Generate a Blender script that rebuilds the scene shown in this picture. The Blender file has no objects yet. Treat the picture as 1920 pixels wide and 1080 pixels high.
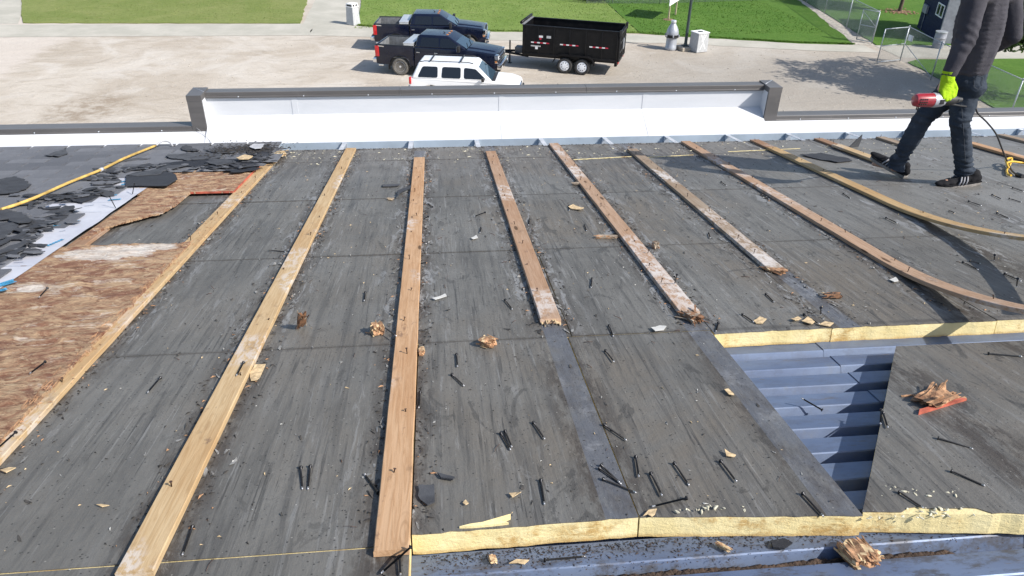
import bpy, bmesh, math, random
from math import sin, cos, pi, radians, sqrt, atan2
from mathutils import Vector, Matrix, noise
rnd = random.Random(7)
SC = bpy.context.scene
COL = SC.collection
V = Vector

# ------------------------------------------------------------------ camera, sky, sun, exposure
F_PX = 1391.0
CAM_H = 10.0
ROOF_H = 1.31                       # camera above the roof boards, measured square to them
PITCH = radians(31.2)
_ny = F_PX / math.tan(PITCH)
_nx = (576 * _ny - F_PX * F_PX) / 14840
_U = V((14840, -576, F_PX)).normalized()
_N = V((_nx, _ny, F_PX)).normalized()
_Z = -_N
_Y = _U.cross(_Z)
if _Y.z < 0: _Y = -_Y
CAMR = Matrix((_U, _Y, _Z))         # camera frame (right, down, forward) to world
CAM = V((0, 0, CAM_H))
right, down, fwd = CAMR @ V((1, 0, 0)), CAMR @ V((0, 1, 0)), CAMR @ V((0, 0, 1))
cam = bpy.data.objects.new('camera', bpy.data.cameras.new('camera'))
COL.objects.link(cam)
m = Matrix((right, -down, -fwd)).transposed().to_4x4(); m.translation = CAM
cam.matrix_world = m
cam.data.sensor_width = 36
cam.data.lens = F_PX / 1920 * 36
cam.data.clip_start = 0.05
cam.data.clip_end = 2000
SC.camera = cam

SUN_EL, SUN_AZ = radians(41), radians(32)
LIGHT_DIR = V((-cos(SUN_EL) * cos(SUN_AZ), cos(SUN_EL) * sin(SUN_AZ), -sin(SUN_EL)))
sl = bpy.data.lights.new('sun', 'SUN'); sl.energy = 4.6; sl.angle = radians(0.5); sl.color = (1.0, 0.955, 0.89)
so = bpy.data.objects.new('sun', sl); COL.objects.link(so)
so.rotation_mode = 'QUATERNION'; so.rotation_quaternion = LIGHT_DIR.to_track_quat('-Z', 'Y')
w = bpy.data.worlds.new('World'); SC.world = w; w.use_nodes = True
wn = w.node_tree; bg = wn.nodes['Background']
sky = wn.nodes.new('ShaderNodeTexSky'); sky.sky_type = 'NISHITA'; sky.sun_disc = False
sky.sun_elevation = SUN_EL; sky.sun_rotation = atan2(-LIGHT_DIR.x, -LIGHT_DIR.y)
sky.air_density = 1.0; sky.dust_density = 1.2; sky.ozone_density = 1.0
wn.links.new(sky.outputs[0], bg.inputs[0]); bg.inputs[1].default_value = 0.13
SC.view_settings.view_transform = 'Standard'; SC.view_settings.look = 'None'
SC.view_settings.gamma = 1; SC.view_settings.use_curve_mapping = False
SC.view_settings.exposure = 0.45

# ------------------------------------------------------------------ roof frame
_D = CAMR @ V((-152, -555, F_PX)).normalized()
SLOPE = math.asin(-_D.z)
DV = V((0, cos(SLOPE), -sin(SLOPE))); DN = V((0, sin(SLOPE), cos(SLOPE)))
RO = CAM - DN * ROOF_H
ROOF = Matrix((V((1, 0, 0)), DV, DN)).transposed().to_4x4(); ROOF.translation = RO
def ray(x, y): return CAMR @ V((x - 960, y - 540, F_PX))
def rp(x, y, wz=0.0):
    'the point of the roof plane (u across, v down the slope, w above the boards) seen at a photo pixel'
    r = ray(x, y); t = (wz - ROOF_H) / r.dot(DN); q = CAM + t * r - RO
    return V((q.x, q.dot(DV), wz))
def gp(x, y, z=0.0):
    r = ray(x, y); return CAM + r * ((z - CAM_H) / r.z)
def yp(x, y, Y):
    r = ray(x, y); return CAM + r * (Y / r.y)
def rworld(u, v, wz=0.0): return ROOF @ V((u, v, wz))

# ------------------------------------------------------------------ mesh helpers
def box(bm, x0, x1, y0, y1, z0, z1, mi=0):
    vs = [bm.verts.new(c) for c in ((x0,y0,z0),(x1,y0,z0),(x1,y1,z0),(x0,y1,z0),(x0,y0,z1),(x1,y0,z1),(x1,y1,z1),(x0,y1,z1))]
    for f in ((3,2,1,0),(4,5,6,7),(0,1,5,4),(1,2,6,5),(2,3,7,6),(3,0,4,7)):
        bm.faces.new([vs[i] for i in f]).material_index = mi
    return vs
def hexa(bm, pts, mi=0):
    vs = [bm.verts.new(c) for c in pts]
    for f in ((3,2,1,0),(4,5,6,7),(0,1,5,4),(1,2,6,5),(2,3,7,6),(3,0,4,7)):
        bm.faces.new([vs[i] for i in f]).material_index = mi
    return vs
def prism(bm, pts, z0, z1, mi=0, axis='z', zf=None):
    'polygon pts extruded along an axis'
    def P(a, b, c): return (a, b, c) if axis == 'z' else ((a, c, b) if axis == 'y' else (c, a, b))
    lo = [bm.verts.new(P(a, b, z0)) for a, b in pts]
    hi = [bm.verts.new(P(a, b, z1)) for a, b in pts]
    n = len(pts)
    fs = [bm.faces.new(lo[::-1]), bm.faces.new(hi)]
    for i in range(n):
        fs.append(bm.faces.new((lo[i], lo[(i+1) % n], hi[(i+1) % n], hi[i])))
    for f in fs: f.material_index = mi
    return lo, hi
def frame(t):
    t = t.normalized(); a = V((0, 0, 1)) if abs(t.z) < 0.9 else V((1, 0, 0))
    n = t.cross(a).normalized(); return n, t.cross(n)
def tube(bm, pts, r, n=6, mi=0, caps=True):
    pts = [V(p) for p in pts]
    rs = r if isinstance(r, (list, tuple)) else [r] * len(pts)
    rings = []
    nrm = None
    for i, p in enumerate(pts):
        t = (pts[min(i+1, len(pts)-1)] - pts[max(i-1, 0)]).normalized()
        if nrm is None: nrm, b = frame(t)
        else:
            nrm = (nrm - t * nrm.dot(t)).normalized(); b = t.cross(nrm)
        rings.append([bm.verts.new(p + (nrm * cos(2*pi*k/n) + b * sin(2*pi*k/n)) * rs[i]) for k in range(n)])
    for a, c in zip(rings, rings[1:]):
        for k in range(n):
            f = bm.faces.new((a[k], a[(k+1) % n], c[(k+1) % n], c[k])); f.material_index = mi; f.smooth = True
    if caps:
        for rg in (rings[0][::-1], rings[-1]):
            bm.faces.new(rg).material_index = mi
def lathe(bm, prof, n=20, axis='z', at=(0,0,0), mi=0, smooth=True):
    'revolve (r, h) pairs'
    at = V(at); rings = []
    for r, h in prof:
        ring = []
        for k in range(n):
            a = 2*pi*k/n
            c = V((r*cos(a), r*sin(a), h)) if axis == 'z' else V((r*cos(a), h, r*sin(a)))
            ring.append(bm.verts.new(at + c))
        rings.append(ring)
    for a, c in zip(rings, rings[1:]):
        for k in range(n):
            f = bm.faces.new((a[k], a[(k+1) % n], c[(k+1) % n], c[k])); f.material_index = mi; f.smooth = smooth
    for rg in (rings[0], rings[-1]):
        bm.faces.new(rg).material_index = mi
def quad(bm, pts, mi=0):
    f = bm.faces.new([bm.verts.new(p) for p in pts]); f.material_index = mi; return f
def bevel(bm, off, seg=2):
    bmesh.ops.recalc_face_normals(bm, faces=bm.faces[:])
    es = [e for e in bm.edges if len(e.link_faces) == 2 and e.calc_face_angle(0) > 0.5]
    bmesh.ops.bevel(bm, geom=es, offset=off, segments=seg, affect='EDGES', clamp_overlap=True, profile=0.6)
def to_mesh(name, bm, mats, sharp=None, fix=True):
    if fix: bmesh.ops.recalc_face_normals(bm, faces=bm.faces[:])
    me = bpy.data.meshes.new(name); bm.to_mesh(me); bm.free()
    for mt in (mats if isinstance(mats, (list, tuple)) else [mats]): me.materials.append(mt)
    if sharp is not None:
        for p in me.polygons: p.use_smooth = True
        me.set_sharp_from_angle(angle=radians(sharp))
    return me
def link(name, me, parent=None, mat=None):
    o = bpy.data.objects.new(name, me); COL.objects.link(o)
    if parent is not None: o.parent = parent
    if mat is not None:
        if parent is None: o.matrix_world = mat
        else: o.matrix_local = mat
    return o
def obj(name, bm, mats, parent=None, mat=None, sharp=None, fix=True):
    return link(name, to_mesh(name, bm, mats, sharp, fix), parent, mat)
def tag(o, label=None, cat=None, group=None, kind=None):
    if label: o['label'] = label
    if cat: o['category'] = cat
    if group: o['group'] = group
    if kind: o['kind'] = kind
    return o
def empty(name, mat, label, cat, group=None):
    o = bpy.data.objects.new(name, None); COL.objects.link(o); o.empty_display_size = 0.1
    o.matrix_world = mat; return tag(o, label, cat, group)
def copy_tree(o, parent=None):
    c = o.copy(); COL.objects.link(c); c.parent = parent
    for ch in o.children: copy_tree(ch, c)
    return c
def RM(u, v, wz=0.0, rz=0.0, rx=0.0, ry=0.0):
    return ROOF @ Matrix.Translation((u, v, wz)) @ Matrix.Rotation(rz, 4, 'Z') @ Matrix.Rotation(rx, 4, 'X') @ Matrix.Rotation(ry, 4, 'Y')
def GM(x, y, z=0.0, rz=0.0): return Matrix.Translation((x, y, z)) @ Matrix.Rotation(rz, 4, 'Z')
def fb(p, sc=1.0, oct=3):
    return noise.fractal(V(p) * sc, 1.0, 2.0, oct)

# ------------------------------------------------------------------ materials
class NT:
    def __init__(s, name):
        s.m = bpy.data.materials.new(name); s.m.use_nodes = True
        s.t = s.m.node_tree; s.p = s.t.nodes['Principled BSDF']
    def n(s, typ, **kw):
        nd = s.t.nodes.new(typ)
        for k, v in kw.items(): setattr(nd, k, v)
        return nd
    def l(s, a, b): s.t.links.new(a, b)
    def val(s, inp, x):
        if hasattr(x, 'is_output') or isinstance(x, bpy.types.NodeSocket): s.l(x, inp)
        else: inp.default_value = x
    def coord(s, which='Object', scale=(1, 1, 1), rot=(0, 0, 0), loc=(0, 0, 0)):
        tc = s.n('ShaderNodeTexCoord'); mp = s.n('ShaderNodeMapping')
        mp.inputs['Scale'].default_value = scale; mp.inputs['Rotation'].default_value = rot; mp.inputs['Location'].default_value = loc
        s.l(tc.outputs[which], mp.inputs[0]); return mp.outputs[0]
    def noise(s, vec, scale=5, detail=4, rough=0.55, dist=0.0):
        nd = s.n('ShaderNodeTexNoise'); s.l(vec, nd.inputs['Vector'])
        nd.inputs['Scale'].default_value = scale; nd.inputs['Detail'].default_value = detail
        nd.inputs['Roughness'].default_value = rough; nd.inputs['Distortion'].default_value = dist
        return nd.outputs['Fac']
    def voro(s, vec, scale=5, feature='F1'):
        nd = s.n('ShaderNodeTexVoronoi'); nd.feature = feature; s.l(vec, nd.inputs['Vector']); nd.inputs['Scale'].default_value = scale
        return nd.outputs['Distance']
    def ramp(s, fac, lo, hi, a=0.0, b=1.0):
        nd = s.n('ShaderNodeMapRange'); nd.interpolation_type = 'SMOOTHSTEP'
        s.l(fac, nd.inputs[0]); nd.inputs[1].default_value = lo; nd.inputs[2].default_value = hi
        nd.inputs[3].default_value = a; nd.inputs[4].default_value = b; return nd.outputs[0]
    def math(s, op, a, b=0.0, c=0.0):
        nd = s.n('ShaderNodeMath', operation=op); s.val(nd.inputs[0], a); s.val(nd.inputs[1], b); s.val(nd.inputs[2], c); return nd.outputs[0]
    def mix(s, fac, a, b, mode='MIX'):
        nd = s.n('ShaderNodeMix', data_type='RGBA', blend_type=mode)
        s.val(nd.inputs[0], fac)
        for i, x in ((6, a), (7, b)):
            if isinstance(x, (tuple, list)): nd.inputs[i].default_value = (x[0], x[1], x[2], 1)
            else: s.l(x, nd.inputs[i])
        return nd.outputs[2]
    def bump(s, h, strength=0.3, dist=0.01):
        nd = s.n('ShaderNodeBump'); nd.inputs['Strength'].default_value = strength; nd.inputs['Distance'].default_value = dist
        s.l(h, nd.inputs['Height']); s.l(nd.outputs[0], s.p.inputs['Normal'])
    def out(s, col, rough=0.7, metal=0.0, spec=None, coat=None):
        if isinstance(col, (tuple, list)): s.p.inputs['Base Color'].default_value = (*col[:3], 1)
        else: s.l(col, s.p.inputs['Base Color'])
        s.val(s.p.inputs['Roughness'], rough); s.val(s.p.inputs['Metallic'], metal)
        if spec is not None: s.p.inputs['Specular IOR Level'].default_value = spec
        if coat is not None: s.p.inputs['Coat Weight'].default_value = coat; s.p.inputs['Coat Roughness'].default_value = 0.05
        return s.m
    def sep(s, vec):
        nd = s.n('ShaderNodeSeparateXYZ'); s.l(vec, nd.inputs[0]); return nd.outputs
    def objcol(s):
        return s.n('ShaderNodeObjectInfo').outputs['Color']
    def objrand(s):
        return s.n('ShaderNodeObjectInfo').outputs['Random']

def plain(name, col, rough=0.6, metal=0.0, var=0.12, scale=8, bump=0.0, spec=None, coat=None):
    t = NT(name); v = t.coord()
    n1 = t.noise(v, scale, 5, 0.6)
    c = t.mix(t.ramp(n1, 0.3, 0.7), tuple(x * (1 - var) for x in col), tuple(min(1, x * (1 + var)) for x in col))
    if bump: t.bump(t.noise(v, scale * 6, 3), bump, 0.004)
    return t.out(c, rough, metal, spec, coat)

BAT0, BATD = -1.375, 0.6105          # first full batten and spacing across the roof
def m_facer():
    t = NT('board_facer'); v = t.coord()
    xyz = t.sep(v); u, vv = xyz[0], xyz[1]
    st = lambda su, sv, sc=1, d=5, r=0.6, dist=0.0, loc=(0, 0, 0): t.noise(t.coord(scale=(su, sv, 1), loc=loc), sc, d, r, dist)
    big = t.noise(v, 1.1, 5, 0.65, 0.6)
    c = t.mix(t.ramp(big, 0.3, 0.7), (0.106, 0.101, 0.091), (0.155, 0.148, 0.133))
    brown = t.noise(t.coord(loc=(7, 3, 0)), 0.9, 5, 0.65, 0.8)
    c = t.mix(t.math('MULTIPLY', t.ramp(brown, 0.42, 0.66), t.ramp(u, -1.5, 1.2, 0.25, 0.85)), c, (0.135, 0.115, 0.090))
    # streaks running down the slope: wide soft ones, then thin ones
    s0 = st(7, 0.55, 1.5, 6, 0.7, 0.7)
    c = t.mix(t.ramp(s0, 0.48, 0.66, 0, 0.5), c, (0.07, 0.067, 0.062))
    s4 = st(9, 0.7, 1.4, 6, 0.7, 0.7, (3, 8, 0))
    c = t.mix(t.ramp(s4, 0.52, 0.72, 0, 0.4), c, (0.165, 0.161, 0.152))
    s1 = st(30, 1.5, 1, 6, 0.68, 0.7)
    c = t.mix(t.ramp(s1, 0.5, 0.64, 0, 0.5), c, (0.058, 0.055, 0.051))
    s2 = st(17, 1.7, 1.7, 7, 0.74, 0.6)
    msk = t.ramp(t.noise(t.coord(loc=(2, 9, 0)), 1.3, 4), 0.4, 0.58)
    c = t.mix(t.math('MULTIPLY', t.ramp(s2, 0.57, 0.63), t.math('MULTIPLY', msk, 0.55)), c, (0.22, 0.217, 0.208))
    s3 = st(48, 4, 1.3, 5, 0.65)
    c = t.mix(t.ramp(s3, 0.62, 0.72, 0, 0.3), c, (0.21, 0.206, 0.196))
    hl = st(70, 2.2, 1.0, 4, 0.6, 0.5, (2, 4, 0)); hm = t.ramp(t.noise(t.coord(loc=(12, 2, 0)), 2.1, 4, 0.6), 0.42, 0.6)
    c = t.mix(t.math('MULTIPLY', hm, t.ramp(hl, 0.60, 0.625, 0, 0.5)), c, (0.23, 0.226, 0.215))
    hd_ = st(64, 1.8, 1.0, 4, 0.6, 0.5, (8, 1, 0))
    c = t.mix(t.math('MULTIPLY', t.ramp(t.noise(t.coord(loc=(1, 7, 0)), 1.9, 4, 0.6), 0.4, 0.6), t.ramp(hd_, 0.59, 0.615, 0, 0.6)), c, (0.03, 0.028, 0.026))
    sq = t.noise(t.coord(scale=(1.0, 1.0, 1), loc=(5, 5, 0)), 9, 3, 0.5, 2.5)
    c = t.mix(t.math('MULTIPLY', t.ramp(t.math('ABSOLUTE', t.math('SUBTRACT', sq, 0.5)), 0.0, 0.012, 0.45, 0), t.ramp(big, 0.5, 0.62)), c, (0.04, 0.037, 0.034))
    # distance to the nearest batten line: grime and lifted paper beside it
    fr = t.math('PINGPONG', t.math('ADD', u, -BAT0 + 20 * BATD), BATD / 2)
    dn = t.noise(t.coord(scale=(3, 1.1, 1)), 4, 7, 0.78)
    c = t.mix(t.math('MULTIPLY', t.ramp(fr, 0.04, 0.15, 1, 0), t.ramp(dn, 0.42, 0.56, 0, 0.85)), c, (0.046, 0.036, 0.028))
    peel = t.math('MULTIPLY', t.ramp(fr, 0.05, 0.22, 1, 0), t.ramp(vv, 2.4, 3.2))
    pk = t.math('MULTIPLY', peel, t.ramp(st(11, 2.4, 1.6, 7, 0.78, 0.9), 0.53, 0.58))
    c = t.mix(t.math('MULTIPLY', pk, 0.75), c, (0.27, 0.272, 0.272))
    # damp stains with their own outlines, strongest on the right half
    sn = t.noise(t.coord(scale=(4, 1.6, 1), loc=(4, 1, 0)), 1.5, 7, 0.72, 1.4)
    c = t.mix(t.math('MULTIPLY', t.ramp(sn, 0.58, 0.63, 0, 0.62), t.ramp(u, -1.2, 1.0, 0.45, 1.0)), c, (0.04, 0.037, 0.033))
    sp = t.noise(t.coord(scale=(2.5, 1.8, 1), loc=(9, 4, 0)), 2.6, 7, 0.8, 0.6)
    c = t.mix(t.ramp(sp, 0.62, 0.68, 0, 0.45), c, (0.19, 0.185, 0.175))
    # grimy cross joints between the rows of boards
    for sv in (2.711, 3.821, 5.001, 6.236):
        jw = t.math('ADD', t.math('ABSOLUTE', t.math('SUBTRACT', vv, sv)), t.math('MULTIPLY', t.math('SUBTRACT', dn, 0.5), 0.09))
        c = t.mix(t.ramp(jw, 0.0, 0.022, 0.6, 0), c, (0.05, 0.043, 0.036))
    # paper that the battens covered, cleaner and bluer
    def band(u0, v0, v1, hw=0.045):
        a = t.math('LESS_THAN', t.math('ABSOLUTE', t.math('SUBTRACT', u, u0)), hw)
        b = t.math('MULTIPLY', t.math('GREATER_THAN', vv, v0), t.math('LESS_THAN', vv, v1))
        return t.math('MULTIPLY', a, b)
    bands = band(0.456, 0, 2.85)
    for a in ((1.062, 0, 2.82, 0.055), (1.7, 2.6, 3.4), (-0.155, 6.2, 6.62), (0.47, 6.42, 6.8), (1.72, 6.3, 6.8)):
        bands = t.math('MAXIMUM', bands, band(*a))
    wide = band(3.98, 3.0, 4.8, 0.32)
    c = t.mix(t.math('MULTIPLY', wide, 0.5), c, (0.2, 0.197, 0.19))
    c = t.mix(t.math('MULTIPLY', t.ramp(t.math('ADD', u, t.math('MULTIPLY', big, 1.2)), 2.2, 4.6, 0, 0.5), t.ramp(vv, 3.2, 4.8)), c, (0.2, 0.195, 0.183))  # boards paler towards the far right, the sheen there put into the colour
    bn = t.ramp(t.noise(t.coord(scale=(2, 1, 1)), 4, 6, 0.75), 0.32, 0.6)
    pale = t.mix(t.ramp(t.noise(t.coord(loc=(1, 5, 0)), 5, 6, 0.75), 0.52, 0.68), (0.105, 0.112, 0.128), (0.205, 0.213, 0.23))
    c = t.mix(t.math('MULTIPLY', bands, t.math('MULTIPLY_ADD', bn, 0.55, 0.25)), c, pale)
    gr = t.voro(v, 48)
    c = t.mix(t.ramp(gr, 0.1, 0.17, 0.75, 0), c, (0.022, 0.02, 0.018))
    wr = t.voro(t.coord(loc=(3, 3, 3)), 26)
    c = t.mix(t.ramp(wr, 0.045, 0.07, 0.5, 0), c, (0.36, 0.34, 0.3))
    h = t.math('ADD', t.math('MULTIPLY', s1, 0.8), t.math('ADD', t.noise(v, 40, 4, 0.7), t.math('MULTIPLY', s2, 0.6)))
    t.bump(h, 0.55, 0.005)
    return t.out(c, t.ramp(big, 0.3, 0.8, 0.6, 0.48), spec=0.45)

def m_wood(name, grain=24, weath=0.62, spots=()):
    t = NT(name); v = t.coord(); oc = t.objcol(); r = t.objrand()
    off = t.n('ShaderNodeCombineXYZ'); t.l(t.math('MULTIPLY', r, 37), off.inputs[0]); t.l(t.math('MULTIPLY', r, 91), off.inputs[1])
    add = t.n('ShaderNodeVectorMath', operation='ADD'); t.l(v, add.inputs[0]); t.l(off.outputs[0], add.inputs[1]); p = add.outputs[0]
    def mp(s):
        q = t.n('ShaderNodeMapping'); q.inputs['Scale'].default_value = s; t.l(p, q.inputs[0]); return q.outputs[0]
    kn = t.voro(mp((9, 2.3, 9)), 1.0)
    g = t.noise(mp((grain, 1.3, grain)), 3, 5, 0.6, 1.4)
    c = t.mix(t.ramp(g, 0.35, 0.68, 0, 0.55), oc, t.mix(1.0, oc, (0.62, 0.5, 0.36), 'MULTIPLY'))
    tone = t.noise(mp((2, 0.9, 2)), 1.4, 3)
    c = t.mix(t.ramp(tone, 0.4, 0.7, 0, 0.6), c, t.mix(1.0, c, (0.86, 0.72, 0.58), 'MULTIPLY'))
    c = t.mix(t.ramp(kn, 0.07, 0.13, 0.9, 0), c, (0.075, 0.042, 0.022))
    ring = t.math('MULTIPLY', t.ramp(kn, 0.13, 0.3, 1, 0), t.ramp(t.math('SINE', t.math('MULTIPLY', kn, 90)), 0.2, 0.9))
    c = t.mix(t.math('MULTIPLY', ring, 0.28), c, (0.2, 0.11, 0.05))
    blot = t.noise(mp((7, 4, 7)), 2.0, 6, 0.75)
    c = t.mix(t.ramp(blot, 0.6, 0.7, 0, weath), c, (0.14, 0.09, 0.065))
    wm = t.math('MULTIPLY', t.ramp(t.noise(mp((1.5, 0.8, 1.5)), 1.3, 3), 0.54, 0.62), t.ramp(t.noise(mp((16, 10, 16)), 2, 5, 0.7), 0.42, 0.56))
    c = t.mix(t.math('MULTIPLY', wm, weath), c, (0.58, 0.55, 0.52))
    if spots:
        yy = t.sep(v)[1]; fn = t.noise(t.coord(scale=(22, 9, 22)), 2, 6, 0.75, 0.5)
        for y0, hl in spots:
            k = t.math('MULTIPLY', t.ramp(t.math('ABSOLUTE', t.math('SUBTRACT', yy, y0)), hl * .7, hl * 1.25, 1, 0), t.ramp(fn, 0.44, 0.56, 0, .62))
            c = t.mix(k, c, (0.55, 0.50, 0.46))
    dk = t.noise(mp((3, 1.6, 3)), 2.6, 6, 0.75)
    c = t.mix(t.ramp(dk, 0.58, 0.7, 0, weath * .8), c, (0.13, 0.085, 0.055))
    t.bump(t.math('ADD', g, blot), 0.4, 0.003)
    return t.out(c, 0.72, spec=0.25)

def m_ply():
    t = NT('rotten_plywood'); v = t.coord()
    a = t.noise(t.coord(scale=(4, 7.5, 3)), 1.9, 8, 0.72, 1.6)
    b = t.noise(t.coord(scale=(11, 30, 9), loc=(3, 1, 0)), 1.2, 7, 0.75, 1.6)
    f = t.noise(t.coord(scale=(26, 120, 20)), 1.0, 5, 0.7)
    c = t.mix(t.ramp(a, 0.34, 0.62), (0.25, 0.125, 0.078), (0.50, 0.345, 0.215))
    c = t.mix(t.ramp(t.noise(t.coord(scale=(2.2, 3.2, 1), loc=(8, 2, 0)), 2.0, 7, 0.72, 1.2), 0.5, 0.62, 0, 0.75), c, (0.2, 0.088, 0.062))
    c = t.mix(t.ramp(b, 0.55, 0.66, 0, 0.7), c, (0.12, 0.055, 0.035))
    c = t.mix(t.ramp(t.noise(t.coord(scale=(7, 13, 4), loc=(1, 6, 0)), 1.8, 7, 0.78, 1.2), 0.56, 0.62, 0, 0.75), c, (0.56, 0.43, 0.28))
    wh = t.noise(t.coord(scale=(1.6, 4.2, 1), loc=(0.4, 7.7, 0)), 2.1, 7, 0.7, 0.9)
    c = t.mix(t.math('MULTIPLY', t.ramp(wh, 0.56, 0.62), t.ramp(b, 0.35, 0.6, 0.85, 0.2)), c, (0.68, 0.60, 0.50))
    xyz = t.sep(v)
    def spot(u0, v0, ru, rv):
        du = t.math('DIVIDE', t.math('SUBTRACT', xyz[0], u0), ru); dv = t.math('DIVIDE', t.math('SUBTRACT', xyz[1], v0), rv)
        d = t.math('ADD', t.math('MULTIPLY', du, du), t.math('MULTIPLY', dv, dv))
        return t.ramp(t.math('ADD', d, t.math('MULTIPLY', t.math('SUBTRACT', a, 0.5), 3.0)), 0.75, 1.1, 1, 0)
    for q in ((-1.76, 3.9, 0.24, 0.12), (-1.90, 3.42, 0.06, 0.05), (-1.55, 3.98, 0.14, 0.07)):
        c = t.mix(t.math('MULTIPLY', spot(*q), t.ramp(b, 0.35, 0.66, 0.95, 0.4)), c, (0.74, 0.69, 0.62))
    c = t.mix(t.ramp(f, 0.55, 0.72, 0, 0.35), c, (0.2, 0.1, 0.06))
    t.bump(t.math('ADD', t.math('MULTIPLY', a, 1.2), t.math('ADD', b, t.math('MULTIPLY', f, 0.4))), 1.0, 0.014)
    return t.out(c, 0.88, spec=0.12)

def m_ground():
    t = NT('gravel_yard'); v = t.coord('Object'); xyz = t.sep(v)
    a = t.noise(v, 0.11, 7, 0.62, 1.2); b = t.noise(t.coord(scale=(0.7, 1.3, 1)), 0.5, 7, 0.68, 1.8)
    c = t.mix(t.ramp(a, 0.35, 0.62), (0.40, 0.345, 0.28), (0.50, 0.45, 0.385))
    c = t.mix(t.ramp(b, 0.47, 0.66, 0, 0.6), c, (0.345, 0.295, 0.235))
    c = t.mix(t.ramp(t.noise(t.coord(loc=(40, 11, 0)), 0.25, 6, 0.65, 1.0), 0.5, 0.66, 0, 0.65), c, (0.55, 0.51, 0.455))
    # curved tyre tracks
    tr = t.noise(t.coord(scale=(0.22, 2.4, 1), rot=(0, 0, radians(-12))), 0.6, 5, 0.6, 1.6)
    c = t.mix(t.ramp(tr, 0.57, 0.66, 0, 0.3), c, (0.33, 0.285, 0.23))
    # greyer, darker gravel towards the right of the yard
    d = t.math('ADD', t.math('POWER', t.math('ABSOLUTE', t.math('SUBTRACT', xyz[0], 18)), 2), t.math('MULTIPLY', t.math('POWER', t.math('ABSOLUTE', t.math('SUBTRACT', xyz[1], 33)), 2), 2))
    c = t.mix(t.math('MULTIPLY', t.ramp(t.math('ADD', d, t.math('MULTIPLY', b, 90)), 40, 330, 1, 0), 0.72), c, (0.285, 0.262, 0.23))
    # pale dusty ground at far left
    c = t.mix(t.math('MULTIPLY', t.ramp(t.math('ADD', xyz[0], t.math('MULTIPLY', b, 3)), -19.5, -18.3, 1, 0), 0.7), c, (0.56, 0.505, 0.45))
    # brown scuffed spot
    e = t.math('ADD', t.math('POWER', t.math('ABSOLUTE', t.math('ADD', xyz[0], 14.6)), 2), t.math('MULTIPLY', t.math('POWER', t.math('ABSOLUTE', t.math('SUBTRACT', xyz[1], 32.3)), 2), 0.6))
    c = t.mix(t.math('MULTIPLY', t.ramp(e, 0.3, 4.5, 1, 0), t.ramp(t.noise(v, 1.6, 6, 0.75), 0.38, 0.62, 0.1, 0.8)), c, (0.235, 0.18, 0.125))
    st = t.noise(v, 3.5, 7, 0.78)
    c = t.mix(t.ramp(st, 0.54, 0.7, 0, 0.4), c, (0.25, 0.215, 0.175))
    c = t.mix(t.ramp(t.voro(v, 6), 0.05, 0.1, 0.55, 0), c, (0.19, 0.165, 0.14))
    c = t.mix(t.ramp(t.noise(v, 12, 5, 0.85), 0.5, 0.66, 0, 0.35), c, (0.6, 0.56, 0.5))
    t.bump(t.math('ADD', st, t.math('MULTIPLY', b, 2)), 0.6, 0.06)
    return t.out(c, 0.95, spec=0.1)

def m_grass(name, c1, c2, c3):
    t = NT(name); v = t.coord()
    a = t.noise(v, 0.3, 5, 0.65, 0.5); b = t.noise(v, 4.5, 6, 0.8); d = t.noise(t.coord(scale=(1, 3, 1), rot=(0, 0, 0.5)), 0.7, 5, 0.65)
    c = t.mix(t.ramp(a, 0.33, 0.68), c1, c2)
    c = t.mix(t.ramp(d, 0.52, 0.72, 0, 0.6), c, c3)
    c = t.mix(t.ramp(b, 0.45, 0.7, 0, 0.5), c, tuple(x * 0.5 for x in c1))
    c = t.mix(t.ramp(t.noise(v, 16, 3, 0.8), 0.58, 0.75, 0, 0.5), c, tuple(min(1, x * 1.8) for x in c3))
    t.bump(t.math('ADD', b, t.noise(v, 14, 3)), 0.8, 0.06)
    return t.out(c, 0.9, spec=0.15)

def m_concrete():
    t = NT('concrete_path'); v = t.coord()
    a = t.noise(v, 0.5, 6, 0.65); b = t.noise(v, 9, 5, 0.7)
    c = t.mix(t.ramp(a, 0.35, 0.68), (0.385, 0.37, 0.315), (0.475, 0.45, 0.39))
    c = t.mix(t.ramp(b, 0.5, 0.75, 0, 0.4), c, (0.33, 0.31, 0.28))
    t.bump(b, 0.3, 0.02)
    return t.out(c, 0.92, spec=0.15)

def m_shingle():
    t = NT('asphalt_shingle'); v = t.coord(); r = t.objrand()
    base = t.mix(r, (0.095, 0.1, 0.113), (0.18, 0.185, 0.2))
    c = t.mix(t.ramp(t.noise(v, 5, 4, 0.7), 0.35, 0.7, 0, 0.5), base, (0.1, 0.103, 0.112))
    gr = t.noise(v, 170, 2, 0.8)
    c = t.mix(t.ramp(gr, 0.55, 0.7, 0, 0.55), c, (0.2, 0.2, 0.205))
    c = t.mix(t.ramp(t.noise(v, 120, 2, 0.8), 0.55, 0.7, 0, 0.5), c, (0.025, 0.025, 0.028))
    t.bump(gr, 0.6, 0.002)
    return t.out(c, 0.88, spec=0.25)
def m_torn():
    t = NT('torn_shingle_felt'); v = t.coord(); r = t.objrand()
    base = t.mix(r, (0.02, 0.022, 0.028), (0.085, 0.088, 0.095))
    c = t.mix(t.ramp(t.noise(v, 9, 5, 0.7), 0.4, 0.7, 0, 0.6), base, (0.022, 0.022, 0.026))
    c = t.mix(t.ramp(t.noise(v, 150, 2, 0.8), 0.6, 0.72, 0, 0.4), c, (0.14, 0.14, 0.15))
    t.bump(t.noise(v, 60, 4, 0.7), 0.5, 0.004)
    return t.out(c, 0.8, spec=0.3)

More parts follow.
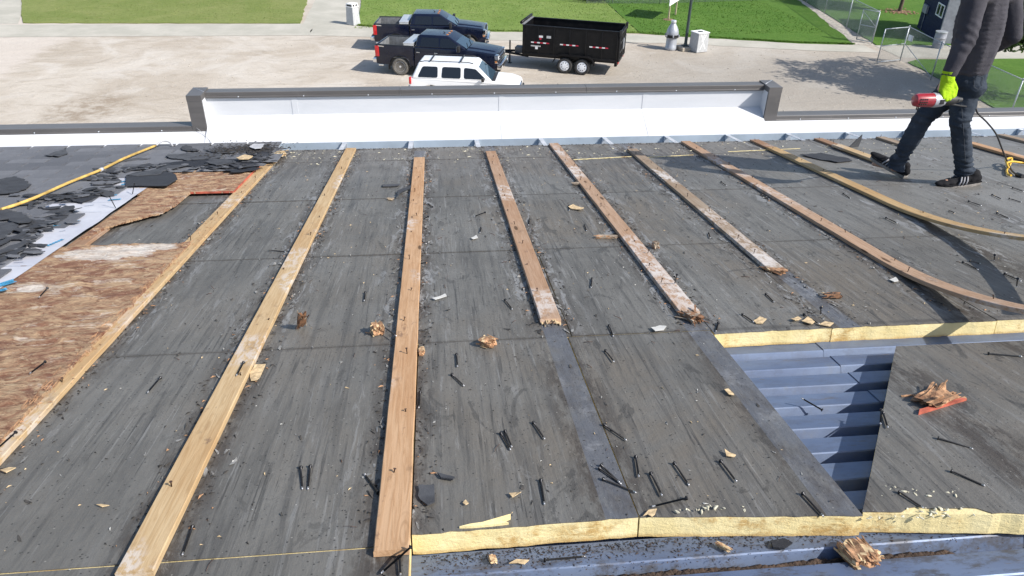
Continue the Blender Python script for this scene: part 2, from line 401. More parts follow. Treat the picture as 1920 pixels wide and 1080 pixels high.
def m_steel():
    t = NT('galvanised_deck'); v = t.coord()
    a = t.noise(t.coord(scale=(1.5, 6, 6)), 1.5, 5, 0.6); b = t.noise(v, 7, 6, 0.7)
    c = t.mix(t.ramp(a, 0.35, 0.7), (0.115, 0.152, 0.24), (0.155, 0.2, 0.295))
    c = t.mix(t.ramp(b, 0.55, 0.75, 0, 0.5), c, (0.17, 0.175, 0.17))
    ru = t.noise(t.coord(scale=(2, 9, 9), loc=(5, 2, 0)), 2.0, 6, 0.7)
    c = t.mix(t.ramp(ru, 0.6, 0.7, 0, 0.6), c, (0.15, 0.11, 0.065))
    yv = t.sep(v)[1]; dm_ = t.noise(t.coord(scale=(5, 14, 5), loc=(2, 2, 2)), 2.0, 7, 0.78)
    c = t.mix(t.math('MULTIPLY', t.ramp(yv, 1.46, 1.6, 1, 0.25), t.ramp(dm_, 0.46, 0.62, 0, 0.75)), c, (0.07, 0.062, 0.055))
    return t.out(c, t.ramp(b, 0.3, 0.8, 0.4, 0.6), 0.35, spec=0.5)

def m_foam():
    t = NT('yellow_foam'); v = t.coord(); xyz = t.sep(v)
    a = t.noise(v, 7, 5, 0.6); b = t.noise(t.coord(scale=(6, 6, 22)), 3.0, 6, 0.75, 0.6)
    c = t.mix(t.ramp(a, 0.3, 0.7), (0.68, 0.56, 0.28), (0.76, 0.66, 0.38))
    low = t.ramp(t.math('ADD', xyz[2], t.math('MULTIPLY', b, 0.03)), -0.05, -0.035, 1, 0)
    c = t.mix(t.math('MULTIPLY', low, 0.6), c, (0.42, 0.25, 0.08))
    c = t.mix(t.math('MULTIPLY', t.ramp(t.noise(v, 3.2, 7, 0.75), 0.5, 0.6), t.ramp(b, 0.35, 0.58)), c, (0.47, 0.31, 0.12))
    c = t.mix(t.ramp(t.noise(v, 40, 4, 0.8), 0.63, 0.75, 0, 0.5), c, (0.4, 0.25, 0.09))
    t.bump(t.math('ADD', t.noise(v, 60, 4, 0.7), b), 0.7, 0.004)
    return t.out(c, 0.9, spec=0.1)

def m_paint(name, col, coat=1.0, rough=0.35):
    t = NT(name); v = t.coord()
    n1 = t.noise(v, 2.2, 5, 0.7)
    c = t.mix(t.ramp(n1, 0.45, 0.8, 0, 0.05), col, (0.22, 0.2, 0.18))
    return t.out(c, t.ramp(n1, 0.3, 0.8, rough, rough + 0.15), coat=coat, spec=0.3)

M = {}
M['facer'] = m_facer(); M['foam'] = m_foam(); M['steel'] = m_steel(); M['wood'] = m_wood('batten_wood'); M['ply'] = m_ply()
M['wood_mould'] = m_wood('mouldy_batten_wood', spots=((1.2, .13), (2.28, .15))); M['wood_white'] = m_wood('whitened_batten_wood', spots=((.3, .32), (.9, .2)), weath=.8)
M['gravel'] = m_ground(); M['concrete'] = m_concrete(); M['shingle'] = m_shingle(); M['torn'] = m_torn()
M['lawn_l'] = m_grass('lawn_grass_pale', (0.165, 0.21, 0.055), (0.215, 0.245, 0.08), (0.28, 0.275, 0.115))
M['lawn_c'] = m_grass('lawn_grass', (0.14, 0.215, 0.045), (0.185, 0.255, 0.065), (0.245, 0.28, 0.10))
M['lawn_r'] = m_grass('lawn_grass_deep', (0.068, 0.15, 0.02), (0.09, 0.175, 0.028), (0.135, 0.21, 0.045))
def m_white():
    t = NT('white_membrane'); v = t.coord()
    n1 = t.noise(t.coord(scale=(1, 4, 4)), 1.1, 5, 0.6); n2 = t.noise(v, 5, 6, 0.75)
    c = t.mix(t.ramp(n1, 0.4, 0.75), (0.60, 0.61, 0.63), (0.545, 0.56, 0.585))
    c = t.mix(t.ramp(n2, 0.6, 0.8, 0, 0.3), c, (0.5, 0.49, 0.47))
    t.bump(t.noise(t.coord(scale=(1, 6, 6)), 2.0, 3), 0.15, 0.01)
    return t.out(c, 0.45, spec=0.4)
M['white'] = m_white()
def m_cap():
    t = NT('cap_flashing'); v = t.coord()
    n1 = t.noise(t.coord(scale=(0.7, 5, 5)), 1.5, 5, 0.6)
    c = t.mix(t.ramp(n1, 0.35, 0.7), (0.095, 0.09, 0.088), (0.125, 0.118, 0.115))
    c = t.mix(t.ramp(t.noise(v, 12, 5, 0.75), 0.6, 0.75, 0, 0.3), c, (0.22, 0.2, 0.18))
    return t.out(c, 0.42, spec=0.5)
M['cap'] = m_cap()
M['gutter'] = plain('gutter_steel', (0.36, 0.42, 0.48), 0.4, 0.3, 0.12, 3)
M['zinc'] = plain('zinc_bracket', (0.55, 0.58, 0.62), 0.35, 0.6, 0.15, 12)
M['nail'] = plain('nail_steel', (0.035, 0.035, 0.038), 0.35, 0.7, 0.4, 60)
M['nailtip'] = plain('bright_nail_tip', (0.6, 0.6, 0.62), 0.3, 0.8, 0.15, 60)
M['rust'] = plain('rusty_nail', (0.09, 0.05, 0.035), 0.6, 0.4, 0.4, 60)
M['red'] = plain('red_edge_paint', (0.36, 0.085, 0.05), 0.75, 0, 0.45, 14)
def m_mem():
    t = NT('white_underlayment'); v = t.coord()
    n1 = t.noise(v, 3, 5, 0.65); n2 = t.noise(t.coord(scale=(3, 14, 3)), 2.0, 5, 0.7)
    c = t.mix(t.ramp(n1, 0.35, 0.7), (0.43, 0.435, 0.48), (0.53, 0.535, 0.57))
    c = t.mix(t.ramp(n2, 0.58, 0.72, 0, 0.35), c, (0.45, 0.44, 0.47))
    t.bump(t.noise(v, 9, 4), 0.5, 0.008)
    return t.out(c, 0.55)
M['mem'] = m_mem()
M['blue'] = plain('blue_print', (0.06, 0.3, 0.5), 0.6, 0, 0.35, 18)
M['greyprint'] = plain('grey_print', (0.33, 0.36, 0.43), 0.6, 0, 0.2, 18)
M['navy'] = m_paint('navy_car_paint', (0.003, 0.0055, 0.019), 0.5, 0.25)
M['whitepaint'] = m_paint('white_car_paint', (0.8, 0.81, 0.82), 0.7, 0.3)
M['black'] = m_paint('black_trailer_paint', (0.003, 0.003, 0.004), 0.0, 0.45)
M['glass'] = NT('dark_glass').out((0.008, 0.01, 0.014), 0.04, spec=0.7)
M['wind'] = NT('windscreen_glass').out((0.03, 0.055, 0.08), 0.03, spec=0.9)
M['chrome'] = NT('chrome').out((0.75, 0.76, 0.78), 0.12, 1.0)
M['alu'] = plain('aluminium', (0.68, 0.69, 0.7), 0.35, 0.6, 0.08, 10)
M['rubber'] = plain('tyre_rubber', (0.035, 0.034, 0.033), 0.85, 0, 0.3, 10)
M['dusty'] = plain('dusty_tyre', (0.14, 0.13, 0.115), 0.9, 0, 0.3, 10)
M['rim'] = plain('rim_silver', (0.7, 0.7, 0.71), 0.35, 0.35, 0.1, 10)
M['rimwhite'] = plain('rim_white', (0.85, 0.87, 0.9), 0.4, 0, 0.08, 10)
M['tail'] = plain('tail_light', (0.5, 0.012, 0.015), 0.15, 0, 0.1, 10, coat=0.6)
M['lamp'] = plain('headlight_lens', (0.75, 0.76, 0.78), 0.1, 0.2, 0.1, 10)
M['amber'] = plain('amber_lens', (0.55, 0.2, 0.05), 0.2)
M['plastic'] = plain('black_plastic', (0.02, 0.02, 0.021), 0.55, 0, 0.2, 20)
M['bedliner'] = plain('grey_bed_liner', (0.16, 0.165, 0.17), 0.65, 0, 0.25, 6)
M['refl_w'] = plain('reflector_white', (0.8, 0.8, 0.8), 0.35)
M['refl_r'] = plain('reflector_red', (0.5, 0.02, 0.05), 0.35)
M['galv'] = plain('galvanised_pipe', (0.42, 0.45, 0.48), 0.45, 0.5, 0.15, 6)
M['wire'] = plain('fence_wire', (0.3, 0.34, 0.36), 0.5, 0.4, 0.15, 6)
M['bin'] = plain('pale_bin_panel', (0.43, 0.44, 0.45), 0.5, 0, 0.1, 9)
M['binlid'] = plain('white_bin_lid', (0.82, 0.82, 0.82), 0.5, 0, 0.05, 9)
M['silver'] = plain('silver_plastic', (0.37, 0.39, 0.43), 0.4, 0.25, 0.1, 6)
M['pole'] = plain('dark_pole_paint', (0.028, 0.045, 0.045), 0.45, 0, 0.2, 6)
M['footing'] = plain('concrete_footing', (0.36, 0.32, 0.26), 0.9, 0, 0.15, 9, 0.4)
M['timber'] = plain('pale_timber', (0.55, 0.45, 0.3), 0.8, 0, 0.2, 12)
M['signwhite'] = plain('sign_white', (0.82, 0.83, 0.84), 0.5, 0, 0.04, 4)
M['shed'] = plain('navy_cladding', (0.017, 0.026, 0.07), 0.6, 0.0, 0.2, 3, spec=0.2)
M['shedgrey'] = plain('grey_trim', (0.26, 0.27, 0.31), 0.5, 0.1, 0.15, 3)
M['purple'] = plain('blue_roof_metal', (0.1, 0.1, 0.3), 0.4, 0.1, 0.15, 3)
M['bark'] = plain('bark', (0.1, 0.075, 0.055), 0.9, 0, 0.35, 14, 0.6)
M['mulch'] = plain('mulch', (0.2, 0.12, 0.075), 0.95, 0, 0.5, 9, 0.8)
M['stonestrip'] = plain('pale_stone', (0.42, 0.38, 0.32), 0.95, 0, 0.35, 5, 0.6)
def m_leaf():
    t = NT('leaves'); v = t.coord(); n1 = t.noise(v, 1.5, 3)
    c = t.mix(t.ramp(n1, 0.35, 0.7), (0.03, 0.062, 0.015), (0.085, 0.13, 0.035))
    return t.out(c, 0.55, spec=0.3)
M['leaf'] = m_leaf()
M['yellow'] = plain('yellow_cord', (0.62, 0.38, 0.03), 0.45, 0, 0.2, 30)
M['hose'] = plain('yellow_hose', (0.5, 0.33, 0.09), 0.6, 0, 0.35, 12)
M['greycable'] = plain('grey_cable', (0.42, 0.42, 0.43), 0.5)
def m_cloth(name, c1, c2, sc, b=0.5, fade=None):
    t = NT(name); v = t.coord()
    n1 = t.noise(v, 4.5, 5, 0.65); n2 = t.noise(t.coord(scale=(1, 1, 2.5)), sc, 5, 0.7, 0.8)
    c = t.mix(t.ramp(n1, 0.35, 0.7), c1, c2)
    if fade: c = t.mix(t.ramp(n2, 0.55, 0.78, 0, 0.55), c, fade)
    t.bump(t.math('ADD', n2, t.math('MULTIPLY', t.noise(v, 240, 2), 0.25)), b, 0.012)
    return t.out(c, 0.88, spec=0.15)
M['denim'] = m_cloth('denim', (0.026, 0.034, 0.047), (0.044, 0.055, 0.073), 11, 0.6, (0.105, 0.122, 0.15))
M['shirt'] = m_cloth('grey_jersey', (0.05, 0.048, 0.057), (0.07, 0.067, 0.078), 8, 0.5)
M['glove'] = m_cloth('lime_glove', (0.3, 0.5, 0.012), (0.46, 0.68, 0.03), 30, 0.6, (0.25, 0.36, 0.05))
M['skin'] = plain('skin', (0.48, 0.28, 0.19), 0.5, 0, 0.08, 12)
M['hair'] = plain('hair', (0.03, 0.02, 0.015), 0.6, 0, 0.3, 40, 0.5)
M['shoe'] = m_cloth('black_canvas', (0.012, 0.012, 0.014), (0.022, 0.022, 0.024), 20, 0.3)
M['sole'] = plain('grey_rubber_sole', (0.24, 0.22, 0.2), 0.8, 0, 0.25, 20)
M['stripe'] = plain('grey_stripe', (0.3, 0.3, 0.32), 0.6)
M['drillred'] = plain('red_housing', (0.3, 0.018, 0.03), 0.35, 0, 0.15, 20, coat=0.3)
M['drillgrey'] = plain('grey_housing', (0.42, 0.43, 0.47), 0.4, 0.3, 0.1, 20)
M['chip'] = plain('fresh_splinter', (0.52, 0.385, 0.22), 0.8, 0, 0.35, 55)
M['foamchip'] = plain('foam_crumb', (0.55, 0.51, 0.38), 0.9, 0, 0.2, 40)
M['whitebit'] = plain('white_scrap', (0.52, 0.51, 0.48), 0.6, 0, 0.1, 20)
M['grit'] = plain('dark_grit', (0.025, 0.022, 0.02), 0.9, 0, 0.4, 30)
M['dirt'] = plain('brown_dirt', (0.05, 0.032, 0.022), 0.95, 0, 0.5, 30, 0.8)
M['wall'] = plain('grey_siding', (0.3, 0.3, 0.29), 0.7, 0, 0.1, 2)
M['wchunk'] = plain('torn_wood', (0.36, 0.2, 0.105), .85, 0, .5, 38, .6)

# ------------------------------------------------------------------ the ground
def grid_sheet(name, pts, z, mat, kind='structure', jag=0.0, step=0.6, th=0.0):
    'a ground sheet with an outline that can be ragged'
    out = []
    n = len(pts)
    for i in range(n):
        a, b = V((*pts[i], 0)), V((*pts[(i+1) % n], 0)); L = (b - a).length; k = max(1, int(L / step)) if jag else 1
        nrm = V((-(b-a).y, (b-a).x, 0)).normalized()
        for j in range(k):
            p = a.lerp(b, j / k)
            if jag: p = p + nrm * (noise.noise(p * 2.1) * jag + noise.noise(p * 7.3) * jag * 0.6)
            out.append((p.x, p.y))
    bm = bmesh.new()
    if th: prism(bm, out, z - th, z)
    else: bm.faces.new([bm.verts.new((x, y, z)) for x, y in out])
    bmesh.ops.triangulate(bm, faces=[f for f in bm.faces if len(f.verts) > 4])
    return tag(obj(name, bm, mat), kind=kind)
bm = bmesh.new(); quad(bm, ((-400, -300, 0), (400, -300, 0), (400, 700, 0), (-400, 700, 0)))
tag(obj('ground', bm, M['gravel']), kind='structure')
grid_sheet('concrete_path', [(-60, 45.85), (-7.2, 45.6), (-7.2, 48.75), (-60, 49.3)], 0.012, M['concrete'], jag=0.05)
grid_sheet('concrete_path', [(-7.95, 48.7), (-4.7, 48.1), (-4.9, 80), (-8.9, 80)], 0.008, M['concrete'], jag=0.05)
grid_sheet('concrete_path', [(-60, 49.3), (-24.8, 49.2), (-29, 60), (-60, 60)], 0.008, M['concrete'], jag=0.05)
grid_sheet('concrete_path', [(-7.2, 45.6), (3.8, 44.0), (14, 42.9), (21.5, 40.9), (25, 40.3), (25, 42.1), (21.3, 42.6), (14.3, 44.9), (3.8, 46.3), (-4.5, 48.2), (-7.2, 48.7)], 0.012, M['concrete'], jag=0.08)
grid_sheet('concrete_path', [(25.6, 39.2), (30.4, 38.75), (60, 38.3), (60, 41.6), (33, 42.0), (25.6, 42.0)], 0.012, M['concrete'], jag=0.06)
grid_sheet('lawn', [(-24.6, 49.3), (-8.15, 48.85), (-8.8, 58), (-9.5, 75), (-34, 75), (-28.5, 58)], 0.05, M['lawn_l'], jag=0.1, th=0.04)
grid_sheet('lawn', [(-4.55, 48.0), (-2.9, 47.4), (3.8, 46.2), (10, 45.9), (12.5, 45.5), (12.5, 75), (-5.1, 75), (-4.95, 57)], 0.05, M['lawn_c'], jag=0.12, th=0.04)
grid_sheet('lawn', [(12.5, 45.5), (14.3, 44.7), (18.5, 43.5), (21.3, 42.6), (24.4, 42.2), (25.0, 44.5), (25.4, 47.1), (26.5, 52), (27.2, 56), (29, 75), (12.5, 75)], 0.05, M['lawn_r'], jag=0.12, th=0.04)
grid_sheet('stone_strip', [(24.5, 42.2), (25.5, 42.1), (26.1, 46.5), (26.9, 51), (30, 75), (29, 75), (27.2, 56), (26.2, 50.5), (25.4, 46.5), (25.0, 44.5)], 0.02, M['stonestrip'], jag=0.06)
grid_sheet('lawn', [(25.75, 42.1), (29.7, 41.85), (60, 41.6), (60, 75), (30, 75), (27.0, 51)], 0.045, M['lawn_r'], jag=0.1, th=0.04)
grid_sheet('lawn', [(25.4, 38.1), (26.4, 38.7), (30.4, 38.6), (60, 38.2), (60, 20), (24.0, 20), (24.9, 30), (25.2, 33.5)], 0.045, M['lawn_r'], jag=0.1, th=0.04)
# ragged blades along the lawn edges and over the lawns
def tufts(name, area, n, mat, seed, hmax=0.11):
    r = random.Random(seed); vs, fs = [], []
    for _ in range(n):
        x, y = area(r); h = r.uniform(0.4, 1) * hmax; wd = r.uniform(0.02, 0.05); a = r.uniform(0, pi); lx, ly = r.uniform(-.05, .05), r.uniform(-.05, .05)
        i = len(vs); vs += [(x - wd*cos(a), y - wd*sin(a), 0.03), (x + wd*cos(a), y + wd*sin(a), 0.03), (x + lx, y + ly, 0.04 + h)]; fs.append((i, i+1, i+2))
    me = bpy.data.meshes.new(name); me.from_pydata(vs, [], fs); me.materials.append(mat)
    return tag(link(name, me), kind='stuff')
def seg_area(pts, spread):
    def f(r):
        i = r.randrange(len(pts) - 1); t = r.random(); a, b = pts[i], pts[i+1]
        return a[0] + (b[0]-a[0])*t + r.gauss(0, spread), a[1] + (b[1]-a[1])*t + abs(r.gauss(0, spread))
    return f
tufts('grass_tufts', lambda r: (r.uniform(-4.7, 12.5), r.uniform(47.3, 58)), 5000, M['lawn_c'], 1, 0.07)
tufts('grass_tufts', lambda r: (r.uniform(13, 24.2), r.uniform(45, 56)), 5000, M['lawn_r'], 2, 0.08)
tufts('grass_tufts', lambda r: (r.uniform(-24.5, -9), r.uniform(49.3, 57)), 2500, M['lawn_l'], 3, 0.06)
tufts('grass_tufts', seg_area([(-4.5, 48.05), (-2.9, 47.45), (3.8, 46.25), (12.5, 45.55)], 0.07), 2500, M['lawn_c'], 4)
tufts('grass_tufts', seg_area([(12.5, 45.55), (18.5, 43.55), (21.3, 42.65), (24.4, 42.2)], 0.07), 2000, M['lawn_r'], 5)
bm = bmesh.new(); r = random.Random(9)
for _ in range(500):
    x, y = r.uniform(-14, 22), r.uniform(27, 44); s = r.uniform(.012, .04)
    bmesh.ops.create_icosphere(bm, subdivisions=1, radius=s, matrix=Matrix.Translation((x, y, s * .3)) @ Matrix.Diagonal((1, 1.3, .6, 1)))
tag(obj('loose_stones', bm, M['stonestrip']), kind='stuff')

# ------------------------------------------------------------------ the building
BROOT = Matrix.Translation((0, 6.9, 0))
B = empty('roof_building', BROOT, 'low slope roof stripped down to grey insulation boards behind a stepped white parapet', 'building')
B2R = BROOT.inverted() @ ROOF
B2W = BROOT.inverted()
XL, XR = -9.0, 9.5
bm = bmesh.new()
def rz(y, wz): return (RO.z + (wz - (y - RO.y) * math.sin(SLOPE)) / math.cos(SLOPE)) if True else 0
prism(bm, [(-11, 0), (7.15, 0), (7.15, 7.25), (6.6, rz(6.6, -0.22)), (-2.2, rz(-2.2, -0.14)), (-11, 7.4)], XL, XR, axis='x')
obj('wall', bm, M['wall'], B, B2W)
# metal deck: wide ribs along the slope's cross direction
WT, WB, PITCHR = -0.068, -0.105, 0.140
def deck(u0, u1, v0, v1, lift=0.0):
    bm = bmesh.new(); prof = []
    k = 0
    edges = [2.607 - PITCHR * i for i in range(-4, 24)]
    for e in sorted(edges):
        if e < v0 or e > v1: continue
        prof += [(e - .014, WB), (e, WT - .003), (e + .004, WT), (e + .084, WT), (e + .088, WT - .003), (e + .102, WB)]
    rows = [[bm.verts.new((u, p[0], p[1] + lift)) for p in prof] for u in (u0, u1)]
    for i in range(len(prof) - 1): bm.faces.new((rows[0][i], rows[1][i], rows[1][i+1], rows[0][i+1]))
    return bm
SEAM = rp(1603, 711, WT).x
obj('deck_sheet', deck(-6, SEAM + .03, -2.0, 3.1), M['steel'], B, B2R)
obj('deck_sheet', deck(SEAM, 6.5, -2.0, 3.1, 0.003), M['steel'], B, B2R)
bm = bmesh.new(); quad(bm, ((-8.9, 3.05, -.11), (9.4, 3.05, -.11), (9.4, 6.78, -.11), (-8.9, 6.78, -.11)))
obj('roof_underlay', bm, M['dirt'], B, B2R)

def edge_line(n, amp, seed, sc=9.0):
    return [amp * (noise.noise(V((i * sc / n * 3, seed, 0))) + 0.6 * noise.noise(V((i * sc / n * 11, seed, 3)))) for i in range(n + 1)]
def board(u0, u1, v0, v1, dz=0.0, ragged=False, v0b=None, seed=0, parent=B, base=B2R, tw=None):
    'foam slab with a paper facer; v0 / v0b = near edge at u0 / u1'
    v0b = v0 if v0b is None else v0b
    n = max(2, int((u1 - u0) / 0.025)) if ragged else 2
    e = edge_line(n, 0.004 if ragged else 0.0, seed + .37)
    def near(i): return v0 + (v0b - v0) * i / n + e[i]
    bm = bmesh.new()
    us = [u0 + (u1 - u0) * i / n for i in range(n + 1)]
    rows = []
    lv = [-.066, -.045, -.025, -.0035] if ragged else [-.066, -.0035]
    for j, z in enumerate(lv):
        rows.append([bm.verts.new((us[i], near(i) + (0.0022 * noise.noise(V((us[i] * 9, z * 60, seed))) if ragged else 0), z)) for i in range(n + 1)])
    for a, b in zip(rows, rows[1:]):
        for i in range(n): bm.faces.new((a[i], a[i+1], b[i+1], b[i]))
    far_lo = [bm.verts.new((u0, v1, -.066)), bm.verts.new((u1, v1, -.066))]; far_hi = [bm.verts.new((u0, v1, -.0035)), bm.verts.new((u1, v1, -.0035))]
    bm.faces.new(rows[-1] + [far_hi[1], far_hi[0]]); bm.faces.new(rows[0][::-1] + [far_lo[0], far_lo[1]])
    bm.faces.new((far_lo[0], far_lo[1], far_hi[1], far_hi[0])[::-1])
    bm.faces.new([r_[0] for r_ in rows][::-1] + [far_hi[0], far_lo[0]][::1]) if False else bm.faces.new([far_lo[0]] + [r_[0] for r_ in rows] + [far_hi[0]])
    bm.faces.new([far_hi[1]] + [r_[-1] for r_ in rows[::-1]] + [far_lo[1]])
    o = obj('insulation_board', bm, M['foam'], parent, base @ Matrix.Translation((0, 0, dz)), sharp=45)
    bm = bmesh.new()
    e2 = edge_line(n, 0.005 if ragged else 0.0, seed + 5.1)
    pts = [(us[i], near(i) + (abs(e2[i]) if ragged else 0)) for i in range(n + 1)] + [(u1 - .001, v1 - .001), (u0 + .001, v1 - .001)]
    prism(bm, pts, -.003, 0.0)
    f = obj('facer', bm, M['facer'], o)
    return o
rb = random.Random(3)
G = 0.004
def row(v0, v1, cuts, lo=None):
    for i, (a, b) in enumerate(zip(cuts, cuts[1:])):
        board(a + G/2, b - G/2, v0 + G*.35, v1 - G*.35, dz=-rb.uniform(0, 0.0022))
row(0.34, 1.535, [-5.0, -2.55, -0.106])
row(-0.85, 0.34, [-5.0, -1.4, -0.106])
row(1.536, 2.71, [-5.0, -2.45, -0.106])
board(-0.104, 0.500, 1.572, 2.708, ragged=True, v0b=1.58, seed=1)
board(0.504, 1.103, 1.580, 2.708, ragged=True, v0b=1.524, seed=2, dz=-.001)
row(2.712, 3.82, [-4.4, -1.9, 0.52, 1.108])
board(1.110, 1.618, 2.672, 3.817, ragged=True, v0b=2.678, seed=3)
board(1.621, 2.36, 2.678, 3.817, ragged=True, seed=4, dz=-.001)
board(2.364, 4.6, 2.678, 3.817, ragged=True, seed=5)
board(4.603, 7.0, 2.678, 3.817, ragged=True, seed=6, dz=-.001)
row(3.822, 5.0, [-5.6, -3.2, -0.76, 1.68, 4.12, 6.56])
row(5.002, 6.235, [-4.4, -1.98, 0.45, 2.9, 5.3, 7.7])
row(6.238, 6.775, [-6.2, -3.8, -1.375, 1.066, 3.5, 5.95, 8.4])
# gutter trough with its straps
bm = bmesh.new()
tw = [(6.785, -.02), (6.785, -.15), (7.06, -.15), (7.06, 0.008), (7.075, 0.008), (7.075, -.165), (6.775, -.165), (6.775, -.02)]
prism(bm, tw, XL, XR, axis='x'); obj('gutter', bm, M['gutter'], B, B2R)
me = None
for k in range(-14, 15):
    u = -0.24 + 0.615 * k
    if not XL < u < XR: continue
    if me is None:
        bm = bmesh.new()
        tube(bm, [(0, 6.74, .004), (0, 6.79, .004)], .004, 4)
        hexa(bm, ((-.02, 6.72, .001), (.02, 6.72, .001), (.02, 7.062, .002), (-.02, 7.062, .002), (-.02, 6.72, .005), (.02, 6.72, .005), (.02, 7.062, .006), (-.02, 7.062, .006)))
        hexa(bm, ((-.025, 7.03, -.07), (.025, 7.03, -.07), (.025, 7.056, -.07), (-.025, 7.056, -.07), (-.022, 7.03, .012), (.022, 7.03, .012), (.022, 7.056, .012), (-.022, 7.056, .012)))
        me = to_mesh('gutter_bracket', bm, M['zinc'])
    link('gutter_bracket', me, B, B2R @ Matrix.Translation((u, 0, 0)))
# white membrane: cant strip, back wall of the raised part, return walls
p0 = rworld(0, 7.077, 0.003); YC, YW = 6.95, 7.09
sl_ = 0.38
def zs(y): return p0.z + sl_ * (y - p0.y)
ZM = 7.715
XA, XB = -2.26, 3.40                      # outer ends of the raised middle
T = 0.13
bm = bmesh.new()
for a, b, yb in ((XL, XA + T, YC + .02), (XA + T, XB - T, YW), (XB - T, XR, YC + .02)):
    n = max(2, int((b - a) / 0.5))
    top, lowv = [], []
    for i in range(n + 1):
        x = a + (b - a) * i / n
        lowv.append(bm.verts.new((x, p0.y, p0.z))); top.append(bm.verts.new((x, yb, ZM if yb == YW else zs(yb))))
    for i in range(n): bm.faces.new((lowv[i], lowv[i+1], top[i+1], top[i]))
    dn_ = [bm.verts.new((a, p0.y, p0.z - .1)), bm.verts.new((b, p0.y, p0.z - .1))]
    bm.faces.new([dn_[0], dn_[1]] + lowv[::-1])
ZT = 7.915                                 # underside of the raised cap
quad(bm, ((XA + T, YW, ZM), (XB - T, YW, ZM), (XB - T, YW, ZT + .02), (XA + T, YW, ZT + .02)))
for x in (XA + T, XB - T):
    quad(bm, ((x, YC + .02, zs(YC)), (x, YW, ZM), (x, YW, ZT + .02), (x, YC + .02, ZT + .02)))
bmesh.ops.remove_doubles(bm, verts=bm.verts[:], dist=1e-4)
obj('parapet_membrane', bm, M['white'], B, B2W)
for k, x in enumerate((-7.1, -4.3, -1.35, .62, 2.05, 4.9, 7.3)):
    inside = XA + T < x < XB - T; yt, zt_ = (YW, ZM) if inside else (YC + .02, zs(YC + .02)); e = V((0, -.0012, .0022))
    bm = bmesh.new(); q = [V((x, p0.y - .002, p0.z)), V((x + .055, p0.y - .002, p0.z)), V((x + .05, yt, zt_)), V((x - .004, yt, zt_))]
    hexa(bm, [p - e for p in q] + [p + e for p in q])
    if inside: hexa(bm, [V((x - .004, YW - .003, ZM)), V((x + .05, YW - .003, ZM)), V((x + .05, YW + .002, ZM)), V((x - .004, YW + .002, ZM)), V((x - .004, YW - .003, ZT - .01)), V((x + .048, YW - .003, ZT - .01)), V((x + .048, YW + .002, ZT - .01)), V((x - .004, YW + .002, ZT - .01))])
    obj('membrane_lap', bm, M['white'], B, B2W)
bm = bmesh.new()
for a, b in ((XL, XA), (XB, XR)): box(bm, a, b, YC + .025, YC + .135, 7.0, 7.64)
box(bm, XA + .006, XB - .006, YW + .004, YC + .25, 7.0, 7.88)
box(bm, XA + .006, XA + T - .004, YC + .019, YW + .003, 7.6, 7.88); box(bm, XB - T + .004, XB - .006, YC + .019, YW + .003, 7.6, 7.88)
obj('parapet_core', bm, M['wall'], B, B2W)
# cap flashing in lengths, with a folded drip at the bottom
LZ0, LZ1 = 7.611, 7.664
def cap_len(x0, x1, y0, y1, z0, z1):
    bm = bmesh.new()
    prof = [(y0, z0), (y0 - .004, z0 + .006), (y0 - .004, z0 + .014), (y0, z0 + .018), (y0, z1 - .004), (y0 + .004, z1), (y1, z1 - .006), (y1, z0 - .02), (y1 - .012, z0 - .02), (y1 - .012, z1 - .018), (y0 + .012, z1 - .016), (y0 + .012, z0)]
    prism(bm, prof, x0, x1, axis='x')
    return obj('parapet_cap', bm, M['cap'], B, B2W)
def lens(x0, x1, n): return [(x0 + (x1 - x0) * i / n + (.0015 if i else 0), x0 + (x1 - x0) * (i + 1) / n - .0015) for i in range(n)]
caps = []
for a, b in lens(XL, XA, 3) + lens(XB, XR, 3): caps.append(cap_len(a, b, YC, YC + .16, LZ0, LZ1))
for a, b in lens(XA + T + .001, XB - T - .001, 3): caps.append(cap_len(a, b, YC + .12, YC + .26, ZT - .028, 7.944))
for x0, x1, sgn in ((XA, XA + T, 1), (XB - T, XB, -1)):
    bm = bmesh.new()
    box(bm, x0, x1, YC - .003, YC + .018, LZ0 - .003, 7.9); box(bm, x0 - .0015, x1 + .0015, YC - .0045, YC + .262, 7.9, 7.952)
    o = obj('parapet_cap', bm, M['cap'], B, B2W)
    bm = bmesh.new()
    xc = (x0 + x1) / 2
    tube(bm, [(x0 if sgn > 0 else x1, YC + .26, 7.952), (x1 if sgn > 0 else x0, YC + .12, 7.952)], .0025, 4)
    obj('mitre_seam', bm, M['zinc'], o)
scr = None
for cpx in caps:
    xs = [v.co.x for v in cpx.data.vertices]; ys = [v.co.y for v in cpx.data.vertices]; zz = [v.co.z for v in cpx.data.vertices]
    x0, x1 = min(xs), max(xs); top_ = max(zz) > 7.9; z0 = 7.9 if top_ else 7.628; yf = YC + .118 if top_ else YC - .002
    n = int((x1 - x0) / 0.45)
    for i in range(n):
        if scr is None:
            bm = bmesh.new(); lathe(bm, [(.0001, -.004), (.006, -.003), (.006, .002)], 8, 'y'); scr = to_mesh('screw', bm, M['zinc'])
        link('screw', scr, cpx, Matrix.Translation((x0 + (i + .5) * (x1 - x0) / n, yf, z0)))
# thin loose wire hanging off the left end of the raised part
def roof_tube(name, pts, r, mat, label, cat, n=6):
    c = V(pts[len(pts)//2]); bm = bmesh.new(); tube(bm, [V(p) - c for p in pts], r, n)
    return tag(obj(name, bm, mat, None, Matrix.Translation(c)), label, cat)
roof_tube('thin_wire', [(-2.22, 6.94, 7.65), (-2.16, 6.9, 7.612), (-2.1, 6.83, 7.58), (-2.06, 6.77, 7.565)], .0022, M['greycable'], 'thin pale wire hanging down the white membrane beside the left step of the parapet', 'wire')

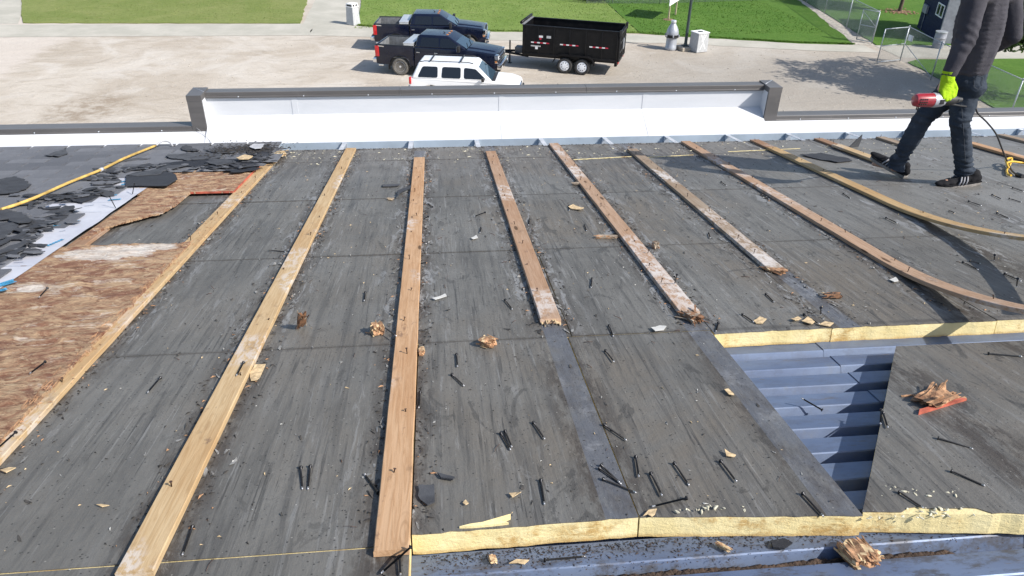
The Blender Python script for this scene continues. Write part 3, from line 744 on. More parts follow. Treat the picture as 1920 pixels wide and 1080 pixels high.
# ------------------------------------------------------------------ battens
nail_me = {}
def nail_mesh(kind):
    if kind not in nail_me:
        bm = bmesh.new()
        if kind == 'standing':          # a nail still standing in a batten, along z, 1 m tall scaled later
            lathe(bm, [(.0001, 1.0), (.0046, 1.0), (.0046, .88), (.0019, .86), (.0018, -.2)], 7)
            nail_me[kind] = to_mesh('nail', bm, M['rust'])
        else:                           # a loose nail lying along y, head at 0, tip at 1
            lathe(bm, [(.0001, -.002), (.006, -.002), (.006, .03), (.0027, .05), (.0026, .93)], 7, 'y', mi=0)
            lathe(bm, [(.0027, .88), (.0026, .95), (.0004, 1.0)], 7, 'y', mi=1)
            nail_me[kind] = to_mesh('nail', bm, [M['nail'], M['nailtip']])
    return nail_me[kind]
def batten(u, v0, v1, col, label, lift=None, broken0=False, broken1=False, nails=8, seed=0, w=0.089, th=0.019, z0=0.001, skew=0.0, nail_at=None, mat='wood'):
    r = random.Random(seed)
    n = max(4, int((v1 - v0) / 0.06)); bm = bmesh.new(); rings = []
    L = v1 - v0
    def top(y): return (lift(v0 + y) if lift else 0.0) + z0
    for i in range(n + 1):
        y = L * i / n; h = top(y); wob = .0012 * noise.noise(V((y * 3, seed, 0))); dx = skew * y + wob
        hw = w / 2 + .0012 * noise.noise(V((y * 5, seed, 7))); b = .0025
        prof = [(-hw, 0), (hw, 0), (hw, th - b), (hw - b, th), (-hw + b, th), (-hw, th - b)]
        ring = []
        for px, pz in prof:
            yy = y
            if broken0 and i == 0: yy += .03 * (noise.noise(V((px * 60, seed, 1))) + .6 * noise.noise(V((px * 200, seed, pz * 80))))
            if broken1 and i == n: yy -= .03 * abs(noise.noise(V((px * 60, seed, 2))))
            ring.append(bm.verts.new((px + dx, yy, pz + h)))
        rings.append(ring)
    for a, c in zip(rings, rings[1:]):
        for k in range(6): bm.faces.new((a[k], a[(k+1) % 6], c[(k+1) % 6], c[k]))
    bm.faces.new(rings[0][::-1]); bm.faces.new(rings[-1])
    root = obj('batten', bm, M[mat], None, RM(u, v0), sharp=35)
    root.color = (*col, 1)
    tag(root, label, 'batten', 'wooden battens running down the stripped roof')
    ys = nail_at or [(.08 + .84 * (i + r.uniform(-.3, .3)) / max(1, nails - 1)) * L for i in range(nails)]
    for y in ys:
        x = r.choice((-.022, -.012, .012, .022)) + r.uniform(-.006, .006); y = min(max(y, .03), L - .03)
        hgt = r.choice((.007, .010, .013, .018, .024))
        link('nail', nail_mesh('standing'), root, Matrix.Translation((x + skew * y, y, top(y) + th)) @ Matrix.Rotation(r.uniform(-.35, .35), 4, 'X') @ Matrix.Rotation(r.uniform(-.3, .3), 4, 'Y') @ Matrix.Diagonal((1, 1, hgt, 1)))
    if broken0:
        bm = bmesh.new()
        for k in range(9):
            x = -w * .42 + w * .84 * k / 8; zz = r.uniform(0, th * .7); l = r.uniform(.01, .05); ww = r.uniform(.003, .007)
            hexa(bm, [(x-ww, -l*.2, zz), (x+ww, -l*.3, zz), (x+ww, .05, zz), (x-ww, .05, zz), (x-ww*.4, -l, zz+.003), (x+ww*.4, -l*.9, zz+.003), (x+ww, .05, zz+.006), (x-ww, .05, zz+.006)])
        obj('splintered_end', bm, M['chip'], root)
    return root
Y1, Y2, OR, PK, GR, DK = (0.5, 0.37, 0.215), (0.45, 0.325, 0.175), (0.49, 0.315, 0.185), (0.40, 0.275, 0.19), (0.31, 0.25, 0.19), (0.31, 0.2, 0.13)
batten(-1.995, 1.9, 6.7, DK, 'brown batten mostly hidden under the torn membrane and plywood at far left', nails=3, seed=1)
batten(BAT0, 1.35, 6.66, Y1, 'yellowish batten carrying the right edge of the rotten plywood sheets', nails=9, seed=2)
batten(-0.763, 1.485, 6.72, Y1, 'long pale yellow batten with two white mouldy patches, running off the bottom of the view', nails=9, seed=3, mat='wood_mould')
batten(-0.152, 1.497, 6.25, OR, 'orange brown batten near the middle whose square end lies beside the yellow foam edge', nails=12, seed=4)
batten(0.452, 2.85, 6.45, PK, 'brown batten with a jagged broken lower end above the pale strip on the boards', broken0=True, nails=10, seed=5, skew=.003)
batten(1.066, 2.86, 6.75, PK, 'reddish brown batten rotted at its lower end beside the open corner of the deck', broken0=True, nails=15, seed=6, mat='wood_white')
batten(1.672, 3.36, 6.42, GR, 'weathered whitish batten with a splintered orange lower end', broken0=True, nails=10, seed=7, skew=.015, mat='wood_white')
batten(2.302, 2.40, 6.72, PK, 'long brown batten curling up off the boards at its near end at right', lift=lambda v: .133 * max(0, 3.45 - v) ** 2, nails=11, seed=8)
batten(2.965, 2.35, 6.34, Y2, 'yellow batten bowed high off the boards in front of the worker, casting a wide shadow', lift=lambda v: .004 + .092 * max(0, 4.5 - v) ** 2, nails=5, seed=9)
batten(2.975, 6.22, 6.74, DK, 'short dark piece of batten under the top end of the bowed yellow batten', nails=2, seed=10, th=.016)
batten(3.6, 5.55, 6.36, Y1, 'yellow batten whose lower end reaches the worker\'s lifted shoe', nails=3, seed=11, z0=.012, skew=-.02)
batten(3.605, 6.2, 6.74, DK, 'short dark batten piece by the gutter under the batten at the lifted shoe', nails=3, seed=12, th=.016)
batten(4.225, 6.35, 6.74, GR, 'short grey stub of batten by the gutter behind the worker\'s front leg', nails=2, seed=13)
batten(4.86, 5.2, 6.36, OR, 'brown batten right of the worker leading towards the knotted yellow cord', nails=4, seed=14, z0=.008)
batten(5.46, 5.6, 6.74, GR, 'grey batten at the far right of the roof near the gutter', nails=3, seed=15)

# ------------------------------------------------------------------ rotten plywood, underlayment and shingles on the left
def inpoly(x, y, P):
    c = False; j = len(P) - 1
    for i in range(len(P)):
        if (P[i][1] > y) != (P[j][1] > y) and x < (P[j][0]-P[i][0]) * (y-P[i][1]) / (P[j][1]-P[i][1]) + P[i][0]: c = not c
        j = i
    return c
def plywood(u0, u1, v0, v1, keep, label, seed, z=.020, step=.0125):
    nu, nv = int(round((u1-u0)/step)), int(round((v1-v0)/step)); bm = bmesh.new(); vt = {}
    o = V((u0, v0, 0))
    def vert(i, j, lev):
        k = (i, j, lev)
        if k not in vt:
            u, v = u0 + (u1-u0)*i/nu, v0 + (v1-v0)*j/nv
            h = .012
            if lev:
                q = noise.fractal(V((u * 5, v * 17, seed)), 1, 2, 4)
                h += .0028 * math.floor(q * 3.2) + .0012 * noise.noise(V((u * 40, v * 90, seed)))
                h = max(.003, h)
            ju = .004 * noise.noise(V((u * 60, v * 60, seed))) if 0 < i < nu else 0; jv = .004 * noise.noise(V((u * 60, v * 60, seed + 4)))
            vt[k] = bm.verts.new((u - o.x + ju, v - o.y + jv, h if lev else 0))
        return vt[k]
    cell = [[keep(u0 + (u1-u0)*(i+.5)/nu, v0 + (v1-v0)*(j+.5)/nv) for j in range(nv)] for i in range(nu)]
    for i in range(nu):
        for j in range(nv):
            if not cell[i][j]: continue
            bm.faces.new((vert(i,j,1), vert(i+1,j,1), vert(i+1,j+1,1), vert(i,j+1,1)))
            for di, dj, a, b in ((-1,0,(i,j+1),(i,j)), (1,0,(i+1,j),(i+1,j+1)), (0,-1,(i,j),(i+1,j)), (0,1,(i+1,j+1),(i,j+1))):
                x, y = i+di, j+dj
                if not (0 <= x < nu and 0 <= y < nv) or not cell[x][y]:
                    bm.faces.new((vert(*a, 0), vert(*b, 0), vert(*b, 1), vert(*a, 1)))
    root = obj('plywood_sheet', bm, M['ply'], None, RM(u0, v0, z), sharp=40)
    # keep texture coordinates of the material in roof units
    for vtx in root.data.vertices: vtx.co += o
    root.matrix_world = RM(0, 0, z)
    return tag(root, label, 'plywood sheet')
rag = [(rp(x, y, .03).x, rp(x, y, .03).y) for x, y in ((345, 372), (322, 388), (300, 400), (280, 404), (262, 409), (225, 418), (195, 428), (170, 440), (150, 452), (120, 470), (60, 510))]
def keep1(u, v):
    for a, b in zip(rag, rag[1:]):
        if b[0] <= u <= a[0]:
            t = (u - a[0]) / (b[0] - a[0]); return v > a[1] + (b[1]-a[1]) * t + .02 * noise.noise(V((u * 25, 3, 1)))
    return v > 5.19
P1 = plywood(-2.6, -1.415, 4.2, 6.62, keep1, 'upper rotten plywood sheet with a red painted edge and a ragged lower edge', 1)
def keep2(u, v): return v < 4.055 + .05 * (u + 1.43) * 0.25 + .02 * noise.noise(V((u * 18, 9, 2))) and u < -1.372 + .012 * noise.noise(V((v * 16, 1, 2)))
P2 = plywood(-2.6, -1.36, 1.5, 4.1, keep2, 'lower rotten plywood sheet with a white mouldy patch and flaking brown veneer', 2, z=.0205)
bm = bmesh.new(); box(bm, -1.4145, -1.4095, 5.2, 6.58, -.001, .0135); box(bm, -1.76, -1.4145, 5.1845, 5.1895, 0, .0135)
obj('painted_edge', bm, M['red'], P1)
bm = bmesh.new(); r = random.Random(4)
for k in range(60):          # orange splinters of the veneer along the right edge of the lower sheet
    v = r.uniform(1.9, 4.05); l = r.uniform(.02, .08); u = -1.372 + r.uniform(-.03, .012); a = r.gauss(.02, .07); ww = r.uniform(.0006, .0018)
    d = V((sin(a), cos(a), 0)); p = V((u, v, .012 + r.uniform(0, .004))); s = V((d.y, -d.x, 0)) * ww
    hexa(bm, [p - s, p + s, p + s*.3 + d*l, p - s*.3 + d*l] + [q + V((0, 0, .0012)) for q in (p - s, p + s, p + s*.3 + d*l + V((0,0,.002)), p - s*.3 + d*l + V((0,0,.002)))])
tag(obj('veneer_splinters', bm, M['wchunk'], P2), kind='stuff')

# white underlayment with its blue print
bm = bmesh.new(); nv, nu = 60, 14
g = []
for j in range(nv + 1):
    v = 2.2 + (6.62 - 2.2) * j / nv; ur = -2.035 + .012 * noise.noise(V((v * 3, 0, 5))) + .03 * max(0, (v - 5.4)) * 0
    rw = []
    for i in range(nu + 1):
        t = i / nu; u = -5.2 + (ur + 5.2) * (1 - (1 - t) ** 2.2)
        rw.append(bm.verts.new((u, v, .0035 + .005 * max(0, noise.noise(V((u * 5, v * 7, 2)))))))
    g.append(rw)
for j in range(nv):
    for i in range(nu): bm.faces.new((g[j][i], g[j][i+1], g[j+1][i+1], g[j+1][i]))
MEM = tag(obj('underlayment', bm, M['mem'], None, RM(0, 0, .034), sharp=60), 'white underlayment sheet with blue print, torn clear beside the shingles', 'underlayment')
def strokes(bm, a, b, n, hgt, slant, wid, seed):
    r = random.Random(seed); A, Bp = rp(*a, .042), rp(*b, .042); d = (Bp - A); Ld = d.length; d.normalize(); q = V((-d.y, d.x, 0))
    for k in range(n):
        p = A + d * (Ld * (k + .5) / n)
        for s in ((slant, 1), (-slant * .8, .9)) if k % 2 else ((slant, 1),):
            t = (q + d * s[0]).normalized() * hgt * s[1]; ww = d * (wid / 2)
            z = V((0, 0, .0055))
            pts = [p - ww - t/2, p + ww - t/2, p + ww + t/2, p - ww + t/2]
            quad(bm, [V((x.x, x.y, .0085)) for x in pts])
    if seed % 2:
        quad(bm, [V((x.x, x.y, .0087)) for x in (A - q*hgt*.62, Bp - q*hgt*.62, Bp - q*hgt*.5, A - q*hgt*.5)])
bm = bmesh.new()
strokes(bm, (48, 432), (148, 414), 22, .035, .5, .010, 1); strokes(bm, (62, 424), (146, 410), 17, .012, .5, .012, 2)
strokes(bm, (0, 534), (25, 526), 7, .05, .5, .013, 3); strokes(bm, (0, 545), (12, 541), 3, .03, .3, .012, 5)
strokes(bm, (88, 461), (118, 448), 6, .02, .4, .012, 7); strokes(bm, (203, 375), (226, 373), 8, .025, .5, .009, 9)
strokes(bm, (226, 341), (258, 335), 7, .03, .5, .014, 11); strokes(bm, (207, 367), (219, 365), 4, .02, .5, .01, 13); strokes(bm, (228, 346), (238, 344), 4, .03, .5, .012, 15)
tag(obj('printed_lettering', bm, M['blue'], MEM), kind='stuff')
bm = bmesh.new()
strokes(bm, (22, 488), (43, 486), 9, .014, .3, .004, 2); strokes(bm, (26, 492), (44, 491), 12, .006, .3, .004, 4); strokes(bm, (158, 386), (176, 384), 8, .016, .2, .004, 6); strokes(bm, (184, 388), (214, 388), 12, .005, .3, .004, 8); strokes(bm, (111, 434), (123, 432), 7, .007, .3, .004, 10)
for a, b in (((140, 398), (190, 397)), ((5, 499), (60, 498)), ((20, 481), (75, 479)), ((150, 381), (215, 378))):
    A, Bp = rp(*a, .042), rp(*b, .042); quad(bm, [V((x.x, x.y, .0086)) for x in (A, Bp, Bp + V((0, .004, 0)), A + V((0, .004, 0)))])
tag(obj('small_print', bm, M['greyprint'], MEM), kind='stuff')

# shingles still in place: one slab per tab, courses overlapping up the slope
FIELD = [(rp(x, y, .045).x, rp(x, y, .045).y) for x, y in [(-420, 268), (514, 262), (510, 283), (496, 300), (484, 312), (440, 315), (330, 318), (255, 315), (205, 331), (190, 333), (212, 345), (222, 357), (205, 366), (150, 371), (95, 369), (58, 372), (40, 380), (112, 392), (118, 402), (100, 425), (60, 430), (50, 445), (25, 450), (35, 470), (15, 482), (5, 497), (-60, 540), (-420, 700)]]
SH = empty('shingle_field', RM(-2.6, 6.0, .04), 'field of dark grey asphalt shingles still lying in courses at upper left', 'shingles')
SHI = SH.matrix_world.inverted() @ ROOF
tabs = []
for vi in range(4):
    bm = bmesh.new(); rr = random.Random(vi); TW, TL = .286, .275
    n = 6
    ys0 = [-TL, 0]
    a = [bm.verts.new((-TW/2 + TW*i/n, -TL, 0)) for i in range(n+1)]
    b = [bm.verts.new((-TW/2 + TW*i/n, rr.uniform(-.003, .003), .0)) for i in range(n+1)]
    c = [bm.verts.new((v.co.x, v.co.y, .0045)) for v in a]; d = [bm.verts.new((v.co.x, v.co.y, .008)) for v in b]
    for i in range(n):
        bm.faces.new((c[i], c[i+1], d[i+1], d[i])); bm.faces.new((b[i], d[i], d[i+1], b[i+1]))
    bm.faces.new((a[0], c[0], d[0], b[0])); bm.faces.new((a[n], b[n], d[n], c[n]))
    tabs.append(to_mesh('shingle', bm, M['shingle']))
bm = bmesh.new(); bm.faces.new([bm.verts.new((x, y, .0405)) for x, y in [(max(x, -5.1), min(y, 6.9)) for x, y in FIELD]]); bmesh.ops.triangulate(bm, faces=bm.faces[:])
obj('slit_shade_sheet', bm, M['grit'], SH, SHI)  # dark sheet added under the tabs to shade the slits between them
rs = random.Random(11); cnt = 0
cand = []
for i in range(31):
    vb = 6.93 - .1425 * i; off = [0, .155, .07, .22, .11][i % 5]
    for k in range(-22, -3):
        u = k * .3085 + off
        if inpoly(u, vb - .08, FIELD) and u > -4.55 + (6.93 - vb) * .42: cand.append((u, vb, i))
cand.sort(key=lambda q: -q[0] if q[0] > -5 else 9)
for u, vb, i in cand[:300]:
    mt = SHI @ Matrix.Translation((u + rs.uniform(-.004, .004), vb + rs.uniform(-.004, .004), .042 + rs.uniform(0, .0016))) @ Matrix.Rotation(rs.uniform(-.006, .006), 4, 'Z') @ Matrix.Rotation(radians(1.4), 4, 'X')
    link('shingle', rs.choice(tabs), SH, mt)

def slab(name, poly_px, label, cat, wz=.05, th=.005, mat='torn', curl=.012, seed=0, group=None, jag=.006, tilt=0.0):
    if 'large clean cut' in label: jag = .002
    'torn flat scrap: its outline on the roof, real thickness, edges ragged and curled'
    P = [rp(x, y, wz) for x, y in poly_px]; c = sum(P, V()) / len(P); P = [p - c for p in P]
    out = []
    for i, p in enumerate(P):
        q = P[(i+1) % len(P)]; k = max(1, int((q - p).length / .022))
        for j in range(k):
            s = p.lerp(q, j / k); out.append((s.x + jag * (noise.noise(V((s.x * 26, s.y * 26, seed))) + .6 * noise.noise(V((s.x * 90, s.y * 90, seed)))), s.y + jag * noise.noise(V((s.x * 40, s.y * 40, seed + 9)))))
    bm = bmesh.new(); bm.faces.new([bm.verts.new((x, y, 0)) for x, y in out])
    bmesh.ops.triangulate(bm, faces=bm.faces[:])
    for _ in range(2): bmesh.ops.subdivide_edges(bm, edges=[e for e in bm.edges if e.calc_length() > .05], cuts=1)
    bmesh.ops.recalc_face_normals(bm, faces=bm.faces[:])
    R = max(p.length for p in P)
    for v in bm.verts:
        d = v.co.length / R
        v.co.z = (curl * .32 if name == 'torn_shingle' else curl) * (d ** 2) * (.4 + 1.2 * max(0, noise.noise(V((v.co.x * 5, v.co.y * 5, seed + 2))) + .3)) + .004 * noise.noise(V((v.co.x * 14, v.co.y * 14, seed)))
    if bm.faces and sum(f.normal.z for f in bm.faces) < 0: bmesh.ops.reverse_faces(bm, faces=bm.faces[:])
    ret = bmesh.ops.extrude_face_region(bm, geom=bm.faces[:])
    for v in [g_ for g_ in ret['geom'] if isinstance(g_, bmesh.types.BMVert)]: v.co.z += th
    o = obj(name, bm, M[mat], None, RM(c.x, c.y, wz, rx=tilt), sharp=18)
    return tag(o, label, cat, group)
def Z1(*p): return [(x / 6.75, 270 + y / 6.75) for x, y in p]
def Z2(*p): return [(x / 6.75, 400 + y / 6.75) for x, y in p]
def Z3(*p): return [(240 + x / 6.353, 260 + y / 6.353) for x, y in p]
TG = 'torn shingle pieces along the stripped edge'
def torn(poly, label, wz=.05, curl=.02, seed=0): return slab('torn_shingle', poly, label, 'shingle scrap', wz, .004, 'torn', curl, seed, TG, .022)
torn(Z1((-60, 850), (60, 835), (250, 880), (430, 970), (380, 1010), (240, 1030), (100, 960), (-60, 975)), 'big folded shingle flap by the left frame edge just below the yellow hose end', .06, .04, 1)
torn(Z1((440, 960), (560, 880), (840, 790), (950, 800), (930, 850), (850, 930), (700, 1030), (430, 1045)), 'dark torn shingle lying on the white sheet above the wide band of blue print', .045, .02, 2)
torn(Z1((560, 640), (860, 640), (1420, 608), (1180, 690), (1060, 745), (960, 738), (700, 690)), 'long dark shingle strip below the middle of the yellow hose with a pointed lower edge', .045, .015, 3)
torn(Z1((1090, 440), (1450, 415), (1550, 470), (1420, 512), (1280, 470)), 'small dark torn tab left of the blue print near the top of the white sheet', .05, .012, 5)
torn(Z1((-60, 470), (180, 430), (320, 460), (385, 550), (180, 632), (-60, 650)), 'dark upturned shingle patch by the left frame edge above the yellow hose', .055, .03, 6)
torn(Z1((570, 152), (690, 105), (840, 75), (850, 130), (730, 165)), 'small dark curled shingle tab in the field close to the parapet', .055, .03, 7)
torn(Z1((1360, 242), (1500, 215), (1760, 175), (1890, 190), (1600, 225)), 'thin dark shingle sliver crossing the upper end of the yellow hose', .05, .012, 8)
torn(Z1((1200, 315), (1500, 300), (1740, 300), (1480, 345), (1290, 360), (1200, 335)), 'dark strip of torn shingle tucked under the yellow hose near its bend', .05, .012, 9)
torn(Z2((-60, 380), (180, 290), (370, 228), (335, 270), (190, 300), (60, 390), (-60, 440)), 'pointed grey shingle at the left frame edge aiming at the white sheet', .06, .025, 10)
torn(Z2((-60, 500), (140, 420), (350, 350), (330, 400), (150, 470), (0, 520), (-60, 540)), 'curled grey shingle piece below the pointed one at the left frame edge', .06, .03, 11)
torn(Z2((140, 500), (340, 450), (575, 490), (500, 525), (150, 530)), 'dark flat shingle tongue lowest on the white sheet', .045, .01, 12)
torn(Z2((-60, 525), (140, 530), (70, 600), (-60, 640)), 'small dark shingle corner at the left frame edge lowest of the scraps', .05, .015, 13)
torn(Z2((340, 380), (605, 400), (575, 425), (350, 420)), 'slim dark shingle tongue between two blue printed lines on the white sheet', .045, .01, 14)
torn(Z2((200, 180), (480, 215), (465, 250), (330, 250), (180, 205)), 'dark shingle scrap just under the wide band of blue print', .045, .012, 15)
torn(Z2((-60, 140), (200, 120), (250, 160), (160, 230), (40, 330), (-60, 360)), 'broad grey shingle lapping over the left frame edge above the pointed one', .055, .03, 33)
torn(Z3((-20, 440), (330, 352), (565, 428), (592, 490), (462, 572), (130, 566), (-30, 572)), 'large clean cut dark shingle lying over the plywood corner beside the standing nail', .05, .012, 16)
torn(Z3((-10, 440), (200, 400), (480, 330), (700, 330), (420, 390), (380, 430), (100, 450)), 'dark shingle strip just above the large clean cut shingle on the plywood', .055, .02, 17)
torn(Z3((440, 365), (700, 330), (1100, 350), (1560, 345), (1600, 270), (1500, 250), (900, 250), (400, 300), (300, 340)), 'long dark shingle run along the top edge of the bare plywood', .05, .012, 18)
torn(Z3((1140, 375), (1560, 347), (1530, 378), (1250, 408)), 'bluish shingle wedge hanging over the plywood by its red edge', .047, .01, 19)
torn(Z3((920, 285), (1000, 240), (1280, 270), (1240, 300), (1050, 322)), 'oval shingle tab bulging upward above the bare plywood', .062, .03, 20)
torn(Z3((640, 112), (700, 95), (840, 135), (850, 150), (720, 152), (650, 138)), 'little curled shingle flap near the parapet left of the pale round scrap', .055, .045, 21)
torn(Z3((900, 140), (1100, 110), (1340, 130), (1270, 172), (1100, 180)), 'flat black shingle scrap near the gutter left of the pale round scrap', .055, .02, 22)
torn(Z3((460, 200), (800, 170), (1130, 190), (1100, 240), (700, 260), (480, 230)), 'wide grey shingle scrap above the oval bulging tab', .055, .02, 23)
torn(Z3((1400, 150), (1640, 80), (1740, 110), (1700, 200), (1600, 262), (1450, 215)), 'crumbled black shingle mass at the top corner of the plywood by the first batten', .052, .02, 24)
slab('membrane_scrap', Z3((1445, 95), (1500, 70), (1625, 66), (1590, 120), (1510, 130)), 'pale grey round scrap of membrane lying on black shingle near the gutter', 'scrap', .075, .002, 'greycable', .01, 25)
slab('wood_chip', Z3((1290, 235), (1390, 200), (1490, 215), (1440, 252), (1320, 252)), 'flat tan wood chip lying on the black torn shingles', 'wood chip', .075, .006, 'chip', .004, 26)
# loose shingle scraps elsewhere on the roof
slab('torn_shingle', [(1500, 291), (1540, 288), (1590, 297), (1598, 302), (1570, 305), (1535, 299)], 'flat black shingle scrap lying in front of the lifted shoe between two battens', 'shingle scrap', .004, .004, 'torn', .01, 27, 'shingle scraps on the grey boards')
slab('torn_shingle', [(784, 912), (814, 912), (815, 944), (802, 950), (786, 940)], 'small square black shingle scrap right of the orange brown batten by the foam', 'shingle scrap', .004, .004, 'torn', .012, 28, 'shingle scraps on the grey boards')
slab('torn_shingle', [(818, 890), (832, 890), (853, 897), (850, 901), (826, 898)], 'narrow black sliver of shingle on the boards right of the orange brown batten', 'shingle scrap', .004, .005, 'torn', .008, 29, 'shingle scraps on the grey boards')
slab('torn_shingle', [(1443, 1016), (1468, 1014), (1486, 1024), (1470, 1032), (1450, 1030)], 'crumpled black shingle scrap below the foam edge on the bare metal deck', 'shingle scrap', -.062, .005, 'torn', .012, 30, 'shingle scraps on the grey boards')
slab('torn_shingle', [(717, 347), (750, 346), (748, 350), (718, 351)], 'thin black strip left of the top of the orange brown batten', 'shingle scrap', .004, .004, 'torn', .012, 31, 'shingle scraps on the grey boards')
slab('torn_shingle', [(745, 358), (778, 346), (776, 350), (752, 361), (745, 372)], 'bent black strip leaning on the orange brown batten', 'shingle scrap', .014, .004, 'torn', .02, 32, 'shingle scraps on the grey boards')
# upright triangular shingle piece
p = rp(1600, 276); bm = bmesh.new()
prism(bm, [(-.055, 0), (.06, 0), (.055, .06), (.035, .125), (-.01, .07)], -.003, .003, axis='y')
tag(obj('torn_shingle', bm, M['torn'], None, RM(p.x, p.y, .001, .3, .35)), 'triangular black shingle piece standing on edge near the gutter', 'shingle scrap', 'shingle scraps on the grey boards')

# ------------------------------------------------------------------ the loose cut board over the hole in the boards
LB = [(1.108, 1.534), (1.52, 1.47), (2.6, 1.30), (2.7, 2.474), (1.782, 2.482)]
LBC = V((1.75, 1.95, 0))
def lbz(u, v): return .002 + .032 * max(0, (u - 1.12)) * max(0, (2.48 - v)) * .9
def loose_part(z0, z1, inset=0.0):
    bm = bmesh.new(); pts = []
    for i, p in enumerate(LB):
        q = LB[(i+1) % len(LB)]; k = 16 if i < 2 else 6
        for j in range(k):
            t = j / k; x, y = p[0] + (q[0]-p[0])*t, p[1] + (q[1]-p[1])*t
            if i < 2: y += inset + .004 * noise.noise(V((x * 22, 4, 1)))
            if i == 0 and z1 > -.01 and inset and .25 < t < .8: y += .02 + .014 * noise.noise(V((x * 60, 2, 2)))
            pts.append((x, y))
    lo = [bm.verts.new((x - LBC.x, y - LBC.y, z0 + lbz(x, y))) for x, y in pts]; hi = [bm.verts.new((x - LBC.x, y - LBC.y, z1 + lbz(x, y))) for x, y in pts]
    n = len(pts); bm.faces.new(lo[::-1]); bm.faces.new(hi)
    for i in range(n): bm.faces.new((lo[i], lo[(i+1) % n], hi[(i+1) % n], hi[i]))
    bmesh.ops.triangulate(bm, faces=[f for f in bm.faces if len(f.verts) > 4])
    return bm
LBO = empty('loose_insulation_board', RM(LBC.x, LBC.y, 0), 'loose insulation board cut at an angle, lying askew beside the exposed metal deck', 'insulation board')
def shift(o):            # give the material the same texture space as the fixed boards
    for v in o.data.vertices: v.co += LBC
    o.matrix_local = Matrix.Translation(-LBC)
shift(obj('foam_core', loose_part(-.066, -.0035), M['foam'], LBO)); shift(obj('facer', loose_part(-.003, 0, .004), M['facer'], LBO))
# foam shards standing proud of the torn edges
def foam_shards(cx, cy, n, seed, su=.12, sv=.012):
    bm = bmesh.new(); r = random.Random(seed)
    for _ in range(n):
        p = V((r.gauss(0, su), r.gauss(0, sv), r.uniform(-.004, .008))); s = r.uniform(.003, .012)
        bmesh.ops.create_icosphere(bm, subdivisions=1, radius=s * .5, matrix=Matrix.Translation(p) @ Matrix.Rotation(r.uniform(0, 3), 4, 'Z') @ Matrix.Diagonal((1.6, .7, r.uniform(.3, .7), 1)))
    for v in bm.verts: v.co += V((noise.noise(v.co * 90), noise.noise(v.co * 90 + V((5, 0, 0))), noise.noise(v.co * 90 + V((0, 5, 0))))) * .004
    o = obj('foam_crumbs', bm, M['foamchip'], None, RM(cx, cy, .002)); return tag(o, kind='stuff')
for px, py, n, sd, su, sv in ((1745, 965, 40, 1, .06, .01), (1725, 925, 26, 2, .05, .014), (1330, 955, 22, 3, .05, .006), (1790, 927, 16, 21, .02, .012), (1560, 275, 30, 4, .10, .03), (1700, 285, 24, 5, .2, .06), (750, 299, 12, 6, .08, .008), (590, 297, 10, 7, .12, .02), (1210, 295, 16, 8, .15, .01), (885, 280, 8, 9, .04, .05), (1380, 290, 14, 10, .3, .012), (540, 290, 26, 11, .09, .06)):
    q = rp(px, py); foam_shards(q.x, q.y, n, sd, su, sv)
bm = bmesh.new()           # the long torn sliver rising from the lower foam edge
L_ = [(a_ * .5, b_ * .42) for a_, b_ in [(-.16, 0), (-.1, .012), (-.04, .016), (.02, .030), (.115, .052), (.06, .020), (.10, .004), (.0, -.004), (-.1, -.006)]]
lo = [bm.verts.new((x, y, -.006)) for x, y in L_]; hi = [bm.verts.new((x, y, .006 + max(0, y) * .55)) for x, y in L_]
bm.faces.new(lo[::-1]); bm.faces.new(hi)
for i in range(len(L_)): bm.faces.new((lo[i], lo[(i+1) % 9], hi[(i+1) % 9], hi[i]))
bmesh.ops.triangulate(bm, faces=[f for f in bm.faces if len(f.verts) > 4])
tag(obj('foam_sliver', bm, M['foam'], None, RM(.10, 1.583, .001)), 'pointed yellow foam sliver torn up from the lower board edge', 'foam scrap')
def strip(px0, px1, w_, label, seed):
    a, b = rp(*px0), rp(*px1); d = b - a; bm = bmesh.new(); n = 24; L = d.length
    up = [bm.verts.new((L * i / n, w_ * max(.05, .35 + 1.1 * noise.noise(V((i * .9, seed, 0)))), .004)) for i in range(n + 1)]
    dn_ = [bm.verts.new((L * i / n, -w_ * max(.05, .35 + 1.1 * noise.noise(V((i * .9, seed, 3)))), .003)) for i in range(n + 1)]
    u2 = [bm.verts.new((v.co.x, v.co.y, 0)) for v in up]; d2 = [bm.verts.new((v.co.x, v.co.y, 0)) for v in dn_]
    for i in range(n):
        bm.faces.new((dn_[i], dn_[i+1], up[i+1], up[i])); bm.faces.new((d2[i], d2[i+1], dn_[i+1], dn_[i])); bm.faces.new((up[i], up[i+1], u2[i+1], u2[i]))
    tag(obj('foam_strip', bm, M['foamchip' if px0[1] > 900 else 'foam'], None, RM(a.x, a.y, .001, atan2(d.y, d.x))), label, 'foam scrap')
strip((1075, 300), (1185, 294), .010, 'thin pale foam strip along a joint left of the sixth batten top', 1)
strip((1205, 296), (1300, 291), .006, 'thin yellow foam line along the joint between two batten tops near the gutter', 2)
strip((1365, 285), (1500, 279), .006, 'long thin yellow foam line beside the joint left of the black shingle triangle', 3)

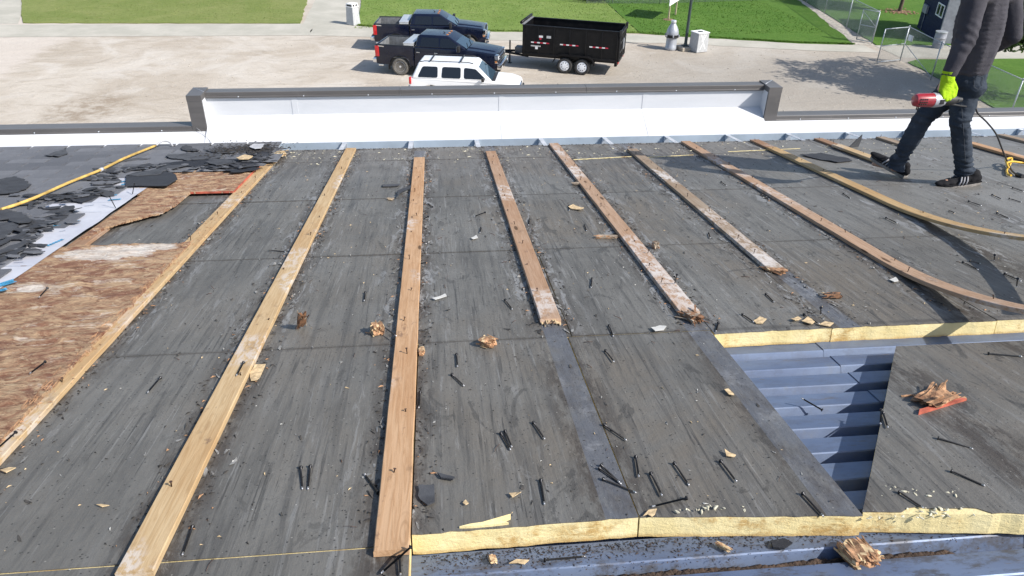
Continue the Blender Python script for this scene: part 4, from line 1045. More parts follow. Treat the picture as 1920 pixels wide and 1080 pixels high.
# ------------------------------------------------------------------ loose nails
NAILS = [((947,562),(961,580)),((1142,610),(1150,631)),((1135,657),(1152,680)),((856,664),(858,689)),((847,702),(871,725)),((788,735),(785,767)),((1000,792),(1022,825)),((939,812),(958,845)),((947,808),(960,840)),((1132,796),(1176,827)),((1014,900),(1021,947)),((1127,872),(1166,908)),((1124,878),(1163,906)),((1130,898),(1195,925)),((1192,856),(1198,896)),((1220,887),(1242,932)),((1288,934),(1220,950)),((1264,868),(1293,911)),((1351,864),(1382,905)),((710,925),(683,888)),((582,874),(577,918)),((564,876),(567,918)),((361,987),(341,1042)),((301,708),(276,738)),((1436,551),(1452,567)),((1392,589),(1414,605)),((1507,589),(1537,609)),((1347,605),(1342,622)),((1505,925),(1545,969)),((1757,826),(1825,847)),((1782,888),(1847,918)),((1685,925),(1732,957)),((1852,665),(1917,672)),((910,398),(888,406)),((902,427),(900,437)),((993,411),(991,422)),((1067,385),(1067,397)),((1096,422),(1100,433)),((1110,522),(1108,540)),((685,548),(683,565)),((803,406),(792,412)),((783,495),(800,492)),((787,450),(800,458)),((811,388),(802,380)),((1581,363),(1597,373)),((1661,408),(1685,420)),((1698,391),(1718,403)),((1710,396),(1726,407)),((1732,406),(1748,417)),((1816,377),(1842,387)),((1860,365),(1879,374)),((1892,372),(1916,379)),((1898,352),(1920,360)),((1869,399),(1894,410)),((1780,395),(1789,399)),((1352,341),(1363,349)),((1427,364),(1451,378)),((1805,491),(1835,506)),((1883,513),(1915,528)),((1329,437),(1332,447)),((1818,489),(1833,493)),((1655,777),(1664,807)),((1652,772),(1650,800)),((505,469),(537,472))]
BATN = ['plywood edge', 'mouldy', 'orange brown', 'broken end', 'reddish', 'whitish', 'curling', 'bowed', 'lifted shoe']
info = []
for h, t in NAILS:
    a, b = rp(*h, .005), rp(*t, .004)
    zone = None
    if b.x > 1.11 and b.y < 2.55: zone = 'on the loose cut board' if h[0] > 1640 else 'on the board corner by the deck hole'
    else:
        k = int(math.floor((a.x - BAT0) / BATD))
        if k > 7: zone = 'right of the standing shoe'
        elif k < 0: zone = 'on the plywood'
        else: zone = 'between %s and %s battens' % (BATN[k], BATN[k+1])
        if a.y < 2.0: zone += ', near the foam edge' if k >= 2 else ', low in view'
        elif a.y > 4.2 and k < 8: zone += ', nearer the gutter'
    info.append((a, b, zone, h, t))
from collections import Counter, defaultdict
zs_ = defaultdict(list)
for i, q in enumerate(info): zs_[q[2]].append(i)
ORD = ['nearest viewer', 'second nearest viewer', 'third nearest viewer', 'fourth nearest viewer', 'fifth nearest viewer', 'sixth nearest viewer', 'seventh nearest viewer', 'eighth nearest viewer', 'ninth nearest viewer', 'tenth nearest viewer', 'eleventh nearest viewer', 'farthest']
rn = random.Random(5)
for zone, ids in zs_.items():
    ids.sort(key=lambda i: (info[i][0].y + info[i][1].y))
    for oi, i in enumerate(ids):
        a, b, _, h, t = info[i]; d = b - a; L = min(max(d.length, .055), .125)
        lb = 'black nail ' + zone + ('' if len(ids) == 1 else ', ' + ORD[oi])
        wz = lbz(a.x, a.y) if 'loose cut' in zone else 0
        o = link('nail', nail_mesh('loose'), None, RM(a.x, a.y, .0055 + wz, atan2(d.y, d.x) - pi/2, rn.uniform(-.03, .01)) @ Matrix.Diagonal((1.05, L, 1.05, 1)))
        tag(o, lb, 'nail', 'loose nails scattered over the roof')
# the nail mesh is one metre long and scaled along y only, so heads keep their width
def spec_nail(a, b, wa, wb, label):
    A = V((*rp(*a, wa).xy, wa)); Bq = V((*rp(*b, wb).xy, wb)); d = Bq - A
    q = d.to_track_quat('Y', 'Z').to_matrix().to_4x4()
    o = link('nail', nail_mesh('loose'), None, ROOF @ Matrix.Translation(A) @ q @ Matrix.Diagonal((1.05, d.length, 1.05, 1)))
    tag(o, label, 'nail', 'loose nails scattered over the roof')
spec_nail((771, 1025), (712, 1077), .035, .006, 'long black nail leaning on the lower end of the orange brown batten')
spec_nail((749, 1043), (751, 1079), .008, .006, 'black nail lying just below the square end of the orange brown batten')
spec_nail((457, 679), (443, 705), .027, .024, 'black nail lying on the pale yellow batten below its mouldy patch')
spec_nail((89, 540), (73, 558), .045, .040, 'nail lying on the white spot of the lower plywood sheet')
spec_nail((30, 810), (-6, 842), .045, .040, 'nail on the lower plywood sheet at the left frame edge')
spec_nail((85, 678), (55, 701), .046, .040, 'bent nail on the lower plywood sheet, upper half')
spec_nail((252, 343), (248, 366), .115, .034, 'thin nail standing upright in the corner of the upper plywood sheet')
spec_nail((205, 368), (218, 392), .11, .034, 'thin nail leaning out of the white underlayment edge')
spec_nail((1542, 769), (1502, 746), -.06, -.03, 'nail propped on a rib of the bare metal deck')
spec_nail((1269, 515), (1265, 532), .085, .02, 'tall nail standing in the reddish brown batten by its mouldy end')
spec_nail((1539, 577), (1539, 590), .055, .002, 'nail standing upright in the pale strip below the weathered whitish batten')
spec_nail((1865, 478), (1864, 488), .05, .002, 'nail standing upright in the boards near the right frame edge')
spec_nail((1908, 522), (1906, 538), .06, .004, 'short nail standing beside a lying nail at the right frame edge')
spec_nail((1020, 1050), (1100, 1043), -.062, -.062, 'black nail lying on the metal deck under the foam edge')
spec_nail((714, 608), (744, 631), .03, .026, 'nail joining the orange splintered block to the orange brown batten')

# ------------------------------------------------------------------ splintered wood and small scraps
def fibers(name, L, W, H, n, mats, mat4, label, cat, seed, rough=.5, twist=.15, group=None):
    'a torn block of wood: bundles of fibres of unequal length'
    r = random.Random(seed); bm = bmesh.new()
    NS, NL = 14, 7; rg = []
    ext = [[r.uniform(1 - rough * 1.3, 1.15) for _ in range(NS)] for _ in (0, 1)]
    for j in range(NL):
        t = j / (NL - 1) * 2 - 1; ring = []
        for k in range(NS):
            a = 2*pi*k/NS; e = ext[0 if t < 0 else 1][k]; sq = .5 / max(abs(cos(a)), abs(sin(a)))
            x, z = cos(a) * sq * W, sin(a) * sq * H; p = V((x, t * L/2 * e, z)); nn = noise.noise(V((x * 60, p.y * 14, z * 60 + seed * 3)))
            f = 1 + .3 * nn - .12 * abs(t) ** 3
            ring.append(bm.verts.new((x * f, p.y, max(0, z * f + H/2 + .15 * H * nn))))
        rg.append(ring)
    for a_, b_ in zip(rg, rg[1:]):
        for k in range(NS): bm.faces.new((a_[k], a_[(k+1) % NS], b_[(k+1) % NS], b_[k])).material_index = (1 % len(mats)) if r.random() < .3 else 0
    for rr_, q_ in ((rg[0], -.28), (rg[-1], .28)):
        c_ = bm.verts.new((0, q_ * L, H * .5))
        for k in range(NS): bm.faces.new((rr_[k], rr_[(k+1) % NS], c_)).material_index = 0
    for k in range(int(n * .8)):
        x = r.uniform(-W/2, W/2); z = r.uniform(0, H); w1 = r.uniform(.05, .17) * W; h1 = r.uniform(.08, .24) * H
        y0 = -L/2 * r.uniform(1 - rough, 1.1); y1 = L/2 * r.uniform(1 - rough, 1.1); a = r.gauss(0, twist); b = r.gauss(0, twist * .6)
        pts = []
        for y, s in ((y0, r.uniform(.2, 1)), (y1, r.uniform(.1, .9))):
            for sx, sz in ((-1, -1), (1, -1), (1, 1), (-1, 1)):
                pts.append((x + sx * w1/2 * s + y * a, y + r.uniform(-.04, .04) * L, max(0, z + sz * h1/2 * s + y * b)))
        mi = 0 if r.random() < .7 else 1 % len(mats)
        vs = [bm.verts.new(p) for p in pts]
        for f in ((3,2,1,0),(4,5,6,7),(0,1,5,4),(1,2,6,5),(2,3,7,6),(3,0,4,7)): bm.faces.new([vs[i] for i in f]).material_index = mi
    o = obj(name, bm, mats, None, mat4); return tag(o, label, cat, group)
M['wdark'] = plain('torn_wood_dark', (0.2, 0.1, 0.05), .85, 0, .4, 30, .5)
M['wgrey'] = plain('grey_wood', (0.3, 0.24, 0.18), .85, 0, .35, 30, .5)
SG = 'splintered wood pieces on the roof'
def at(px, py, wz=0, rz_=0.0, rx=0.0, ry=0.0): q = rp(px, py, wz); return RM(q.x, q.y, wz, rz_, rx, ry)
fibers('wood_splinter', .11, .035, .03, 16, [M['wdark'], M['wgrey']], at(568, 606, .035, .5, -.9), 'brown torn splinter standing on end between the pale batten and the orange brown batten', 'splinter', 1, group=SG)
fibers('wood_splinter', .055, .055, .045, 26, [M['wchunk'], M['chip']], at(708, 625, .0, .3), 'orange splintered block left of the orange brown batten', 'splinter', 2, .35, .35, SG)
fibers('wood_splinter', .06, .06, .035, 22, [M['wchunk'], M['chip']], at(915, 648, .0, .9), 'orange splintered piece alone in the middle between two battens', 'splinter', 3, .5, .3, SG)
fibers('wood_splinter', .05, .025, .02, 9, [M['wchunk'], M['chip']], at(791, 664, 0, .1), 'small tan splinter touching the right side of the orange brown batten', 'splinter', 4, group=SG)
fibers('wood_splinter', .17, .085, .03, 34, [M['wchunk'], M['wdark']], at(1757, 752, .004, -1.15), 'big splintered chunk with a red painted edge on the loose cut board', 'splinter', 5, .5, .25, SG)
o = bpy.context.scene.objects[-1] if False else None
big = [x for x in COL.objects if x.get('label', '').startswith('big splintered chunk')][0]
bm = bmesh.new(); A = big.matrix_world.inverted() @ ROOF
p, q = rp(1722, 778, .01), rp(1812, 752, .01); d = (q - p).normalized(); s = V((-d.y, d.x, 0))
prism(bm, [tuple((A @ (p + s * x + d * y)).xy) for x, y in ((0, 0), (0, (q-p).length), (.012, (q-p).length * .95), (.014, .02))], .004, .016)
obj('painted_edge', bm, M['red'], big)
fibers('wood_splinter', .085, .075, .032, 40, [M['wchunk'], M['chip']], at(1606, 1046, -.07, .1), 'squarish splintered wood block on the metal deck below the gap between two boards', 'splinter', 6, .45, .12, SG)
fibers('wood_splinter', .045, .045, .012, 10, [M['chip'], M['wchunk']], at(1637, 1044, -.07, 1.2), 'pale flat splinter right of the squarish wood block on the metal deck', 'splinter', 7, group=SG)
fibers('wood_splinter', .05, .03, .015, 10, [M['wgrey'], M['chip']], at(732, 375, .0, 1.2), 'tan wood scrap on the boards left of the top of the orange brown batten', 'splinter', 8, group=SG)
fibers('wood_splinter', .09, .03, .02, 10, [M['wgrey'], M['wgrey']], at(1083, 347, .0, 1.3), 'grey splinter jammed against the left side of the reddish brown batten, upper one', 'splinter', 9, group=SG)
fibers('wood_splinter', .13, .025, .018, 12, [M['wgrey'], M['wchunk']], at(1136, 447, .0, 1.45), 'long grey brown splinter pointing at the reddish brown batten', 'splinter', 10, .4, .08, SG)
fibers('wood_splinter', .04, .035, .04, 14, [M['wgrey'], M['wchunk']], at(1228, 466, .0, .4), 'knobby wood scrap standing right of the reddish brown batten', 'splinter', 11, group=SG)
fibers('wood_splinter', .09, .025, .025, 10, [M['wdark'], M['grit']], at(1560, 559, .0, 1.5), 'dark wood scrap on the boards below the curling brown batten', 'splinter', 12, group=SG)
fibers('wood_splinter', .11, .06, .03, 30, [M['wdark'], M['wgrey']], at(1298, 600, .0, .3), 'rotten crumbled batten end at the open corner of the deck', 'splinter', 13, .5, .4, SG)
fibers('wood_splinter', .12, .07, .018, 26, [M['wchunk'], M['wdark']], at(1452, 508, .0, .55), 'orange split end pieces lying below the weathered whitish batten', 'splinter', 14, .3, .1, SG)
fibers('wood_splinter', .1, .08, .03, 30, [M['chip'], M['foamchip']], at(525, 292, .02, .8), 'pale splinters piled at the top of the plywood edge batten', 'splinter', 15, .5, .5, SG)
fibers('wood_splinter', .03, .02, .01, 5, [M['chip'], M['wchunk']], at(925, 1052, -.06, .2), 'orange splinter standing on the metal deck under the foam edge', 'splinter', 16, group=SG)
fibers('wood_splinter', .045, .015, .01, 5, [M['chip'], M['wchunk']], at(1357, 1028, -.06, .7), 'slim pale splinter pair on the metal deck right of centre', 'splinter', 17, group=SG)
CG = 'flat wood chips on the roof'
for i, (poly, wz, lb) in enumerate((
    ([(469, 700), (480, 687), (497, 687), (492, 700), (482, 715), (471, 715)], .004, 'flat tan wood chip touching the right side of the pale yellow batten'),
    ([(1357, 733), (1366, 731), (1378, 740), (1377, 744), (1366, 741)], .004, 'leaf shaped tan chip beside the deck hole, upper of the two'),
    ([(1357, 846), (1366, 850), (1380, 854), (1378, 857), (1362, 856)], .004, 'leaf shaped tan chip above the nail row, lower of the two'),
    ([(1206, 970), (1216, 957), (1232, 957), (1228, 964), (1222, 970), (1214, 966)], .004, 'pale jagged chip by the foam edge near the nail group'),
    ([(1413, 602), (1424, 596), (1437, 601), (1430, 607), (1418, 607)], .004, 'curled pale chip in front of the upper foam edge'),
    ([(1535, 610), (1546, 604), (1562, 608), (1556, 613)], .004, 'pale chip at the tip of a nail on the upper foam edge'),
    ([(955, 928), (968, 924), (976, 926), (962, 936)], .004, 'thin pale chip left of the nail near the foam edge'),
    ([(867, 945), (874, 939), (879, 945), (873, 950)], .004, 'star shaped pale chip between the orange brown batten and the foam shard'),
    ([(953, 1060), (968, 1050), (992, 1053), (984, 1058), (968, 1057)], -.06, 'pale curved chip on the metal deck under the foam'),
    ([(180, 948), (192, 945), (206, 950), (190, 952)], .004, 'tan chip alone on the boards at lower left'),
    ([(1220, 616), (1236, 612), (1250, 613), (1245, 620), (1228, 623)], .004, 'white flat scrap left of the open corner of the deck'),
    ([(810, 560), (835, 553), (838, 556), (815, 563)], .004, 'white sliver right of the orange brown batten'),
    ([(882, 447), (893, 442), (897, 446), (886, 450)], .004, 'greenish white scrap between the two middle battens'),
    ([(1668, 525), (1680, 521), (1685, 527), (1676, 530)], .004, 'round white scrap left of the curling batten'),
    ([(1065, 388), (1075, 384), (1094, 391), (1088, 395), (1072, 392)], .004, 'orange chip beside a nail right of the batten with a broken end'),
    ([(1482, 600), (1496, 594), (1503, 598), (1490, 604)], .004, 'little tan chip left of the standing nail in the pale strip'),
    ([(0, 885), (18, 878), (30, 880), (12, 890)], .004, 'torn pale chip at the left frame edge below the plywood'),
    ([(1502, 604), (1515, 596), (1530, 603), (1520, 610)], .004, 'brown chip at the front edge of the pale strip'))):
    slab('wood_chip', poly, lb, 'wood chip', wz, .002, 'whitebit' if 'white' in lb else 'chip', .006, 40 + i, CG, .0045)
# crumbs too small to tell apart
def crumbs(name, n, mat, area, smin, smax, seed, flat=.4):
    r = random.Random(seed); bm = bmesh.new()
    for _ in range(n):
        u, v, wz = area(r); s = r.uniform(smin, smax)
        a = r.uniform(0, pi); q = Matrix.Translation((u, v, wz + s * .15)) @ Matrix.Rotation(a, 4, 'Z') @ Matrix.Diagonal((r.uniform(.6, 2.4), r.uniform(.5, 1), flat, 1))
        vs = [bm.verts.new(q @ V(p) * 1) for p in ((-s, -s, 0), (s, -s*.6, 0), (s*.5, s, 0), (0, 0, s * 1.5))]
        for f in ((0, 1, 3), (1, 2, 3), (2, 0, 3)): bm.faces.new([vs[i] for i in f])
    return tag(obj(name, bm, M[mat], None, ROOF), kind='stuff')
def anywhere(r):
    while True:
        u, v = r.uniform(-1.9, 5.2), 1.3 + 5.4 * r.random() ** .9
        if abs(u) < 1.0 * (v + .8) and not (v < 2.68 and u > 1.1) and not (u > -.1 and v < 1.58): return u, v, .001
def by_batten(r):
    k = r.randrange(0, 7); u = BAT0 + BATD * k + r.choice((-1, 1)) * (.05 + abs(r.gauss(0, .03))); v = r.uniform(1.6, 6.6)
    if (k > 2 and v < 2.75) or (v < 2.7 and u > 1.08): return by_batten(r)
    return u, v, .001
crumbs('dark_grit', 3200, 'grit', by_batten, .0015, .006, 1)
crumbs('dark_grit', 2600, 'grit', anywhere, .001, .004, 2)
crumbs('wood_crumbs', 520, 'chip', anywhere, .0015, .0055, 3)
crumbs('pale_crumbs', 420, 'whitebit', anywhere, .001, .004, 4)
crumbs('wood_crumbs', 420, 'wchunk', by_batten, .002, .007, 5)
crumbs('pale_crumbs', 260, 'foamchip', lambda r: (r.uniform(-1.3, 5), r.gauss(6.45, .16), .001), .002, .010, 6)
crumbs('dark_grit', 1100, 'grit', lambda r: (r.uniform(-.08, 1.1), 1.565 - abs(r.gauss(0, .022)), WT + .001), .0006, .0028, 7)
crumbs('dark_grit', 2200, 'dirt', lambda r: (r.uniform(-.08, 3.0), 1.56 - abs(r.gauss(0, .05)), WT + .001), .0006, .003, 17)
crumbs('shingle_crumbs', 700, 'grit', lambda r: (r.gauss(-1.62, .16), r.gauss(6.55, .14), .062), .003, .012, 8)
crumbs('dark_grit', 900, 'grit', lambda r: (r.uniform(-1.3, 5.4), 6.76 - abs(r.gauss(0, .04)), .001), .002, .007, 9)
crumbs('wood_crumbs', 320, 'wchunk', lambda r: (r.gauss(-1.36, .03), r.uniform(2, 6.5), .022), .0015, .005, 10)
def flakes(n, mat, area, l0, l1, seed, lift=.005):
    r = random.Random(seed); bm = bmesh.new()
    for _ in range(n):
        u, v, z = area(r); l = r.uniform(l0, l1); w_ = l * r.uniform(.12, .4); a = r.gauss(0, .35) if r.random() < .75 else r.uniform(0, pi); d = V((sin(a), cos(a), 0)); q = V((d.y, -d.x, 0)); m_ = 7; vs = []
        for k in range(m_):
            t = 2*pi*k/m_; rr_ = r.uniform(.55, 1.1); p = V((u, v, .0008)) + d * cos(t) * l * .5 * rr_ + q * sin(t) * w_ * .5 * rr_; p.z += lift * max(0, r.gauss(0, .7)); vs.append(bm.verts.new(p))
        bm.faces.new(vs)
    bmesh.ops.triangulate(bm, faces=bm.faces[:])
    return tag(obj('paper_flakes', bm, M[mat], None, ROOF), kind='stuff')
M['flakegrey'] = plain('torn_facer_paper', (0.2, 0.197, 0.188), .9, 0, .3, 40); M['flakedark'] = plain('dark_facer_paper', (0.055, 0.05, 0.045), .9, 0, .3, 40)
flakes(420, 'flakegrey', by_batten, .012, .06, 31); flakes(260, 'flakegrey', anywhere, .006, .03, 32, .003); flakes(420, 'flakedark', anywhere, .008, .045, 33, .004); flakes(420, 'flakedark', by_batten, .01, .05, 34)
flakes(120, 'flakegrey', lambda r: (r.uniform(-1.2, 5), r.choice((2.7, 3.82, 5.0, 6.236)) + r.gauss(0, .012), .001), .008, .03, 35)
def scraps(name, n, mat, area, l0, l1, seed, th=.004):
    r = random.Random(seed); bm = bmesh.new()
    for _ in range(n):
        u, v, z = area(r); l = r.uniform(l0, l1); w_ = l * r.uniform(.25, .7); a = r.gauss(pi/2, .6); m_ = r.choice((4, 5, 6)); tx, ty = r.gauss(0, .12), r.gauss(0, .12)
        pts = [(cos(2*pi*(k + r.uniform(-.3, .3))/m_) * w_ * .5, sin(2*pi*(k + r.uniform(-.3, .3))/m_) * l * .5) for k in range(m_)]
        pts = [(x * cos(a) - y * sin(a), x * sin(a) + y * cos(a)) for x, y in pts]
        lo = [bm.verts.new((u + x, v + y, z + x * tx + y * ty)) for x, y in pts]; hi = [bm.verts.new((p.co.x, p.co.y, p.co.z + th)) for p in lo]
        bm.faces.new(lo[::-1]); bm.faces.new(hi)
        for k in range(m_): bm.faces.new((lo[k], lo[(k+1) % m_], hi[(k+1) % m_], hi[k]))
    return tag(obj(name, bm, M[mat], None, ROOF), kind='stuff')
TE = [rp(x, y, .05) for x, y in [(500, 290), (486, 312), (440, 316), (330, 320), (255, 318), (205, 333), (200, 340), (222, 357), (150, 372), (60, 376), (112, 394), (100, 425), (55, 440), (35, 470), (10, 490)]]
def torn_edge(r):
    i = r.randrange(len(TE) - 1); p = TE[i].lerp(TE[i+1], r.random()); return p.x + r.gauss(-.04, .07), p.y + r.gauss(.05, .06), .05 + r.uniform(0, .012)
scraps('shingle_scraps', 130, 'torn', torn_edge, .03, .14, 51); scraps('shingle_scraps', 90, 'shingle', torn_edge, .03, .12, 52)
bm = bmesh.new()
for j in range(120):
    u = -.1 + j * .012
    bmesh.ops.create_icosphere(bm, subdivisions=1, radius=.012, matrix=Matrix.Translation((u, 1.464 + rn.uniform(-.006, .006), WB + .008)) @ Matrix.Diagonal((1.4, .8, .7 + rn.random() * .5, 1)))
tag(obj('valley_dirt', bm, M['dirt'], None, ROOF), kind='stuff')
# splits and hairline sticks on the boards
r = random.Random(21)
bm = bmesh.new()
for _ in range(230):
    u, v, _z = anywhere(r); a = r.uniform(0, pi); l = r.uniform(.01, .045); d = V((cos(a), sin(a), r.uniform(-.05, .2))); p = V((u, v, .002))
    tube(bm, [p, p + d * l * .5 + V((r.uniform(-.004, .004), 0, .002)), p + d * l], r.uniform(.0006, .0016), 4)
tag(obj('dark_twigs', bm, M['rust'], None, ROOF), kind='stuff')

# ------------------------------------------------------------------ hose and cords
def roofpath(px, wz):
    return [ROOF @ rp(x, y, z) for (x, y), z in zip(px, wz)]
def smoothpath(pts, k=6):
    out = []; n = len(pts)
    for i in range(n - 1):
        p0, p1, p2, p3 = pts[max(i-1, 0)], pts[i], pts[i+1], pts[min(i+2, n-1)]
        for j in range(k):
            t = j / k; out.append(.5 * ((2*p1) + (p2-p0)*t + (2*p0-5*p1+4*p2-p3)*t*t + (3*p1-p0-3*p2+p3)*t*t*t))
    return out + [pts[-1]]
hp = smoothpath(roofpath([(2, 393), (60, 373), (130, 342), (190, 318), (235, 296), (292, 273)], [.07] * 6))
c = hp[len(hp)//2]
bm = bmesh.new(); tube(bm, [p - c for p in hp], .010, 10)
H_ = tag(obj('hose', bm, M['hose'], None, Matrix.Translation(c)), 'yellow hose lying straight across the shingles at upper left', 'hose')
bm = bmesh.new(); e = hp[-1] - c; tube(bm, smoothpath([e, e + V((.04, .07, .015)), e + V((.09, .085, .0)), e + V((.12, .06, -.03))]), .008, 8); obj('grey_end', bm, M['greycable'], H_)
bm = bmesh.new(); j = len(hp) * 60 // 100; dd = (hp[j+1] - hp[j]).normalized(); tube(bm, [hp[j] - c - dd * .02, hp[j] - c + dd * .02], .0145, 10); obj('tape_wrap', bm, M['greycable'], H_)

# ------------------------------------------------------------------ vehicles (x forward, y left)
def wheel(parent, x, y, R=.41, W=.27, rim='rim', spokes=8, tyre='rubber', hub=.6):
    s = 1 if y > 0 else -1
    bm = bmesh.new(); w2 = W/2
    lathe(bm, [(R*hub, -w2*.7), (R*.78, -w2), (R*.93, -w2*.9), (R, -w2*.6), (R, w2*.6), (R*.93, w2*.9), (R*.78, w2), (R*hub, w2*.7)], 28, 'y')
    wr = link('wheel', to_mesh('wheel', bm, M[tyre], 40), parent, Matrix.Translation((x, y, R)))
    bm = bmesh.new(); r = R * hub
    lathe(bm, [(r, s*w2*.66), (r*.93, s*w2*.74), (r*.88, s*w2*.3), (r*.86, s*w2*.1)], 24, 'y')
    lathe(bm, [(.001, s*w2*.72), (r*.2, s*w2*.7), (r*.26, s*w2*.3)], 12, 'y', mi=1 if rim == 'rimwhite' else 0)
    for k in range(spokes):
        a = 2*pi*k/spokes; d = V((cos(a), 0, sin(a))); q = V((-sin(a), 0, cos(a)))
        o_ = V((0, s*w2*.5, 0)); i_ = V((0, s*w2*.2, 0)); wd = r * (.34 if spokes <= 8 else .26)
        hexa(bm, [d*r*.22 - q*wd*.3 + i_, d*r*.22 + q*wd*.3 + i_, d*r*.92 + q*wd*.5 + i_, d*r*.92 - q*wd*.5 + i_, d*r*.22 - q*wd*.3 + o_ * 1.3, d*r*.22 + q*wd*.3 + o_ * 1.3, d*r*.92 + q*wd*.42 + o_ * 1.2, d*r*.92 - q*wd*.42 + o_ * 1.2])
    if spokes == 8 and rim == 'rimwhite':
        lathe(bm, [(r*.93, s*w2*.82), (r*.75, s*w2*.86), (r*.42, s*w2*.98), (r*.28, s*w2*.98)], 24, 'y')
    obj('rim', bm, [M[rim], M['plastic']], wr, sharp=30)
    if rim == 'rimwhite':
        for k in range(8):
            a = 2*pi*(k+.5)/8; bm = bmesh.new(); lathe(bm, [(.001, 0), (r*.10, 0), (r*.10, s*.004)], 8, 'y', at=(cos(a)*r*.62, s*w2*.93, sin(a)*r*.62)); obj('rim_hole', bm, M['plastic'], wr)
    bm = bmesh.new(); lathe(bm, [(.001, s*w2*.12), (r*.9, s*w2*.1), (r*.9, s*w2*.02)], 20, 'y'); obj('brake_disc', bm, M['plastic'], wr)
    return wr
def arch(cx, R, n=9, z0=0.0):
    return [(cx + R*cos(pi - pi*i/(n-1)), z0 + R*sin(pi*i/(n-1))) for i in range(n)]
def bx(name, parent, mat, c, s, bev=.015, rot=None, sharp=35):
    bm = bmesh.new(); box(bm, -s[0]/2, s[0]/2, -s[1]/2, s[1]/2, -s[2]/2, s[2]/2)
    if bev: bevel(bm, min(bev, min(s) * .4), 2)
    mt = Matrix.Translation(c)
    if rot: mt = mt @ Matrix.Rotation(rot[1], 4, rot[0])
    return obj(name, bm, M[mat], parent, mt, sharp=sharp)
def cab_loft(secs, n=None):
    'sections: list of x, list of (y, z) half profile from the sill up to the middle line'
    bm = bmesh.new(); rings = []
    for x, prof in secs:
        full = [(y, z) for y, z in prof] + [(-y, z) for y, z in prof[::-1]]
        rings.append([bm.verts.new((x + (p[2] if len(p) > 2 else 0), p[0], p[1])) for p in full])
    for a, b in zip(rings, rings[1:]):
        m_ = len(a)
        for k in range(m_ - 1): bm.faces.new((a[k], a[k+1], b[k+1], b[k]))
    bm.faces.new(rings[0]); bm.faces.new(rings[-1][::-1])
    return bm
def frustum(bm, x0, x1, y0, zb, X0, X1, Y0, zt):
    return hexa(bm, [(x0, -y0, zb), (x1, -y0, zb), (x1, y0, zb), (x0, y0, zb), (X0, -Y0, zt), (X1, -Y0, zt), (X1, Y0, zt), (X0, Y0, zt)])

